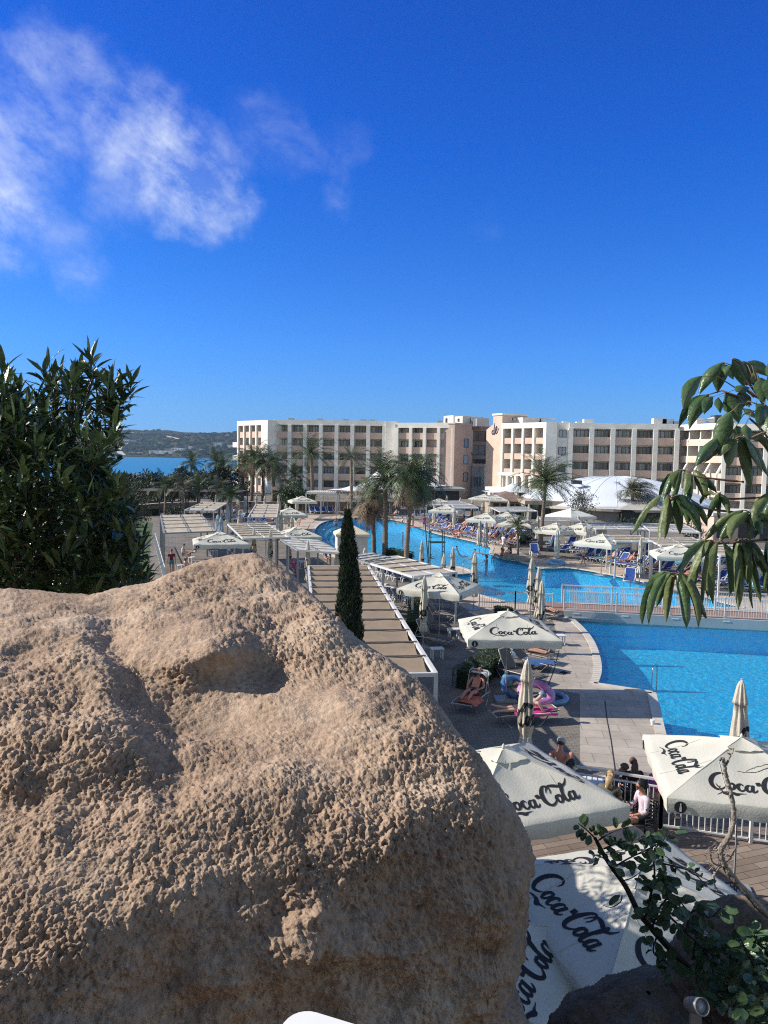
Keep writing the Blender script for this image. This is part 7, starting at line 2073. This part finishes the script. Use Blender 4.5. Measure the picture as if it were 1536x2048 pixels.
leafy_tree('dark tree behind the skirted palm', 845, (842,955), 126, 3.0, 3.0, 1600, LM_DARK, 95, .7, .2, clumps=14)
leafy_tree('dark low shrubs on the rockery under the young palm', 1050, (1048,1078), 73, 1.5, 1.1, 1800, LM_DARK, 96, .22, .06, 'bush', 'bush')
leafy_tree('green planting before the low dome building', 1290, (1300,1042), 90, 3.6, .9, 1500, LM_DARK, 97, .35, .05, 'bush', 'bush')
leafy_tree('flowering bush by the pink wall at the right', 1385, (1385,1062), 77, 1.8, 1.0, 1500, LM_DARK, 98, .25, .05, 'bush', 'bush')
leafy_tree('dark shrub hanging over the terrace wall under the tents', 720, (720,1012), 101, 2.2, .9, 1000, LM_DARK, 99, .3, .05, 'bush', 'bush')
hedge('box hedge in front of the bags and the front parasol', [at(930,1380), at(1004,1326)], .85, .72, 7000, 1, .05)
hedge('hedge beside the slim closed parasol', [at(826,1283), at(833,1228)], .6, .95, 5000, 2, .055)
hedge('low hedge block at the curve of the near pool', [at(990,1237), at(1024,1237)], .5, .55, 2500, 3, .055)
hedge('low hedge round the trunks of the pool palms', [at(775,1112), at(818,1121)], .9, .6, 2500, 4, .08)
hedge('dark hedge along the back of the left lawn', [at(262,1032), at(318,1030)], 1.0, 1.0, 2000, 5, .12)
rk2 = rock_mat('rockery stone', (.20, .16, .12), (.32, .26, .19), (.40, .33, .25))
for (px, py, s, lab) in [(1025,1119,.55,'rockery boulder under the young palm, left one'), (1044,1123,.45,'rockery boulder under the young palm, right one'), (1012,1112,.4,'small rockery boulder beside the bathers')]:
    p = at(px, py); t = MB(); t.ell((0, 0, 0), (s * 1.3, s, s * .6), 14, 8); t.v = [tuple(np.array(v) * (1 + .25 * float(gnoise(np.array([v]) * 2.5 + px)[0]))) for v in t.v]
    o = t.build('boulder', rk2, None, True, (p.x, p.y, s * .25)); tag(o, lab, 'rock')
# ---------------------------------------------------------------- who is where
NAVY = cloth('navy swimwear', (.02, .03, .09)); RED = cloth('red cloth', (.45, .03, .04)); BLK = cloth('black swimwear', (.012, .012, .014)); PNK = cloth('pink cloth', (.62, .16, .26)); WHT = cloth('white cloth', (.66, .65, .66)); TEAL = cloth('teal cloth', (.02, .26, .30)); MAR = cloth('maroon cloth', (.14, .02, .035)); MAG = cloth('magenta cloth', (.52, .06, .30)); GRN = cloth('green cloth', (.08, .22, .12)); YEL = cloth('yellow cloth', (.60, .46, .10)); BLU = cloth('blue cloth', (.06, .14, .38)); LILAC = mat('white lilac lace', (.62, .52, .60), .9, .35, 40, .5, 90); DKB = cloth('dark brown cloth', (.06, .03, .025))
def on(L, dy=0, dz=0):
    c, rz = L; return (c.x - math.sin(rz) * dy, c.y + math.cos(rz) * dy, dz)
make_person('man in navy trunks and sunglasses lying back on a taupe lounger by the hedge', 'recline', 1, 2, 'grey', 0, [('trunks', TRUNKS, NAVY)], on(manL, 0, -.03), manL[1], 1, 1.2, glasses=True)
make_person('woman lying face down on the pink towel with a blue cap', 'prone', 0, 1, 'grey', 0, [('swimsuit', BRIEFS + [('pelvis', 'chest', 0, .45)], BLK)], on(womL, -.05, -.02), womL[1], 1, 1.08, 1, hat=('blue', (.10, .20, .40)))
make_person('bare backed man in a grey cap seen from behind on the near terrace', 'edge', 1, 2, 'dark', 0, [('trunks', TRUNKS, BLK)], at(1124, 1484, .86), PI - .5, 1, 1.15, hat=('grey', (.36, .36, .38)), s=1.08)
make_person('woman in a white lace top and sunglasses sitting in a wicker chair', 'sit', .2, 0, 'dark', .05, [('lace_top', LONGS, LILAC), ('trousers', TRUNKS, BLK)], (5.55, 15.75, -.02), -PI / 2 + .15, 1, 1.0, 1, glasses=True)
make_person('girl with long brown hair seen from behind at the terrace railing', 'sit', 0, 1, 'brown', .32, [('top', SHIRT, DKB)], (5.75, 17.0, 0), PI + .1, 1, .9, 1, s=.97)
make_person('dark haired guest half hidden behind the front parasol', 'sit', .3, 0, 'dark', .12, [('top', SHIRT, BLK)], (4.25, 16.7, 0), PI - .6, 0, 1, 1)
make_person('blond guest sitting behind the front parasol edge', 'sit', .3, 1, 'blond', .22, [('top', SHIRT, cloth('olive cloth', (.12, .12, .08)))], (4.95, 16.1, 0), 2.6, 0, .95, 1)
make_person('person in dark brown bending over beyond the terrace railing', 'sit', 2.2, 3, 'brown', 0, [('top', SHIRT, DKB), ('shorts', TRUNKS, BLK)], (5.0, 16.95, -.15), PI / 2, 0, 1.0)
make_person('person in a bright pink top beside the right parasol valance', 'sit', .5, 1, 'brown', .1, [('top', SHIRT, MAG)], (6.15, 16.6, 0), 2.0, 0, 1, 1)
make_person('far sunbather of the couple, knees raised, under the front parasol', 'recline', 1, 2, 'dark', 0, [('trunks', TRUNKS, PNK)], on(c1L), c1L[1], 0, 1.1, glasses=True)
make_person('near sunbather of the couple stretched out with white swimwear', 'recline', 0, 0, 'brown', 0, [('swimsuit', BRIEFS, WHT), ('top', BIKTOP, WHT)], on(c2L), c2L[1], 0, 1.0, 1)
make_person('person in a red top with dark hair reclining by the bridge', 'recline', 1, 0, 'dark', .1, [('top', SHIRT, RED), ('shorts', TRUNKS, BLK)], on(redL), redL[1], 0)
make_person('man in maroon shirt and teal shorts standing on the left terrace', 'stand', 0, 2, 'brown', 0, [('shirt', SHIRT, MAR), ('shorts', TRUNKS, TEAL)], at(343, 1150), PI + .2, 1, 1.1)
make_person('seated man in a pale shirt on the left terrace facing right', 'sit', .3, 1, 'dark', 0, [('shirt', SHIRT, WHT), ('shorts', TRUNKS, BLU)], at(366, 1123), PI / 2, 0)
make_person('girl with red straps sitting on the left terrace', 'sit', .2, 1, 'brown', .15, [('top', BIKTOP, RED), ('shorts', TRUNKS, PNK)], at(372, 1150), PI * .8, 0, .95, 1, s=.9)
make_person('dark clothed guest leaning forward at the left terrace table', 'sit', .8, 0, 'dark', 0, [('shirt', SHIRT, BLK), ('shorts', TRUNKS, WHT)], at(391, 1118), -PI / 2, 0)
make_person('bare chested man standing under the grey canopy by the curved pool end', 'stand', 0, 0, 'dark', 0, [('trunks', TRUNKS, NAVY)], at(578, 1138), 1.0, 0)
make_person('child in hot pink sitting behind the rock crest', 'sit', 0, 1, 'dark', .1, [('top', DRESS, MAG)], at(587, 1150), .4, 0, .9, 1, s=.85)
make_person('person in blue sitting left of the cypress under the grey canopy', 'sit', .3, 0, 'dark', .1, [('top', SHIRT, BLU)], at(652, 1130), .5, 0, 1, 1)
make_person('person lying in shade under the tan canopy right of the cypress', 'recline', 0, 1, 'brown', 0, [('trunks', TRUNKS, PNK)], at(752, 1146), .9, 0)
# in and round the far pool
WZ = -.10
for (lab, kind, px, py, rz, sk, hr, hl, wear, z) in [
    ('swimmer with a white shirt near the middle of the far pool', 'wade', 805, 1066, 1.2, 1, 'dark', 0, [('shirt', SHIRT, WHT)], -.45),
    ('swimmer close to the left foot of the lifeguard tower', 'swim', 861, 1109, 2.0, 2, 'dark', 0, [], WZ), ('swimmer right of the lifeguard tower', 'swim', 913, 1093, -1.5, 1, 'dark', 0, [], WZ),
    ('swimmer between the tower and the pool steps', 'swim', 950, 1099, .5, 1, 'dark', 0, [], WZ), ('bather standing waist deep at the steel handrail', 'wade', 973, 1117, -1.2, 2, 'dark', .1, [('swimsuit', SUIT, PNK)], -.25),
    ('swimmer below the protruding pool ledge', 'swim', 1082, 1136, 1.0, 2, 'dark', 0, [], WZ), ('wading person at the entry steps of the far pool', 'wade', 672, 1047, .5, 2, 'brown', 0, [('trunks', TRUNKS, BLK)], .15),
    ('swimmer left of the cypress top in the far pool', 'swim', 682, 1052, .5, 2, 'brown', 0, [], WZ)]:
    make_person(lab, kind, 0, sk, hr, hl, wear, at(px, py) + Vector((0, 0, z)), rz, 0)
make_person('dark haired woman sitting on the pool steps beside the rail', 'edge', 1, 0, 'dark', .25, [('dress', SUIT, BLK)], at(1001, 1117) + Vector((0, 0, -.03)), -1.4, 0, 1, 1)
make_person('person in pale clothes holding the steel handrail', 'walk', 0, 1, 'dark', 0, [('shirt', SHIRT, WHT), ('shorts', TRUNKS, WHT)], at(1006, 1107), -1.2, 0)
make_person('crouching person in black beside the rockery', 'sit', .8, 0, 'dark', .1, [('shirt', LONGS, BLK), ('shorts', TRUNKS, BLK)], at(1021, 1112) + Vector((0, 0, -.25)), -1.3, 0)
make_person('sunburnt bather sitting on the edge of the far pool', 'edge', 0, 2, 'brown', .2, [('swimsuit', BRIEFS, RED)], at(917, 1076), -.7, 0, 1, 1)
make_person('woman in a magenta dress standing at the far pool edge', 'stand', 0, 1, 'dark', .15, [('dress', DRESS, MAG)], at(848, 1061), .4, 0, 1.15, 1)
make_person('pale bather standing right of the magenta dress', 'hips', 0, 1, 'brown', 0, [('trunks', TRUNKS, WHT)], at(857, 1061), .2, 0)
make_person('bather in red lying on the deck by the far pool', 'flat', 0, 2, 'dark', 0, [('trunks', TRUNKS, RED)], at(830, 1057) + Vector((0, 0, -.33)), 1.4, 0)
make_person('bather sitting with straight legs on the deck behind the skirted palm', 'edge', 0, 1, 'dark', 0, [('swimsuit', SUIT, BLK)], at(803, 1048), -1.2, 0, 1, 1)
make_person('dark swimsuited bather standing by the skirted palm', 'stand', 0, 3, 'dark', 0, [('swimsuit', SUIT, BLK)], at(826, 1052), 2.0, 0, 1, 1)
make_person('child in dark trunks walking past the front loungers at the right', 'walk', 0, 3, 'dark', 0, [('trunks', TRUNKS, BLK)], at(1166, 1131), 1.5, 0, .9, s=.8)
make_person('person in a pink shirt sitting on a front lounger behind the leaves', 'sit', .5, 2, 'brown', .1, [('shirt', SHIRT, PNK)], at(1383, 1163), -2.0, 0, 1.1)
make_person('person in a pink sun hat standing among the crowded loungers', 'stand', 0, 1, 'grey', 0, [('shirt', SHIRT, WHT), ('skirt', TRUNKS, BLK)], at(985, 1072), -.5, 0, 1.1, 1, hat=('pink', (.60, .25, .33)))
make_person('man in navy trunks standing behind the crowded loungers', 'hips', 0, 2, 'dark', 0, [('trunks', TRUNKS, NAVY)], at(977, 1066), .8, 0, 1.1)
make_person('bather crossing the deck under the right script parasol', 'walk', 0, 0, 'dark', .1, [('swimsuit', SUIT, GRN)], at(1196, 1108), -1.2, 0, 1, 1)
make_person('waiter in dark clothes on the left garden terrace', 'stand', 0, 0, 'dark', 0, [('shirt', SHIRT, BLK), ('trousers', TRUNKS, BLK)], at(500, 1024), .3, 0)
make_person('bather with pink towel among the pale blue parasols', 'hips', 0, 2, 'brown', 0, [('trunks', TRUNKS, PNK)], at(472, 1034), .6, 0, 1.1)
make_person('person behind the white bridge railing', 'walk', 0, 2, 'dark', 0, [('trunks', TRUNKS, WHT)], at(1322, 1225) + Vector((0, 0, .3)), 1.4, 0)
make_person('bather in a red top sitting under the white parasol left of the pool', 'sit', .4, 2, 'dark', 0, [('shirt', SHIRT, RED)], at(607, 1045), -1.0, 0)
make_person('guest in teal sitting under the white parasol left of the pool', 'sit', .4, 1, 'brown', .1, [('shirt', SHIRT, TEAL)], at(592, 1053), .8, 0)
make_person('pair mate lounging in shade against the terrace wall', 'sit', .2, 1, 'dark', 0, [('trunks', TRUNKS, RED)], at(672, 1030), .2, 0)
# sunbathers on the crowded loungers
protos = []
for i, (kind, v, sk, hr, hl, wear, word, wom) in enumerate([('recline', 1, 2, 'dark', 0, [('trunks', TRUNKS, RED)], 'in red trunks', 0), ('recline', 0, 1, 'blond', .1, [('swimsuit', BRIEFS, PNK), ('top', BIKTOP, PNK)], 'in a pink bikini', 1), ('flat', 0, 0, 'dark', 0, [('trunks', TRUNKS, NAVY)], 'in navy trunks lying flat', 0),
        ('recline', 2, 2, 'grey', 0, [('trunks', TRUNKS, GRN)], 'in green trunks, arms raised', 0), ('recline', 1, 1, 'brown', .1, [('swimsuit', SUIT, BLK)], 'in a black swimsuit', 1), ('recline', 0, 0, 'dark', 0, [('shirt', SHIRT, WHT), ('trunks', TRUNKS, BLU)], 'in white shirt', 0), ('recline', 0, 2, 'brown', .1, [('swimsuit', SUIT, MAG)], 'in a magenta swimsuit', 1), ('recline', 1, 1, 'grey', 0, [('trunks', TRUNKS, YEL)], 'in yellow trunks', 0)]):
    protos.append([kind, v, sk, hr, hl, wear, word, wom, None])
r_ = random.Random(5); k = 0
for (q, rz, words, i) in SPOTS:
    dens = .74 if 'front row beyond' in words else .6 if 'second row beyond' in words else .45 if 'back row beyond' in words else .14 if 'front row at right' in words else .22 if 'second row at right' in words else .3 if 'far end' in words else .15
    if 'group of four' in words or r_.random() > dens: continue
    P_ = protos[k % len(protos)]; k += 1
    lab = f'sunbather {P_[6]}, {ORD[i]} lounger, {words}'
    if P_[8] is None: P_[8] = make_person(lab, P_[0], P_[1], P_[2], P_[3], P_[4], P_[5], q, rz, 0, 1.05, P_[7], group='sunbathers round the far pool')
    else: dup(P_[8], q, rz, lab, 'sunbathers round the far pool')

# towels thrown over the free loungers
tws = [('red', (.50, .05, .06)), ('white', (.66, .65, .63)), ('turquoise', (.05, .36, .42)), ('pink', (.62, .20, .34)), ('navy striped', (.05, .07, .20)), ('orange', (.62, .28, .08))]
tp = {}
r_ = random.Random(17)
for (q, rz, words, i) in SPOTS:
    if 'group of four' in words or r_.random() > .27: continue
    nm, c = r_.choice(tws); lab = f'{nm} beach towel on the {ORD[i]} lounger, {words}'
    p_ = q + Vector((-math.sin(rz), math.cos(rz), 0)) * -.35
    if nm not in tp:
        towel(lab, p_, rz, 1.15, .62, .40, mat(nm + ' beach towel', c, .95, .2, 7)); tp[nm] = [o for o in COL.objects if o.get('label') == lab][0]; tp[nm]['group'] = 'towels on the blue loungers'
    else: dup(tp[nm], Vector((p_.x, p_.y, .40)), rz, lab, 'towels on the blue loungers')
# ---------------------------------------------------------------- the air between here and the hills
def haze():
    m = bpy.data.materials.new('sea haze'); m.use_nodes = True; nt = m.node_tree; N = nt.nodes; L = nt.links
    N.remove(N['Principled BSDF'])
    v = N.new('ShaderNodeVolumePrincipled'); v.inputs['Color'].default_value = (.50, .70, 1.0, 1); v.inputs['Density'].default_value = .00008; v.inputs['Anisotropy'].default_value = .2
    L.new(v.outputs[0], N['Material Output'].inputs['Volume'])
    b = MB(); b.box((0, 5250, 79), (19000, 12500, 178))
    o = b.build('haze', m); o['kind'] = 'stuff'; o['label'] = 'thin bluish sea haze over the bay'
haze()
